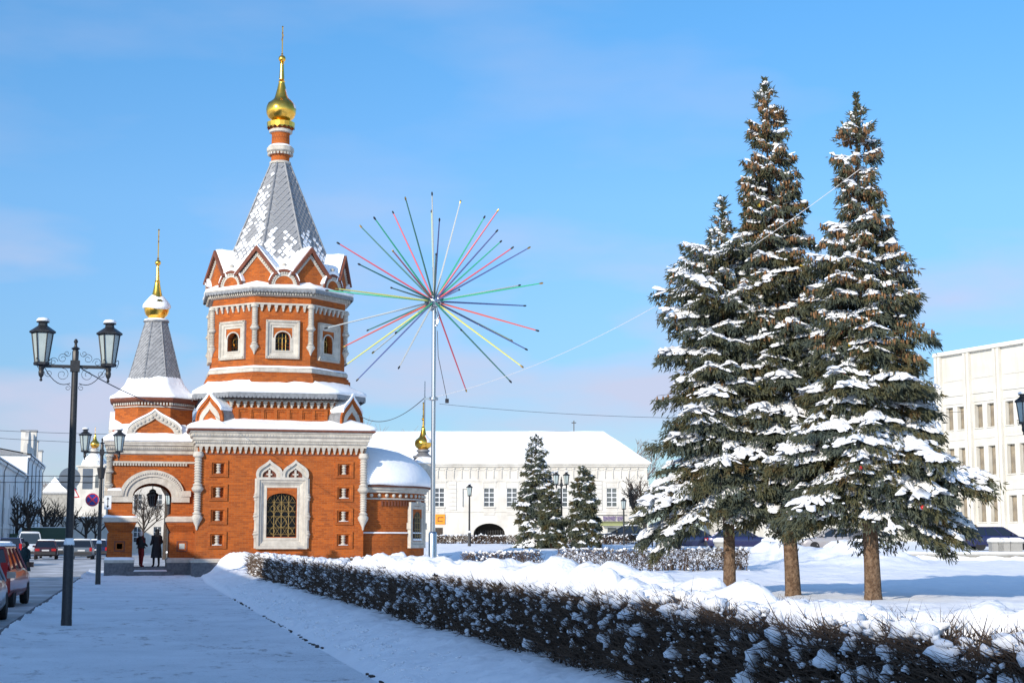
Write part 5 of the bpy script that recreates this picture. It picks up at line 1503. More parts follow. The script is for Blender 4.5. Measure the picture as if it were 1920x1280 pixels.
profA = [(0, 0.04), (0.05, 0.24), (0.125, 0.50), (0.15, 1.1), (0.18, 1.65), (0.4, 1.95), (0.6, 2.15), (0.8, 2.3), (1, 2.1)]
profB = [(0, 0.04), (0.04, 0.26), (0.08, 0.48), (0.14, 0.70), (0.2, 0.85), (0.3, 1.05), (0.42, 1.45), (0.6, 1.8), (0.8, 1.9), (1, 1.7)]
profC = [(0, 0.04), (0.05, 0.26), (0.09, 0.56), (0.16, 0.62), (0.24, 0.95), (0.33, 1.2), (0.45, 1.65), (0.6, 2.05), (0.72, 2.5), (0.85, 2.75), (1, 2.3)]
def gz(x, y): return ground_h(x, y)
tA = spruce("spruce_tree", "shortest of the three big snowy spruces, leftmost, with a spindly top", (14.25, 37.46, gz(14.25, 37.46)), 9.95, (0.0, 0.0), 2.75, profA, 101, 74000, snow=1.05, cones=3.0, sun_side=SUNH, tr=0.15, low_drop=1.0, rough=0.18, boughs=[(2.9, 2.75, 2.3, -0.42, 0.32), (2.5, 2.7, 2.2, -0.45, 0.30), (3.3, 2.7, 2.1, -0.42, 0.3), (2.75, 3.2, 2.4, -0.32, 0.25), (3.9, 2.75, 1.9, -0.4, 0.3), (5.8, 2.6, 1.8, -0.4, 0.3), (0.4, 2.6, 2.0, -0.4, 0.25), (2.95, 2.35, 2.0, -0.5, 0.3)])
tB = spruce("spruce_tree", "tallest snowy spruce, the middle one, its top brown with cones", (15.68, 36.9, gz(15.68, 36.9)), 13.0, (-0.42, 0.1), 2.6, profB, 202, 76000, snow=0.95, cones=30, sun_side=SUNH, tr=0.18, low_drop=0.7)
tC = spruce("spruce_tree", "broad snowy spruce on the right, its lowest boughs drooping near the snow", (16.41, 34.05, gz(16.41, 34.05)), 11.85, (-0.05, 0.0), 2.55, profC, 303, 86000, snow=1.15, cones=24, sun_side=SUNH, tr=0.18, low_drop=1.0, boughs=[(-0.25, 2.7, 2.5, -0.32, 0.25), (-0.6, 2.6, 2.2, -0.42, 0.28), (0.15, 2.8, 2.6, -0.28, 0.22), (-0.1, 3.4, 2.9, -0.16, 0.15), (-0.4, 3.2, 2.8, -0.18, 0.18), (-0.9, 2.5, 1.9, -0.45, 0.30), (-0.3, 2.2, 1.9, -0.40, 0.30), (3.4, 2.6, 1.7, -0.3, 0.3)])
def small_spruce(x, y, H, R, label, seed):
    return spruce("spruce_tree", label, (x, y, gz(x, y)), H, (0.0, 0.0), 0.9, [(0, 0.05), (0.08, 0.3*R), (0.25, 0.62*R), (0.5, 0.9*R), (0.8, R), (1, 0.9*R)], seed, 14000, (0.18, 0.36), (0.05, 0.09), 0.36, 3.2, 0, 0.14, "small spruces before the long white building", SUNH, 0.5, 0.15)
small_spruce(27.2, 108.6, 7.9, 1.75, "taller dark small spruce left of the double lamp, before the white building", 401)
small_spruce(27.75, 106.5, 4.4, 1.1, "short small spruce in front of its taller dark neighbour, left of the double lamp", 402)
small_spruce(29.9, 106.0, 5.5, 1.35, "small bluish spruce right of the double lamp, before the white building", 403)

bv, bf = ico(2)
def bauble(x, y, z, mat, label):
    me = np_mesh("bauble", bv*0.05, bf, mat, True); o_ = link("bauble", me, None, (x, y, z)); tag(o_, label, "bauble", "baubles hung on the spruces"); return o_
rb_ = random.Random(4)
for t_, word, n_, cols in ((tA, "leftmost", 4, ("red", "yellow")), (tB, "middle", 3, ("yellow",)), (tC, "right", 8, ("red", "yellow"))):
    cand = [p for p, az, f in TIPS[t_.name] if math.cos(az)*(-0.35)+math.sin(az)*(-0.94) > 0.6 and 0.1 < f < 0.75]
    pick_ = rb_.sample(cand, n_)
    for ci_, c_ in enumerate(cols):
        for k, p in enumerate(sorted(pick_[ci_::len(cols)], key=lambda q: -q[2])):
            bauble(p[0], p[1], p[2], "bauble_"+c_, "%s tiny %s bauble on the %s big spruce" % (("highest", "second highest", "third highest", "fourth highest")[k], c_, word))
# ================================================================== street lamps, dandelion, signs, cables
def lantern_meshes():
    fr = MB()
    n = 6; zb, zt, rb_, rt = 0.0, 0.60, 0.125, 0.205
    for i in range(n):
        a = 2*math.pi*i/n
        fr.tube([(rb_*math.cos(a), rb_*math.sin(a), zb), (rt*math.cos(a), rt*math.sin(a), zt)], 0.016, 4)
    fr.lathe([(rb_+0.01, -0.05), (rb_+0.03, -0.04), (rb_+0.03, 0.01), (rb_-0.03, 0.02)], n)
    fr.lathe([(rt+0.02, zt-0.02), (rt+0.05, zt), (rt+0.05, zt+0.025), (0.09, zt+0.14), (0.085, zt+0.19), (0.13, zt+0.20), (0.12, zt+0.22), (0.02, zt+0.225)], n)
    fr.lathe([(0.02, -0.36), (0.03, -0.33), (0.015, -0.30), (0.05, -0.24), (0.055, -0.18), (0.045, -0.14), (0.055, -0.12), (0.055, -0.05)], 8)
    gl = MB(); gl.lathe([(rb_-0.006, zb), (rt-0.006, zt)], n)
    sn = MB(); sn.lathe([(0.12, zt+0.222), (0.135, zt+0.24), (0.10, zt+0.285), (0.03, zt+0.30)], 9)
    for i in range(3): fr.tube([(math.cos(2.1*i)*(rb_+0.02+0.05*math.sin(t*math.pi/5)), math.sin(2.1*i)*(rb_+0.02+0.05*math.sin(t*math.pi/5)), -0.03+0.02*t-0.05*math.cos(t)) for t in range(6)], 0.007, 4)
    return [mesh_data("lantern", fr.v, fr.f, "iron", 40), mesh_data("lantern_glass", gl.v, gl.f, "lamp_glass"), mesh_data("snow_cap", sn.v, sn.f, "snow", 80)]
LM = lantern_meshes()
def spiral(c, r, turns, a0, sgn, n=18):
    return [(c[0]+r*(1-0.75*i/n)*math.cos(a0+sgn*2*math.pi*turns*i/n), 0.0, c[1]+r*(1-0.75*i/n)*math.sin(a0+sgn*2*math.pi*turns*i/n)) for i in range(n+1)]
def street_lamp(loc, H, label, arm=0.64, base_r=0.10, base_h=1.55, group="double lantern street lamps", rz=0.0, double=True, scroll=True, lean=0.0):
    """H: height of the lantern tops"""
    root = empty("street_lamp", loc, rz, label, "street lamp", group)
    zb = H-0.88                                   # cross bar height
    b = MB(); b.lathe([(base_r*1.05, -0.05), (base_r*1.05, 0.1), (base_r, 0.12), (base_r*0.97, base_h), (base_r*0.8, base_h+0.03)], 12); b.build("base_post", "iron", root, 40)
    s = MB(); s.lathe([(base_r*0.98, base_h-0.005), (base_r*1.04, base_h+0.02), (base_r*0.95, base_h+0.07), (0.06, base_h+0.17)], 10); s.build("snow_cap", "snow", root, 80)
    p = MB(); p.lathe([(0.075, base_h), (0.062, zb-0.1), (0.06, zb-0.1)], 10); p.build("pole", "iron", root, 40)
    if double:
        c = MB(); c.box(-0.09, 0.09, -0.08, 0.08, zb-0.1, zb+0.12); c.box(-arm, arm, -0.028, 0.028, zb-0.03, zb+0.03)
        c.lathe([(0.06, zb+0.1), (0.065, zb+0.30), (0.05, zb+0.33), (0.09, zb+0.36), (0.03, zb+0.40), (0.025, zb+0.46), (0.045, zb+0.50), (0.02, zb+0.55)], 8); c.build("cross_bar", "iron", root, 40)
        if scroll:
            sc = MB()
            for sx in (-1, 1):
                for (cx_, cz_, r_, t_, a0, sg) in ((0.42, 0.09, 0.09, 1.3, 3.1, -1), (0.24, 0.16, 0.10, 1.4, 2.6, -1), (0.16, 0.26, 0.07, 1.2, 2.9, 1), (0.24, -0.16, 0.13, 1.4, 1.5, 1), (0.50, -0.14, 0.08, 1.3, 0.4, -1), (0.13, -0.42, 0.06, 1.2, 1.5, 1)):
                    sc.tube([(sx*x, y, zb+z) for x, y, z in spiral((cx_, cz_), r_, t_, a0, sg)], 0.005, 4)
                sc.tube([(sx*(0.08+0.5*t/8), 0, zb-0.33+0.30*(t/8)**2.2-0.06*math.sin(t*math.pi/8)) for t in range(9)], 0.008, 4)
            sc.build("scrollwork", "iron", root)
        xs = (-arm, arm)
    else: xs = (0.0,)
    for x in xs:
        z = H-0.88+0.06 if double else H-0.84
        l = link("lantern", LM[0], root, (x, 0, z)); link("lantern_glass", LM[1], l); link("snow_cap", LM[2], l)
    return root
L1_ = street_lamp((-1.23, 32.6, 0.0), 5.92, "black double lantern post standing in the near path, left foreground")
L2_ = street_lamp((-1.30, 63.9, 0.0), 5.92, "black double lantern post beside the brick porch, with the blue road sign")
sp_ = MB(); sp_.lathe([(0.05, 4.02), (0.11, 4.05), (0.16, 4.38), (0.17, 4.44), (0.05, 4.46)], 8, 0, -0.02); sp_.build("loudspeaker", "iron", L2_, 40)
L3_ = street_lamp((25.7, 41.8, 0.25), 5.62, "black lantern post cut off by the right edge of the picture")
def gl(x, y): return ground_h(x, y)
street_lamp((23.9, 115.6, gl(23.9, 115.6)), 4.55, "slim single lantern post before the arched gateway of the white building", group="far lantern posts", double=False, base_r=0.12, base_h=1.0)
street_lamp((28.4, 106.3, gl(28.4, 106.3)), 5.2, "double lantern post between the two small spruces", 0.36, group="far lantern posts", scroll=False)
street_lamp((35.5, 114.9, gl(35.5, 114.9)), 3.5, "slim single lantern post beside the purple shop sign", group="far lantern posts", double=False, base_r=0.07, base_h=0.8)
street_lamp((2.15, 108.0, -0.1), 5.0, "single lantern post seen through the arch of the porch", group="far lantern posts", double=False, base_r=0.09, base_h=1.0)

# ---- light fountain: silver pole with coloured rods
dx, dy = 9.02, 49.24
dz = ground_h(dx, dy)
hubz = 9.14
dand = empty("light_sculpture", (dx, dy, 0), 0, "tall silver pole topped by a burst of coloured rods like a dandelion", "sculpture")
b = MB(); b.lathe([(0.135, dz-0.1), (0.135, 1.85), (0.12, 1.9), (0.08, 1.93)], 14); b.build("pole_sleeve", "chrome", dand, 40)
b = MB(); b.lathe([(0.078, 1.9), (0.070, 5.5), (0.068, hubz-0.1)], 14); b.build("pole", "chrome", dand, 40)
V, F = ico(2)
me = np_mesh("hub", V*0.235, F, "chrome"); link("hub", me, dand, (0, 0, hubz))
b = MB()
rj = random.Random(3)
for i in range(26):
    d = Vector((rj.gauss(0, 1), rj.gauss(0, 1), rj.gauss(0, 1))).normalized(); p0 = Vector((0, 0, hubz))
    b.tube([p0+d*0.2, p0+d*0.32], 0.035, 6)
b.tube([(0.05, -0.08, hubz-0.2), (0.12, -0.1, hubz-0.5), (0.06, -0.09, hubz-0.8)], 0.035, 6)
b.build("hub_sockets", "chrome", dand)
b = MB(); b.lathe([(0.10, 6.0), (0.15, 6.02), (0.15, 6.1), (0.10, 6.12)], 10); b.box(-0.3, -0.08, -0.02, 0.02, 6.03, 6.08); b.tube([(-0.28, 0, 5.2), (-0.28, 0, 6.6)], 0.02, 5); b.build("clamp", "chrome", dand, 40)
b = MB(); b.tube([(0.1, -0.05, 8.2), (0.13, -0.05, 7.4), (0.42, -0.05, 6.05)], 0.012, 4); b.box(0.37, 0.47, -0.1, 0.0, 5.93, 6.06); b.build("loose_wire", "cable", dand)
RODS = [(97,328,'red'),(210,193,'dark'),(312,222,'green'),(387,102,'red'),(482,100,'dark'),(600,85,'pale'),(630,68,'silver'),(768,48,'silver'),(685,255,'blue'),(900,125,'green'),(995,147,'red'),(988,250,'green'),(1002,300,'blue'),(1157,316,'blue'),(1088,392,'red'),(1090,490,'silver'),(1240,560,'green'),(1120,607,'blue'),(803,668,'blue'),(1043,795,'yellow'),(1217,827,'orange'),(1132,864,'blue'),(1128,1020,'yellow'),(1048,1056,'dark'),(812,886,'teal'),(793,1078,'red'),(460,1078,'silver'),(447,900,'green'),(315,993,'silver'),(198,1050,'blue'),(148,1020,'yellow'),(118,850,'orange'),(35,808,'silver'),(240,733,'dark'),(105,622,'yellow'),(25,555,'green'),(235,505,'teal'),(428,442,'red'),(422,655,'dark'),(672,467,'dark')]
mpp = 50.0/3000/2.977*1.005
RT, FW = Vector((CA, -SA, 0)), Vector((SA, CA, 0))
RL = 3.55
sg = 1
for i, (u, v, c) in enumerate(RODS):
    a, h = (u-632)*mpp, -(v-640)*mpp; r = math.hypot(a, h); sg = -sg
    dep = sg*math.sqrt(max(0.0, RL*RL-r*r)) if r < RL else 0.0
    if r < 1.8: dep = -abs(dep)*0.96
    k = 1.0/(1+dep/50.0)
    d = RT*a/k + Vector((0, 0, h/k)) + FW*dep
    dn_ = d.normalized(); p0 = Vector((0, 0, hubz))
    rd = MB(); rd.tube([p0+dn_*0.22, p0+d*0.55, p0+d], [0.029, 0.026, 0.020], 5); o = rd.build("rod", "rod_"+c, dand)
    t_ = MB(); t_.tube([p0+d*0.985, p0+d*1.005, p0+d*1.02], [0.02, 0.032, 0.02], 6); t_.build("rod_tip", "gold_dull" if i % 3 == 1 else "iron", o)

# ---- road signs by the porch lamp
def disc(mb, r, y0, y1, n=24, cx=0, cz=0): mb.prism([(cx+r*math.cos(2*math.pi*i/n), cz+r*math.sin(2*math.pi*i/n)) for i in range(n)], y0, y1)
sg_ = empty("road_sign", (-1.60, 63.80, 3.22), 0, "round blue no stopping sign with red ring and red cross", "road sign", "road signs")
b = MB(); disc(b, 0.25, 0.0, 0.015); b.build("sign_plate", "sign_blue", sg_)
ci = [(0.25*math.cos(t*math.pi/16), 0.25*math.sin(t*math.pi/16)) for t in range(33)]
b = MB(); b.band(ci, scale_pts(ci, 0.83, 0, 0), -0.006, 0.0); b.build("red_ring", "sign_red", sg_)
for s_ in (-1, 1):
    b = MB(Matrix.Rotation(s_*math.pi/4, 4, 'Y')); b.box(-0.022, 0.022, -0.005-0.002*s_, -0.001, -0.206, 0.206); b.build("red_bar", "sign_red", sg_)
ci2 = scale_pts(ci, 1.05, 0, 0); b = MB(); b.band(ci2, ci, -0.004, 0.012); b.build("white_rim", "sign_white", sg_)
b = MB(); b.box(0.0, 0.26, 0.03, 0.06, -0.02, 0.02); b.build("bracket", "iron", sg_)
sg_ = empty("road_sign", (-1.02, 63.80, 3.12), 0, "small white plate with a black double-ended vertical arrow", "road sign", "road signs")
b = MB(); b.box(-0.13, 0.13, 0.0, 0.012, -0.26, 0.26); b.build("sign_plate", "sign_white", sg_)
b = MB(); b.box(-0.016, 0.016, -0.004, 0.0, -0.13, 0.13)
for s_ in (-1, 1): b.prism([(-0.055, s_*0.12), (0.055, s_*0.12), (0.0, s_*0.21)] if s_ > 0 else [(0.055, -0.12), (-0.055, -0.12), (0.0, -0.21)], -0.004, 0.0)
b.build("arrow", "sign_black", sg_)
b = MB(); b.box(-0.26, 0.0, 0.03, 0.06, -0.02, 0.02); b.build("bracket", "iron", sg_)
sg_ = empty("road_sign", (-2.55, 66.0, 4.12), 0, "large round grey back of a sign hung over the road", "road sign", "road signs")
b = MB(); disc(b, 0.42, 0.0, 0.02); b.build("sign_plate", "sign_back", sg_)
for zz_ in (0.08, -0.16): b = MB(); b.box(-0.36, 0.36, -0.03, 0.0, zz_, zz_+0.03); b.build("stiffener", "iron", sg_)
sg_ = empty("road_sign", (-1.86, 66.0, 4.10), 0, "rectangular grey back of a sign hung over the road", "road sign", "road signs")
b = MB(); b.box(-0.20, 0.20, 0.0, 0.02, -0.41, 0.41); b.build("sign_plate", "sign_back", sg_)
for zz_ in (0.08, -0.16): b = MB(); b.box(-0.2, 0.2, -0.03, 0.0, zz_, zz_+0.03); b.build("stiffener", "iron", sg_)
sg_ = empty("road_sign", (-3.30, 92.0, 4.3), 0, "small triangular red bordered warning sign beyond the porch", "road sign", "road signs")
tri = [(-0.32, -0.25), (0.32, -0.25), (0.0, 0.32)]
b = MB(); b.prism(tri, 0.0, 0.015); b.build("sign_plate", "sign_white", sg_)
tr2 = tri+[tri[0]]; b = MB(); b.band(tr2, scale_pts(tr2, 0.72, 0, -0.06), -0.006, 0.0); b.build("red_border", "sign_red", sg_)
b = MB(); b.prism([(-0.10, -0.16), (0.0, -0.16), (0.04, -0.02), (-0.02, 0.06)], -0.004, 0.0); b.build("pictogram", "sign_black", sg_)
b = MB(); b.tube([(0, 0.04, -4.4), (0, 0.04, 0.3)], 0.03, 6); b.build("post", "iron", sg_)

# ---- cables
def cable(p, q, sag, r, label, mat="cable", n=24):
    p, q = Vector(p), Vector(q)
    b = MB(); b.tube([p+(q-p)*(i/n)-Vector((0, 0, sag*4*(i/n)*(1-i/n))) for i in range(n+1)], r, 4)
    return tag(b.build("cable", mat), label, "cable", "overhead cables")
cable((16.0, 33.2, 10.1), (9.1, 49.2, 6.12), 0.75, 0.009, "pale cable sagging from the right spruce down to the silver pole", "cable_white")
cable((-1.1, 32.6, 5.0), (2.9, 73.4, 7.6), 0.35, 0.012, "dark cable from the near lantern post to the chapel roof")
cable((9.9, 73.6, 7.5), (8.75, 49.2, 6.1), 0.55, 0.014, "dark cable from the chapel roof to the silver pole")
cable((-1.3, 66.0, 4.22), (-14.5, 66.0, 4.25), 0.05, 0.012, "upper dark wire carrying the hung signs over the road")
cable((-1.3, 66.0, 3.97), (-14.5, 66.0, 4.0), 0.05, 0.012, "lower dark wire carrying the hung signs over the road")
cable((1.0, 118, 9.3), (-16, 112, 9.4), 0.2, 0.014, "upper thin wire crossing the sky above the street")
cable((1.0, 118, 8.6), (-16, 112, 9.0), 0.2, 0.014, "lower thin wire crossing the sky above the street")
cable((9.2, 49.2, 5.9), (20.5, 37.0, 4.9), 0.3, 0.006, "thin dark wire from the silver pole behind the spruces to the right")
# ================================================================== cars
def rring(y, w, zb, zt, bev=0.10):
    """cross-section of a car body at station y"""
    return [(-w*0.92, y, zb), (-w, y, zb+0.12), (-w, y, zt-bev*1.4), (-w*0.95, y, zt-bev*0.4), (-w*0.80, y, zt), (w*0.80, y, zt), (w*0.95, y, zt-bev*0.4), (w, y, zt-bev*1.4), (w, y, zb+0.12), (w*0.92, y, zb)]
def wheel_meshes(R):
    t = MB(); t.lathe([(R*0.62, -0.09), (R*0.93, -0.10), (R, -0.06), (R, 0.06), (R*0.93, 0.10), (R*0.62, 0.09)], 18)
    m = MB(); m.lathe([(0.03, -0.075), (R*0.25, -0.075), (R*0.6, -0.055), (R*0.64, -0.085), (R*0.64, 0.085), (R*0.6, 0.055), (R*0.25, 0.075), (0.03, 0.075)], 12)
    rot = Matrix.Rotation(math.pi/2, 4, 'Y')
    return [mesh_data("wheel", [tuple(rot @ Vector(p)) for p in t.v], t.f, "rubber", 40), mesh_data("rim", [tuple(rot @ Vector(p)) for p in m.v], m.f, "rim_metal", 40)]
WH = wheel_meshes(0.31)
SH = dict(
  suv=dict(L=4.5, w=0.88, st=[(-2.22, 0.80, 0.42, 0.86), (-2.15, 0.86, 0.30, 1.0), (-1.5, 0.88, 0.28, 1.04), (0.7, 0.88, 0.28, 1.04), (1.2, 0.87, 0.28, 0.98), (1.9, 0.84, 0.30, 0.90), (2.15, 0.78, 0.34, 0.78), (2.25, 0.70, 0.42, 0.62)], cab=(-2.12, 1.05, 1.02), roof=(-1.88, 0.25, 1.60)),
  hatch=dict(L=4.1, w=0.84, st=[(-2.02, 0.76, 0.40, 0.78), (-1.95, 0.82, 0.28, 0.90), (-1.3, 0.84, 0.24, 0.95), (0.6, 0.84, 0.24, 0.93), (1.1, 0.83, 0.24, 0.88), (1.75, 0.80, 0.26, 0.78), (1.98, 0.72, 0.32, 0.66), (2.06, 0.62, 0.40, 0.52)], cab=(-1.92, 1.05, 0.92), roof=(-1.55, 0.2, 1.45)),
  sedan=dict(L=4.4, w=0.84, st=[(-2.2, 0.74, 0.40, 0.74), (-2.1, 0.81, 0.28, 0.90), (-1.5, 0.84, 0.24, 0.92), (0.6, 0.84, 0.24, 0.91), (1.2, 0.83, 0.24, 0.86), (1.9, 0.80, 0.26, 0.77), (2.1, 0.72, 0.32, 0.66), (2.2, 0.62, 0.40, 0.52)], cab=(-1.75, 1.05, 0.90), roof=(-1.05, 0.15, 1.40)),
  van=dict(L=5.2, w=0.98, st=[(-2.6, 0.92, 0.40, 1.0), (-2.55, 0.97, 0.30, 1.15), (-1.5, 0.98, 0.28, 1.15), (1.2, 0.98, 0.28, 1.15), (1.8, 0.95, 0.30, 1.1), (2.4, 0.9, 0.32, 0.98), (2.6, 0.78, 0.40, 0.7)], cab=(-2.54, 2.0, 1.13), roof=(-2.45, 1.1, 2.05)))
def car(loc, rz, kind, paint, label, snow=True, group="cars parked along the street", mirrors=True, bumper=None):
    d = SH[kind]; root = empty("parked_car", loc, rz, label, "car", group)
    if kind == "van": root.name = "parked_van"; root["category"] = "van"
    b = MB(); b.loft([rring(y, w, zb, zt) for y, w, zb, zt in d["st"]]); b.build("body", paint, root, 35)
    c0, c1, cz = d["cab"]; r0, r1, rz_ = d["roof"]; w = d["w"]
    wb, wr = w*0.93, w*0.74
    gl_ = MB(); ca = [(-wb, c0, cz-0.03), (wb, c0, cz-0.03), (wb, c1, cz-0.06), (-wb, c1, cz-0.06)]; ro = [(-wr, r0, rz_-0.06), (wr, r0, rz_-0.06), (wr, r1, rz_-0.06), (-wr, r1, rz_-0.06)]
    gl_.loft([ca, ro]); gl_.build("windows", "car_glass", root)
    rf = MB(); rf.loft([[(-wr-0.02, r0-0.03, rz_-0.07), (wr+0.02, r0-0.03, rz_-0.07), (wr+0.02, r1+0.03, rz_-0.07), (-wr-0.02, r1+0.03, rz_-0.07)], [(-wr, r0, rz_-0.02), (wr, r0, rz_-0.02), (wr, r1, rz_-0.02), (-wr, r1, rz_-0.02)], [(-wr*0.8, r0+0.12, rz_), (wr*0.8, r0+0.12, rz_), (wr*0.8, r1-0.15, rz_), (-wr*0.8, r1-0.15, rz_)]]); roof_ = rf.build("roof", paint, root, 35)
    for k in range(4): pil_ = MB(); pil_.tube([ca[k], ro[k]], 0.045, 5); pil_.build("pillar", paint, root)
    for sx in (-1, 1):
        for f in (0.36, 0.68):
            yb, yt = c0+(c1-c0)*f, r0+(r1-r0)*f; pil_ = MB(); pil_.tube([(sx*wb, yb, cz-0.04), (sx*wr, yt, rz_-0.06)], 0.035, 5); pil_.build("pillar", paint, root)
    if snow:
        s_ = MB(); rr_ = []
        for zz, k in ((rz_+0.002, 0.99), (rz_+0.05, 0.97), (rz_+0.09, 0.80)): rr_.append([(x*k, (r0+r1)/2+(y-(r0+r1)/2)*k, zz) for x, y in ((-wr, r0), (wr, r0), (wr, r1), (-wr, r1))])
        s_.loft(rr_); s_.build("roof_snow", "snow", roof_, 60)
    fy, ry = d["L"]*0.30, -d["L"]*0.30
    for y in (fy, ry):
        for sx in (-1, 1):
            wl = link("wheel", WH[0], root, (sx*(w-0.10), y, 0.31)); link("rim", WH[1], wl)
    yb = d["st"][0][0]; zt = d["st"][1][3]
    for sx in (-1, 1):
        t_ = MB()
        if kind in ("suv", "hatch"): t_.box(sx*w*0.80-0.09, sx*w*0.80+0.09, yb-0.02, yb+0.22, zt-0.28, zt+0.18 if kind == "suv" else zt-0.02)
        else: t_.box(sx*w*0.70-0.16, sx*w*0.70+0.16, yb-0.02, yb+0.16, zt-0.27, zt-0.10)
        t_.build("tail_light", "tail_light", root)
        h_ = MB(); ye = d["st"][-1][0]; h_.box(sx*w*0.66-0.15, sx*w*0.66+0.15, ye-0.35, ye+0.02, 0.60, 0.72); h_.build("head_light", "head_light", root)
        if mirrors: m_ = MB(); m_.box(sx*(w+0.02), sx*(w+0.20), c1-0.42, c1-0.30, cz, cz+0.14) if sx > 0 else m_.box(sx*(w+0.20), sx*(w+0.02), c1-0.42, c1-0.30, cz, cz+0.14); m_.build("mirror", bumper or paint, root)
    bp_ = MB(); bp_.box(-w*0.86, w*0.86, yb-0.07, yb+0.15, 0.36, 0.56); bp_.build("rear_bumper", bumper or "bumper_dark", root)
    bp_ = MB(); ye = d["st"][-1][0]; bp_.box(-w*0.74, w*0.74, ye-0.12, ye+0.06, 0.34, 0.50); bp_.build("front_bumper", bumper or "bumper_dark", root)
    pl_ = MB(); pl_.box(-0.26, 0.26, yb-0.035, yb, 0.62, 0.73); pl_.build("number_plate", "plate_white", root)
    return root
def at(px, D):
    lat = (px-960)/3025.0*D
    return lat*CA + D*SA, -lat*SA + D*CA
car((-3.80, 45.85, -0.1), -0.063, "suv", "paint_red", "red estate car parked at the kerb, its tall red tail lamp showing", True, bumper="paint_maroon")
car((-3.55, 36.3, -0.1), -0.01, "hatch", "paint_silver", "nearest car, only its silver front wing showing at the left edge", False)
far = [(87, 122, "sedan", "paint_maroon", "dark maroon saloon with a white number plate, standing in the street"),
       (155, 122, "hatch", "paint_grey", "silver grey hatchback standing right of the near lantern post"),
       (112, 140, "sedan", "paint_grey", "dark saloon with red lamp lit by sun, behind the maroon saloon"),
       (168, 148, "suv", "paint_black", "black off-roader with a pale roof rack, behind the silver grey hatchback"),
       (184, 132, "hatch", "paint_navy", "dark hatchback between the silver grey hatchback and the porch"),
       (56, 132, "van", "paint_white", "pale minivan left of the maroon saloon"),
       (24, 116, "suv", "paint_navy", "dark blue off-roader above the roof of the red estate car"),
       (3, 100, "sedan", "paint_navy", "navy saloon at the left edge of the picture"),
       (50, 165, "van", "paint_white", "white van with a long snowy roof, far up the street"),
       (92, 158, "suv", "paint_black", "dark car with a wide rear window, far up the street")]
for px, D, kd, pt_, lb in far:
    x, y = at(px, D); car((x, y, road_h(x, y)), rj.uniform(-0.05, 0.05), kd, pt_, lb, kd != "suv")
# covered lorry far up the street
x, y = at(84, 190); lo = empty("lorry", (x, y, 0.3), 0, "dark green covered lorry far up the street", "lorry")
b = MB(); b.box(-2.6, 2.6, -1.1, 1.1, 0.9, 3.0); b.build("cargo_box", "paint_green", lo); b = MB(); b.box(-2.5, 2.5, -1.0, 1.0, 3.0, 3.08); b.build("roof_snow", "snow", lo); b = MB(); b.box(-3.9, -2.65, -1.05, 1.05, 0.6, 2.3); b.build("cab", "paint_green", lo)
for xx_ in (-3.3, 0.8, 1.9):
    for yy_ in (-1.0, 1.0): wl = link("wheel", WH[0], lo, (xx_, yy_, 0.31), math.pi/2); link("rim", WH[1], wl)
# cars on the terrace road, seen from the side
for px, D, kd, pt_, lb, flip in ((1870, 99, "hatch", "paint_blue", "dark blue rounded car behind the stone pedestals, right edge", 0), (1560, 102, "hatch", "paint_silver", "silver car behind the trunk of the middle spruce", 1),
                                 (1388, 104, "sedan", "paint_blue", "blue car seen between the leftmost and middle spruce trunks", 0), (1305, 106, "sedan", "paint_navy", "dark blue car seen under the leftmost spruce's boughs", 0), (1172, 126, "sedan", "paint_black", "black car before the shop windows of the white building", 1)):
    x, y = at(px, D); car((x, y, ground_h(x, y)-0.02), -YAW+(math.pi/2 if flip else -math.pi/2), kd, pt_, lb, kd == "sedan", "cars parked across the square")

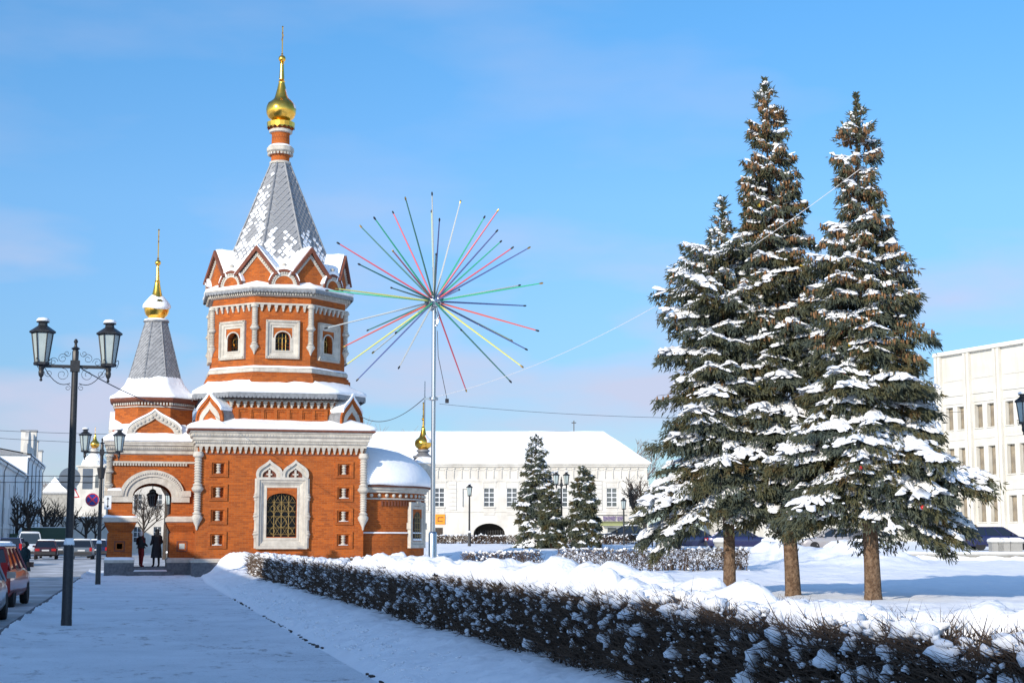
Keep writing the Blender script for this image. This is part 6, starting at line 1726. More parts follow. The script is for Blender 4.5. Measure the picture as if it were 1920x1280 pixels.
# ================================================================== people
pm("cloth_black", (0.012, 0.013, 0.016), (0.02, 0.021, 0.024), scale=8, rough=0.9); pm("cloth_dark_red", (0.16, 0.012, 0.015), rough=0.9); pm("cloth_teal", (0.012, 0.03, 0.035), rough=0.9); pm("cloth_white", (0.55, 0.55, 0.56), rough=0.9); pm("hair_dark", (0.02, 0.014, 0.01), rough=0.8)
def person(loc, rz, H, label, legs="cloth_black", coat="cloth_black", coat_len=0.55, hat="hair_dark", stride=0.05, elbow=0.25, hood=False):
    root = empty("person", loc, rz, label, "person")
    k = H/1.75
    J = dict(pel=(0, 0, 0.95), spi=(0, 0.0, 1.2), che=(0, 0.0, 1.38), nec=(0, 0.01, 1.50), hea=(0, -0.01, 1.60), top=(0, 0.0, 1.70), fac=(0, -0.04, 1.63))
    for s_, n_ in ((-1, 'l'), (1, 'r')):
        f_ = -stride*s_
        J.update({'hip'+n_: (0.10*s_, 0, 0.90), 'kne'+n_: (0.11*s_, f_*0.6-0.02, 0.50), 'ank'+n_: (0.11*s_, f_, 0.09), 'toe'+n_: (0.12*s_, f_-0.15, 0.04),
                  'sho'+n_: (0.19*s_, 0.01, 1.42), 'elb'+n_: (0.25*s_, 0.03, 1.14), 'wri'+n_: (0.22*s_, -elbow*0.6, 0.95+elbow*0.45), 'han'+n_: (0.20*s_, -elbow*0.6-0.07, 0.90+elbow*0.45)})
    E = [('pel','spi'),('spi','che'),('che','nec'),('nec','hea'),('hea','top')]
    for n_ in 'lr': E += [('pel','hip'+n_),('hip'+n_,'kne'+n_),('kne'+n_,'ank'+n_),('ank'+n_,'toe'+n_),('che','sho'+n_),('sho'+n_,'elb'+n_),('elb'+n_,'wri'+n_),('wri'+n_,'han'+n_)]
    Rr = dict(pel=0.15, spi=0.13, che=0.15, nec=0.055, hea=0.09, top=0.075, hip=0.10, kne=0.065, ank=0.045, toe=0.04, sho=0.07, elb=0.05, wri=0.035, han=0.035)
    names = [n_ for n_ in J if n_ != 'fac']; ix = {n_: i for i, n_ in enumerate(names)}
    me = bpy.data.meshes.new("body"); me.from_pydata([tuple(c*k for c in J[n_]) for n_ in names], [(ix[a], ix[b_]) for a, b_ in E], []); me.update()
    me.materials.append(MATS[legs])
    o = link("body", me, root)
    o.modifiers.new("skin", 'SKIN'); sk = me.skin_vertices[0].data if me.skin_vertices else None
    for n_ in names:
        r = Rr.get(n_) or Rr[n_[:3]]; sk[ix[n_]].radius = (r*k, r*k)
    sk[ix['pel']].use_root = True
    ms = o.modifiers.new("sub", 'SUBSURF'); ms.levels = 1; ms.render_levels = 2
    # coat with sleeves
    c = MB(); zb = 0.95-coat_len+0.1; rings = []
    for z, wx, wy in ((zb, 0.27, 0.22), (0.80, 0.235, 0.19), (1.0, 0.20, 0.165), (1.2, 0.195, 0.155), (1.36, 0.215, 0.15), (1.46, 0.17, 0.12), (1.53, 0.075, 0.08)):
        if z == zb or z > zb+0.05: rings.append([(wx*k*math.cos(t*math.pi/8), wy*k*math.sin(t*math.pi/8), z*k) for t in range(16)])
    c.loft(rings)
    for s_, n_ in ((-1, 'l'), (1, 'r')): c.tube([tuple(q*k for q in J[j+n_]) for j in ('sho', 'elb', 'wri')], [0.085*k, 0.07*k, 0.055*k], 8)
    c.build("coat", coat, root, 60)
    hd = MB(); hd.lathe([(0.06*k, 1.50*k), (0.085*k, 1.56*k), (0.098*k, 1.63*k), (0.10*k, 1.69*k), (0.08*k, 1.74*k), (0.03*k, 1.765*k)], 12, 0, 0.025*k); hd.build("hood" if hood else "hair", hat, root, 80)
    fc = MB(); fc.lathe([(0.03*k, 1.535*k), (0.06*k, 1.56*k), (0.075*k, 1.61*k), (0.076*k, 1.66*k), (0.05*k, 1.71*k)], 10, 0, -0.030*k); fc.v += []
    fc.tube([(0, -0.11*k, 1.645*k), (0, -0.125*k, 1.61*k)], [0.010*k, 0.016*k], 5); fc.build("face", "skin", root, 80)
    return root
pm("boots", (0.01, 0.01, 0.011), rough=0.7)
person((0.33, 75.55, 0.47), math.pi*0.75, 1.62, "person in dark jacket, red trousers and pale hat standing in the porch arch", "cloth_dark_red", "cloth_black", 0.12, "cloth_white")
person((1.02, 75.6, 0.47), math.pi*1.15, 1.72, "person in a long black coat and hood standing in the porch arch", "cloth_black", "cloth_black", 0.62, "cloth_black", hood=True)
x, y = at(47, 60.0)
person((x, y, -0.1), -0.9, 1.72, "dark haired person in a grey-green coat walking behind the red car", "cloth_black", "cloth_teal", 0.4, "hair_dark", 0.2)
# ================================================================== background buildings
def window_meshes(w, h, nx=2, nz=4, pane="window_pane", frame="sign_white", depth=0.12, bar=0.06):
    f = MB(); hw = w/2
    for i in range(nx+1): x = -hw+w*i/nx; f.box(x-bar/2, x+bar/2, depth-0.06, depth, 0, h)
    for j in range(nz+1): z = h*j/nz; f.box(-hw+bar/2, hw-bar/2, depth-0.055, depth-0.003, z-bar/2, z+bar/2)
    p = MB(); p.quad((-hw, depth+0.01, 0), (hw, depth+0.01, 0), (hw, depth+0.01, h), (-hw, depth+0.01, h))
    return mesh_data("window", f.v, f.f, frame), mesh_data("pane", p.v, p.f, pane)
def wall_holes(mb, x0, x1, z0, z1, holes, y=0.0, depth=0.14):
    """front wall with rectangular recesses; holes = (xa,xb,za,zb)"""
    xs = sorted({x0, x1, *[h[0] for h in holes], *[h[1] for h in holes]})
    for a, b in zip(xs[:-1], xs[1:]):
        hs = sorted([h for h in holes if h[0] <= a+1e-6 and h[1] >= b-1e-6], key=lambda h: h[2]); lo = z0
        for h in hs:
            mb.quad((a, y, lo), (b, y, lo), (b, y, h[2]), (a, y, h[2])); lo = h[3]
        mb.quad((a, y, lo), (b, y, lo), (b, y, z1), (a, y, z1))
    for (a, b, c, d) in holes:
        mb.quad((a, y, c), (b, y, c), (b, y+depth, c), (a, y+depth, c)); mb.quad((a, y, d), (a, y+depth, d), (b, y+depth, d), (b, y, d))
        mb.quad((a, y, c), (a, y+depth, c), (a, y+depth, d), (a, y, d)); mb.quad((b, y, d), (b, y+depth, d), (b, y+depth, c), (b, y, c))
        mb.quad((a, y+depth+0.02, c), (b, y+depth+0.02, c), (b, y+depth+0.02, d), (a, y+depth+0.02, d))

# ---- long white building with a hipped snow roof
LBD = 145.0
def lb_x(px): return (px-560)/3025.0*LBD
x0_, y0_ = at(560, LBD)
LBL = lb_x(1215); zg = 1.45; EZ = 8.62
lb = empty("long_building", (x0_, y0_, 0), -YAW, "long two-storey white building with a snow covered hipped roof and arched gateway", "building")
w = MB(); holes = []
ww, wz0, wz1 = 0.92, 4.78, 6.44
upx = [650, 705, 765, 823, 917, 960, 1008, 1055, 1102, 1148, 1190]
for px in upx: holes.append((lb_x(px)-ww/2, lb_x(px)+ww/2, wz0, wz1))
gpx = [1052, 1102, 1148, 1190]
for px in gpx: holes.append((lb_x(px)-0.42, lb_x(px)+0.42, 1.95, 2.95))
holes.append((lb_x(867), lb_x(885), 4.75, 6.4))
ga, gb = lb_x(887), lb_x(947)
hl_ = [h for h in holes if h[1] < ga]; hr_ = [h for h in holes if h[0] > gb]; hm_ = [h for h in holes if ga <= h[0] <= gb]
wall_holes(w, 0, ga, zg-0.6, EZ, hl_); wall_holes(w, gb, LBL, zg-0.6, EZ, hr_); wall_holes(w, ga, gb, 4.0, EZ, [h for h in holes if h[0] > ga and h[1] < gb and h[2] > 4])
hole_wall(w, ga, gb, zg-0.6, 4.0, 0.0, ga+0.02, gb-0.02, zg-0.6, 2.35, 0.95, 14, 2.5)
w.quad((LBL, 0, zg-0.6), (LBL, 11, zg-0.6), (LBL, 11, EZ), (LBL, 0, EZ)); w.quad((0, 11, zg-0.6), (0, 0, zg-0.6), (0, 0, EZ), (0, 11, EZ)); w.quad((LBL, 11, zg-0.6), (0, 11, zg-0.6), (0, 11, EZ), (LBL, 11, EZ))
wall = w.build("wall", "plaster_white", lb)
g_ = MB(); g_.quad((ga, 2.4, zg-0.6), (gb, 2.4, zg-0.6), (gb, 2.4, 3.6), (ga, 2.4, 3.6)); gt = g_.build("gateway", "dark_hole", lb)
g_ = MB()
for i in range(12): xx_ = ga+0.2+(gb-ga-0.4)*i/11; g_.tube([(xx_, 1.2, zg-0.5), (xx_, 1.2, 2.7)], 0.025, 4)
g_.tube([(ga+0.1, 1.2, 2.55), (gb-0.1, 1.2, 2.55)], 0.03, 4); g_.build("gate_bars", "iron", gt)
WU = window_meshes(ww, wz1-wz0, 2, 4); WG = window_meshes(0.84, 1.0, 1, 2)
sl = MB(); sl.box(-0.56, 0.56, -0.10, 0.06, -0.12, -0.02); sl.box(-0.50, 0.50, -0.05, 0.0, -0.75, -0.16); slm = mesh_data("sill", sl.v, sl.f, "plaster_white")
hd = MB(); hd.box(-0.66, 0.66, -0.09, 0.0, 0.42, 0.50); hd.box(-0.60, -0.5, -0.04, 0, -0.1, 0.42); hd.box(0.5, 0.60, -0.04, 0, -0.1, 0.42); hdm = mesh_data("window_head", hd.v, hd.f, "plaster_white")
for px in upx:
    o = link("window", WU[0], lb, (lb_x(px), 0, wz0)); link("pane", WU[1], o); link("sill", slm, o); link("window_head", hdm, o, (0, 0, wz1-wz0+0.1))
ah = MB(); ka_ = arc(0, 0, 0.55, 0.22, 8); ah.band(ka_, scale_pts(ka_, 0.82, 0, 0, 0.6), -0.08, 0.0); ahm = mesh_data("window_head", ah.v, ah.f, "plaster_white")
for px in gpx:
    o = link("window", WG[0], lb, (lb_x(px), 0, 1.95)); link("pane", WG[1], o); link("window_head", ahm, o, (0, 0, 1.12))
c = MB(); c.box(-0.1, LBL+0.1, -0.18, 0.0, EZ-0.28, EZ-0.12); c.box(-0.2, LBL+0.2, -0.32, 0.0, EZ-0.12, EZ+0.0); c.box(-0.05, LBL+0.05, -0.07, 0.0, 7.05, 7.13); c.box(-0.05, LBL+0.05, -0.07, 0.0, 4.30, 4.40)
cr_ = c.build("cornice", "plaster_white", lb)
fp = MB(); fp.box(-0.30, 0.30, -0.08, 0.0, 0.0, 0.06); fp.box(-0.30, -0.24, -0.08, 0, -0.75, 0.0); fp.box(-0.36, -0.18, -0.14, 0.0, 0.10, 0.22); fpm = mesh_data("frieze_panel", fp.v, fp.f, "plaster_white")
k = 0
while 0.4+k*0.72 < LBL-0.3: link("frieze_panel", fpm, cr_, (0.5+k*0.72, 0, 8.05)); k += 1
qn = MB(); qn.box(-0.35, 0.35, -0.07, 0.0, 0.0, 0.36); qnm = mesh_data("quoin", qn.v, qn.f, "plaster_white")
for px in (795, 1210, 1122, 848):
    for j in range(7): link("quoin", qnm, wall, (lb_x(px), 0, 4.45+j*0.38))
# roof
def lroof(mb, d, z0, dz):
    A_ = [(-d, -d, z0), (LBL+d, -d, z0), (LBL+d, 11+d, z0), (-d, 11+d, z0)]; rx = LBL-3.6
    r0, r1 = (-d, 5.5, 11.75+dz), (rx, 5.5, 11.75+dz)
    mb.add(A_+[r0, r1], [(0, 1, 5, 4), (1, 2, 5), (2, 3, 4, 5), (3, 0, 4), (3, 2, 1, 0)])
r = MB(); lroof(r, 0.30, EZ+0.01, -0.1); rf = r.build("roof", "lead", lb)
r = MB(); n_ = 60; m_ = 8; rx = LBL-3.6
rings = []
for j in range(m_+1):
    f = j/m_; row_ = []
    for i in range(n_+1):
        x = -0.36+(LBL+0.72)*i/n_; xe = min(x, LBL+0.36-f*(LBL+0.36-rx))
        z = EZ+0.10+(11.95-EZ-0.10)*f + 0.06*noise.noise((xe*0.4, f*5, 3)) + (0.05*noise.noise((xe*0.9, 1, 2)) if j == 0 else 0)
        row_.append((xe, -0.38+5.9*f, z))
    rings.append(row_)
r.loft([[(p[0], p[1]+0.02, EZ+0.03) for p in rings[0]]]+rings, False, False, False)
r.add([(LBL+0.36, -0.38, EZ+0.1), (LBL+0.36, 11.4, EZ+0.1), (rx, 5.52, 11.95)], [(0, 1, 2)]); r.add([(LBL+0.36, 11.4, EZ+0.1), (-0.36, 11.4, EZ+0.1), (-0.36, 5.52, 11.95), (rx, 5.52, 11.95)], [(0, 1, 2, 3)])
r.build("roof_snow", "snow", rf, 60)
ch = MB(); ch.tube([(lb_x(1082), 6, 11.5), (lb_x(1082), 6, 13.0)], 0.05, 4); ch.box(lb_x(1082)-0.22, lb_x(1082)+0.22, 5.97, 6.03, 12.75, 12.83); ch.build("roof_antenna", "iron", rf)
# shop signs: letter-like purple strokes are too small to read in the photo
sb = MB(); sb.box(lb_x(1112), lb_x(1176), -0.12, -0.05, 3.42, 3.46); sb.box(lb_x(1112), lb_x(1176), -0.12, -0.05, 4.0, 4.04); ss_ = sb.build("shop_sign", "iron", lb)
b = MB(); x = lb_x(1131); rl = random.Random(9)
while x < lb_x(1166):
    ww_ = rl.uniform(0.13, 0.19); b.box(x, x+0.05, -0.16, -0.13, 3.55, 3.92)
    if rl.random() < 0.8: b.box(x+ww_-0.05, x+ww_, -0.16, -0.13, 3.55, 3.92)
    zc = rl.choice((3.55, 3.71, 3.86)); b.box(x+0.05, x+ww_-0.05, -0.155, -0.13, zc, zc+0.06)
    if rl.random() < 0.5: b.box(x+0.05, x+ww_-0.05, -0.155, -0.13, 3.86, 3.92)
    x += ww_+0.05
b.build("sign_lettering", "sign_purple", ss_)
b = MB(); b.add([(lb_x(1124), -0.7, 3.2), (lb_x(1173), -0.7, 3.2), (lb_x(1173), 0, 3.42), (lb_x(1124), 0, 3.42), (lb_x(1124), -0.7, 3.08), (lb_x(1173), -0.7, 3.08)], [(0, 1, 2, 3), (4, 5, 1, 0)]); b.build("awning", "awning", lb)
b = MB(); b.box(lb_x(816), lb_x(834), -0.10, -0.03, 3.2, 4.1); os_ = b.build("orange_sign", "sign_orange", lb)
b = MB(); b.box(lb_x(820), lb_x(830), -0.13, -0.10, 3.45, 3.5); b.box(lb_x(821), lb_x(831), -0.13, -0.10, 3.78, 3.84); b.box(lb_x(820.5), lb_x(821.5), -0.13, -0.10, 3.5, 3.78); b.build("sign_mark", "sign_black", os_)
b = MB(); b.box(lb_x(816), lb_x(830), -0.03, 0.02, zg-0.3, 2.9); b.build("door", "bare_bark", lb)

# ---- pale office building on the right, three storeys and a tall attic
rbx, rby = 73.3, 136.5
ang = math.atan2(-10.2, 1.94)
rb_ = empty("office_building", (rbx, rby, 0), ang, "cream three-storey office building with tall pilasters at the right edge", "building")
# local x runs toward the camera, local -y faces the square
BW, NB = 4.05, 7; z0, z1 = 0.9, 19.0
w = MB(); holes = []
rows = [(3.4, 5.7), (7.6, 10.2), (11.9, 14.0)]
for i in range(NB):
    for sx in (-0.82, 0.82):
        xc = BW*(i+0.5)+sx
        for a, b in rows: holes.append((xc-0.52, xc+0.52, a, b))
wall_holes(w, 0, BW*NB, z0, z1, holes, 0.0, 0.45)
w.quad((BW*NB, 0, z0), (BW*NB, 14, z0), (BW*NB, 14, z1), (BW*NB, 0, z1)); w.quad((0, 14, z0), (0, 0, z0), (0, 0, z1), (0, 14, z1)); w.quad((BW*NB, 14, z0), (0, 14, z0), (0, 14, z1), (BW*NB, 14, z1)); w.quad((0, 0, z1), (BW*NB, 0, z1), (BW*NB, 14, z1), (0, 14, z1))
wl_ = w.build("wall", "plaster_cream", rb_)
WR = [window_meshes(1.04, b-a, 1, 1, "curtain_pane", "concrete", 0.42, 0.08) for a, b in rows]
sl = MB(); sl.box(-0.60, 0.60, -0.10, 0.05, -0.10, -0.01); slm2 = mesh_data("sill", sl.v, sl.f, "plaster_cream")
for i in range(NB):
    for sx in (-0.82, 0.82):
        xc = BW*(i+0.5)+sx
        for (a, b), m_ in zip(rows, WR):
            o = link("window", m_[0], rb_, (xc, 0, a)); link("pane", m_[1], o); link("sill", slm2, o)
pm_ = MB(); pm_.box(-0.42, -0.06, -0.32, 0.0, z0, z1-0.15); pm_.box(0.06, 0.42, -0.32, 0.0, z0, z1-0.15); pm_.box(-0.06, 0.06, -0.22, 0.0, z0, z1-0.15); pmm = mesh_data("pilaster", pm_.v, pm_.f, "plaster_cream")
for i in range(NB+1): link("pilaster", pmm, rb_, (BW*i, 0, 0))
for (bd_, za, zb_) in ((0.08, 14.25, 14.37), (0.12, 15.0, 15.15), (0.06, 16.4, 16.5), (0.10, 6.2, 7.0), (0.06, 10.9, 11.1)):
    ap = MB(); ap.box(-1.5, 1.5, -bd_, 0.0, za, zb_); apm = mesh_data("wall_band", ap.v, ap.f, "plaster_cream")
    for i in range(NB): link("wall_band", apm, rb_, (BW*(i+0.5), 0, 0))
cp = MB(); cp.box(-0.5, BW*NB+0.3, -0.42, 0.3, z1-0.15, z1+0.05); cpo = cp.build("coping", "plaster_cream", rb_)
cp = MB(); cp.box(-0.45, BW*NB+0.25, -0.38, 0.25, z1+0.05, z1+0.2); cp.build("coping_snow", "snow", cpo)
# lower wing running off behind the spruces
wg = empty("office_wing", (54.0, 139.5, 0), 0, "cream wing of the office building, seen between the spruce boughs", "building")
w = MB(); holes = []; WL = 19.0
for i in range(6):
    xc = 1.6+3.1*i
    for a, b in ((2.6, 4.9), (6.6, 8.9)): holes.append((xc-0.55, xc+0.55, a, b))
wall_holes(w, 0, WL, 0.9, 12.2, holes, 0.0, 0.4); w.quad((0, 9, 0.9), (0, 0, 0.9), (0, 0, 12.2), (0, 9, 12.2)); w.quad((0, 0, 12.2), (WL, 0, 12.2), (WL, 9, 12.2), (0, 9, 12.2)); w.build("wall", "plaster_cream", wg)
ww_ = window_meshes(1.1, 2.3, 2, 2, "curtain_pane", "sign_white", 0.36, 0.07)
for i in range(6):
    for a in (2.6, 6.6): o = link("window", ww_[0], wg, (1.6+3.1*i, 0, a)); link("pane", ww_[1], o)
b = MB(); b.box(-0.2, WL, -0.3, 9.2, 12.21, 12.45); b.build("roof_snow", "snow", wg)

# ---- terrace wall with pedestals
tx0, ty0 = at(1330, 86.4)
tw_ = empty("terrace_wall", (tx0, ty0, 0), -YAW, "low pale concrete terrace wall behind the ploughed snow, capped with snow", "wall")
b = MB(); TL = 26.0; b.box(0, TL, 0, 0.5, 0.1, 0.88); b.box(-0.05, TL+0.05, -0.06, 0.55, 0.88, 0.98); b.build("wall_body", "concrete", tw_)
b = MB(); rings = []
for yy_, zz_ in ((-0.05, 0.982), (-0.08, 1.04), (0.05, 1.10), (0.4, 1.10), (0.54, 0.985)): rings.append([(TL*i/50, yy_, zz_+0.03*noise.noise((TL*i/50*0.8, yy_, 4))*(zz_ > 1)) for i in range(51)])
b.loft(rings, False, False, False); b.build("wall_snow", "snow", tw_, 80)
PX_ = [(1868, 1), (1880, 1), (1903, 1), (1443, 1), (1352, 1), (1614, 0)]
for n_, (px, q_) in enumerate(PX_):
    x, y = at(px, 87.6); zz_ = ground_h(x, y)
    pd = empty("stone_pedestal", (x, y, 0), -YAW, ["grey stone pedestal with a snow cap, leftmost of the right edge three", "grey stone pedestal with a snow cap, middle of the right edge three", "grey stone pedestal with a snow cap, nearest the right edge", "grey stone pedestal between the leftmost and middle spruce trunks", "grey stone pedestal just left of the leftmost spruce trunk", "grey stone pedestal beside the trunk of the right spruce"][n_], "pedestal", "stone pedestals on the terrace")
    b = MB(); b.box(-0.32, 0.32, -0.32, 0.32, zz_-0.1, 1.55); b.box(-0.37, 0.37, -0.37, 0.37, 1.55, 1.63); b.build("block", "concrete", pd)
    b = MB(); b.loft([sqring(0.37, 1.632, None, 4), sqring(0.39, 1.68, None, 4), sqring(0.36, 1.78, None, 4), sqring(0.2, 1.85, None, 4)]); b.build("snow_cap", "snow", pd, 80)

# ---- street houses on the left
def house(name, x, y0, y1, depth, H, label, mat, rows, pitch=3.0, ww_=1.1, roofh=2.2, group="white houses along the street"):
    """facade on plane x, facing +x, from y0 to y1"""
    root = empty(name, (x, y0, 0), math.pi/2, label, "building", group)
    L = y1-y0; w = MB(); holes = []; n_ = int((L-1)/pitch)
    xs = [0.5+pitch*(i+0.5)+(L-1-n_*pitch)/2 for i in range(n_)]
    for xc in xs:
        for a, b in rows: holes.append((xc-ww_/2, xc+ww_/2, a, b))
    wall_holes(w, 0, L, -0.2, H, holes, 0.0, 0.2)
    w.quad((L, 0, -0.2), (L, depth, -0.2), (L, depth, H), (L, 0, H)); w.quad((0, depth, -0.2), (0, 0, -0.2), (0, 0, H), (0, depth, H)); w.quad((L, depth, -0.2), (0, depth, -0.2), (0, depth, H), (L, depth, H))
    w.build("wall", mat, root)
    ms_ = [window_meshes(ww_, b-a, 2, 3, depth=0.18) for a, b in rows]
    for xc in xs:
        for (a, b), m_ in zip(rows, ms_): o = link("window", m_[0], root, (xc, 0, a)); link("pane", m_[1], o)
    c = MB(); c.box(-0.1, L+0.1, -0.35, 0, H-0.3, H); c.box(0, L, -0.12, 0, rows[0][1]+0.5, rows[0][1]+0.65); c.build("cornice", mat, root)
    r = MB(); r.add([(-0.3, -0.5, H+0.005), (L+0.3, -0.5, H+0.005), (L+0.3, depth, H+0.005), (-0.3, depth, H+0.005), (-0.3, depth/2, H+roofh), (L+0.3, depth/2, H+roofh)], [(0, 1, 5, 4), (2, 3, 4, 5), (1, 2, 5), (3, 0, 4), (3, 2, 1, 0)])
    rf_ = r.build("roof", "lead", root)
    s_ = MB(); s_.add([(-0.3, -0.55, H+0.16), (L+0.3, -0.55, H+0.16), (L+0.3, depth/2, H+roofh+0.16), (-0.3, depth/2, H+roofh+0.16), (-0.3, -0.55, H+0.02), (L+0.3, -0.55, H+0.02)], [(0, 1, 2, 3), (4, 5, 1, 0)]); s_.build("roof_snow", "snow", rf_)
    for xx_ in [L*k_/4 for k_ in range(1, 4)]+[0.4, L-0.4]:
        dp_ = MB(); dp_.tube([(xx_, -0.45, H-0.05), (xx_, -0.12, H-0.9), (xx_, -0.12, 0.2)], 0.07, 5); dp_.build("drainpipe", "lead", root)
    return root
house("street_house", -15, -55, 36, 14, 10.40, "white terraced house left of the road behind the camera, shading the path", "plaster_cool", [(1.2, 3.2), (5.0, 7.4)], 4.0, 1.3, 0.9)
house("street_house", -15, 36.4, 63, 14, 9.55, "white terraced house left of the road, shading the foot of the porch", "plaster_cool", [(1.2, 3.2), (4.8, 7.0)], 4.0, 1.3, 0.8)
house("street_house", -14.2, 150, 219, 12, 10.2, "lower white house at the left edge, its eave running down the street", "plaster_cool", [(0.8, 2.6), (3.6, 5.4), (6.5, 8.3)], 6.5, 1.2, 1.6)
hb = house("street_house", -14.0, 221, 256, 14, 13.0, "taller white house with chimneys and a curved attic, far left", "plaster_cool", [(0.8, 3.0), (4.6, 6.8), (8.4, 10.6)], 5.5, 1.2, 1.4)
b = MB(); b.box(0, 15.5, 0.1, 0.6, 13.0, 14.6); b.prism(arc(5, 14.6, 3.2, 2.0, 12), 0.12, 0.58); b.box(11.5, 15.4, 0.05, 0.65, 14.6, 16.6); b.build("attic", "plaster_white", hb)
for (a, c_, d_, zt) in ((15.6, 17.5, 2.0, 17.2), (20.0, 21.2, 1.2, 16.0), (31.0, 33.0, 2.0, 15.2)):
    b = MB(); b.box(a, c_, -0.1, d_, 13.0, zt); ch_ = b.build("chimney", "plaster_white", hb)
    b = MB(); b.box(a-0.1, c_+0.1, -0.2, d_+0.1, zt, zt+0.22); b.build("chimney_cap", "lead", ch_)
# far church, wall and street-end houses
cx_, cy_ = at(172, 282)
cb = empty("bell_tower", (cx_, cy_, 0), -YAW, "white church tower with a small gold dome far up the street", "church")
b = MB()
b.box(-2.6, 2.9, -2.6, 2.6, -0.2, 9.2); b.box(-2.3, 2.2, -2.2, 2.2, 9.2, 14.6); b.box(-2.55, 2.45, -2.45, 2.45, 14.6, 14.9); b.box(2.2, 5.5, -2.0, 4, -0.2, 15.2)
b.lathe([(2.3, 14.9), (1.9, 15.9), (1.0, 16.8), (0.7, 17.0), (0.7, 17.9), (0.85, 18.0)], 12, -0.05, 0)
b.build("tower_wall", "plaster_white", cb)
for xx_ in (-1.1, 0.0, 1.1):
    b = MB(); b.prism([(xx_-0.3, 11.0), (xx_+0.3, 11.0)]+arc(xx_, 12.9, 0.3, 0.4, 8, 0, math.pi), -2.26, -2.19); b.build("belfry_opening", "window_pane", cb)
on_ = onion(cb, 18.0, 0.8, 2.6, (-0.05, 0)); cross(on_, 20.4, 1.3, (-0.05, 0))
b = MB(); b.lathe([(2.35, 14.92), (1.95, 15.98), (1.0, 16.9), (0.7, 17.05)], 12, -0.05, 0); b.build("roof_snow", "snow", cb, 60)
wx, wy = at(76, 255)
fw_ = empty("boundary_wall", (wx, wy, 0), -YAW, "white wall closing the far end of the street", "wall")
b = MB(); b.box(0, 12.5, 0, 0.5, -0.2, 5.4); b.build("wall_body", "plaster_white", fw_); b = MB(); b.box(-0.1, 12.6, -0.1, 0.6, 5.4, 5.6); b.build("wall_snow", "snow", fw_)
b = MB(); b.box(2.6, 3.1, -0.03, 0.0, 1.6, 2.4); b.build("wall_window", "window_pane", fw_)
hx, hy = at(70, 300)
hh = empty("far_house", (hx, hy, 0), -YAW, "grey roofed old houses behind the bare street trees, far left", "building")
b = MB(); b.box(0, 12, 0, 8, -0.2, 10.5); b.build("wall", "concrete", hh)
b = MB(); b.prism([(-0.4, 10.5), (6.2, 10.5), (2.9, 13.5)], -0.3, 8); b.prism([(6.0, 10.5), (12.4, 10.5), (9.2, 13.2)], -0.3, 8); b.build("roof", "lead", hh)
b = MB(); b.prism([(0.6, 10.9), (5.4, 10.9), (2.9, 13.7)], -0.36, -0.31); b.build("gable_snow", "snow", hh)
# house seen through the porch arch
px_, py_ = at(236, 190)
ph_ = empty("far_house", (px_, py_, 0), -YAW, "pale house seen through the porch arch", "building")
w = MB(); hs_ = [(0.8+2.4*i, 1.7+2.4*i, a, a+1.8) for i in range(4) for a in (1.6, 5.4)]; wall_holes(w, -1.0, 11, -0.2, 10.5, hs_, 0, 0.25); w.quad((-1, 6, -0.2), (-1, 0, -0.2), (-1, 0, 10.5), (-1, 6, 10.5)); w.build("wall", "plaster_white", ph_)
wmm = window_meshes(0.9, 1.8, 2, 3, depth=0.2)
for h in hs_: o = link("window", wmm[0], ph_, ((h[0]+h[1])/2, 0, h[2])); link("pane", wmm[1], o)
b = MB(); b.add([(-1.4, -0.5, 10.5), (11.4, -0.5, 10.5), (11.4, 4, 12.5), (-1.4, 4, 12.5)], [(0, 1, 2, 3)]); b.build("roof_snow", "snow", ph_)

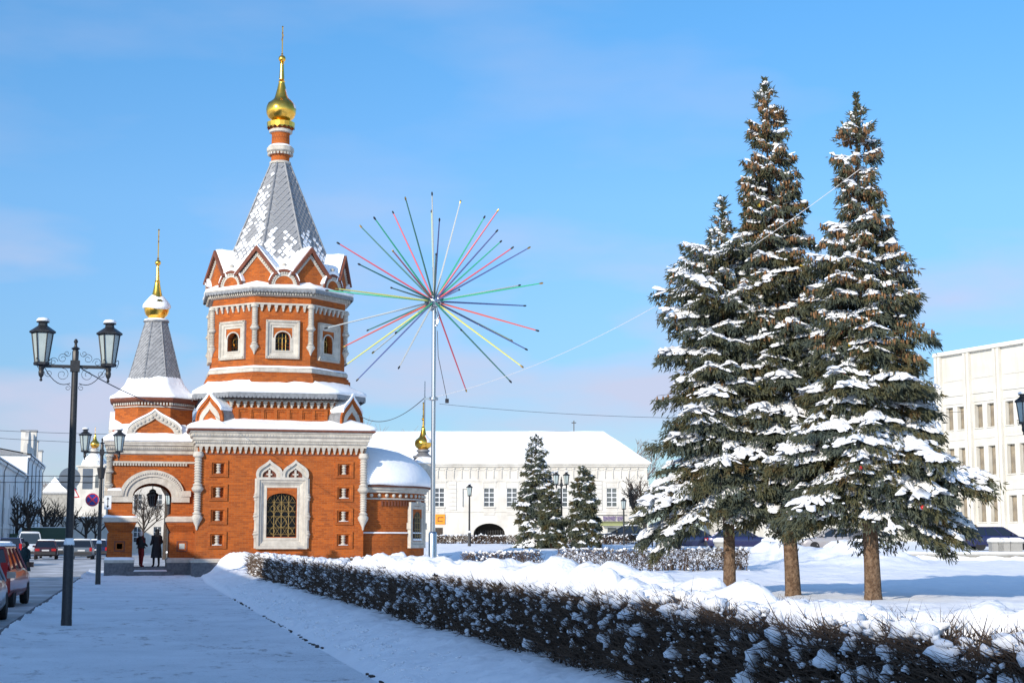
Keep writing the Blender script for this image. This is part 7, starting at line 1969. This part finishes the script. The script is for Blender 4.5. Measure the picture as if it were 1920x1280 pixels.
# ================================================================== bare trees
def bare_tree(name, loc, H, seed, label, mat="bare_bark", levels=4, spread=0.55, tr=0.13, crown_from=0.35, group="bare street trees", pollard=False, snow=False, thick=1.0):
    rt = random.Random(seed); root = empty(name, loc, 0, label, "tree", group)
    tk = MB(); cr_ = MB()
    def grow(p, d, L, r, lv, mb):
        n_ = 3; pts = [p]; q = Vector(p); dd = Vector(d)
        for i in range(n_):
            dd = (dd+Vector((rt.gauss(0, 0.13), rt.gauss(0, 0.13), rt.gauss(0.05, 0.08)))).normalized(); q = q+dd*(L/n_); pts.append(q.copy())
        mb.tube(pts, [r, r*0.85, r*0.72, r*0.6], 5 if r > 0.03 else 3)
        if lv == 0: return
        kk_ = rt.randint(3, 5) if lv > 1 else rt.randint(3, 6)
        for i in range(kk_):
            f = rt.uniform(0.45, 1.0); b_ = pts[min(n_, int(f*n_))]
            ax_ = Vector((rt.gauss(0, 1), rt.gauss(0, 1), rt.gauss(0.2, 0.4))).normalized()
            nd = (dd*(1-spread)+ax_*spread+Vector((0, 0, 0.12))).normalized()
            grow(b_, nd, L*rt.uniform(0.5, 0.75), max(r*0.52, 0.008*thick), lv-1, cr_)
    h0 = H*crown_from
    tk.tube([(0, 0, -0.1), (0.02*rt.gauss(0, 1), 0, h0*0.5), (0.05*rt.gauss(0, 1), 0.05, h0)], [tr*1.3, tr, tr*0.85], 8); tk.build("trunk", mat, root, 60)
    for i in range(rt.randint(3, 5)):
        a = 2*math.pi*i/4+rt.uniform(-0.4, 0.4); d = Vector((math.cos(a)*0.55, math.sin(a)*0.55, rt.uniform(0.5, 1.1))).normalized()
        grow(Vector((0, 0, h0*rt.uniform(0.8, 1.0))), d, (H-h0)*0.48, tr*0.6, levels-1, cr_)
    grow(Vector((0, 0, h0)), Vector((0, 0, 1)), (H-h0)*0.5, tr*0.75, levels-1, cr_)
    cr_.build("crown", mat, root); return root
def bt(px, D, H, seed, label, **k):
    x, y = at(px, D); z = k.pop("z", None); return bare_tree("bare_tree", (x, y, ground_h(x, y) if z is None and x > 2.78 else (z or road_h(x, y)-0.05)), H, seed, label, **k)
bt(1208, 100, 5.8, 1, "dark pollarded tree before the white building, left of the big spruces", tr=0.15)
bt(30, 190, 9.0, 2, "bare tree before the lower white house at the left edge", levels=3, mat="bare_bark", tr=0.22)
bt(52, 178, 8.5, 3, "thick dark bare tree before the taller white house, far left", levels=3, mat="bare_bark", tr=0.25)
bt(84, 205, 8.5, 4, "bare tree before the far wall, left of the near lantern post", levels=3, mat="bare_bark", tr=0.2)
bt(97, 225, 9.0, 5, "second bare tree before the far wall, left of the near lantern post", levels=3, mat="bare_bark", tr=0.2)
bt(126, 190, 7.0, 6, "small bare tree behind the near lantern post", levels=3, mat="bare_bark", tr=0.16)
bt(160, 180, 6.5, 7, "bare tree with spread limbs before the far church", levels=3, mat="bare_bark", tr=0.18)
bt(177, 205, 7.0, 8, "slim bare tree beside the blue road sign", levels=3, mat="bare_bark", tr=0.15)
bt(312, 120, 9.5, 9, "tall bare tree seen through the porch arch", tr=0.24, crown_from=0.5)
bt(268, 150, 7.5, 10, "twiggy bare tree seen through the porch arch", tr=0.12)
for i, (px, D, H, lb_) in enumerate([(703, 196, 18.0, "pale bare tree rising behind the chapel's right roof corner"), (765, 205, 16.5, "pale bare tree above the white roof, left of the silver pole"), (884, 205, 15.0, "low bare treetop above the white roof, right of the silver pole"), (1192, 190, 15.0, "pale bare tree behind the right end of the white roof"),
                                      (88, 330, 17, "pale tall bare tree at the far end of the street, leftmost"), (104, 335, 18, "pale tall bare tree at the far end of the street, middle"), (120, 330, 17, "pale tall bare tree at the far end of the street, beside the lantern post")]):
    bt(px, D, H, 20+i, lb_, mat="far_twigs", levels=4, spread=0.5, tr=0.2, group="bare trees on the skyline", crown_from=0.4, thick=3.0)
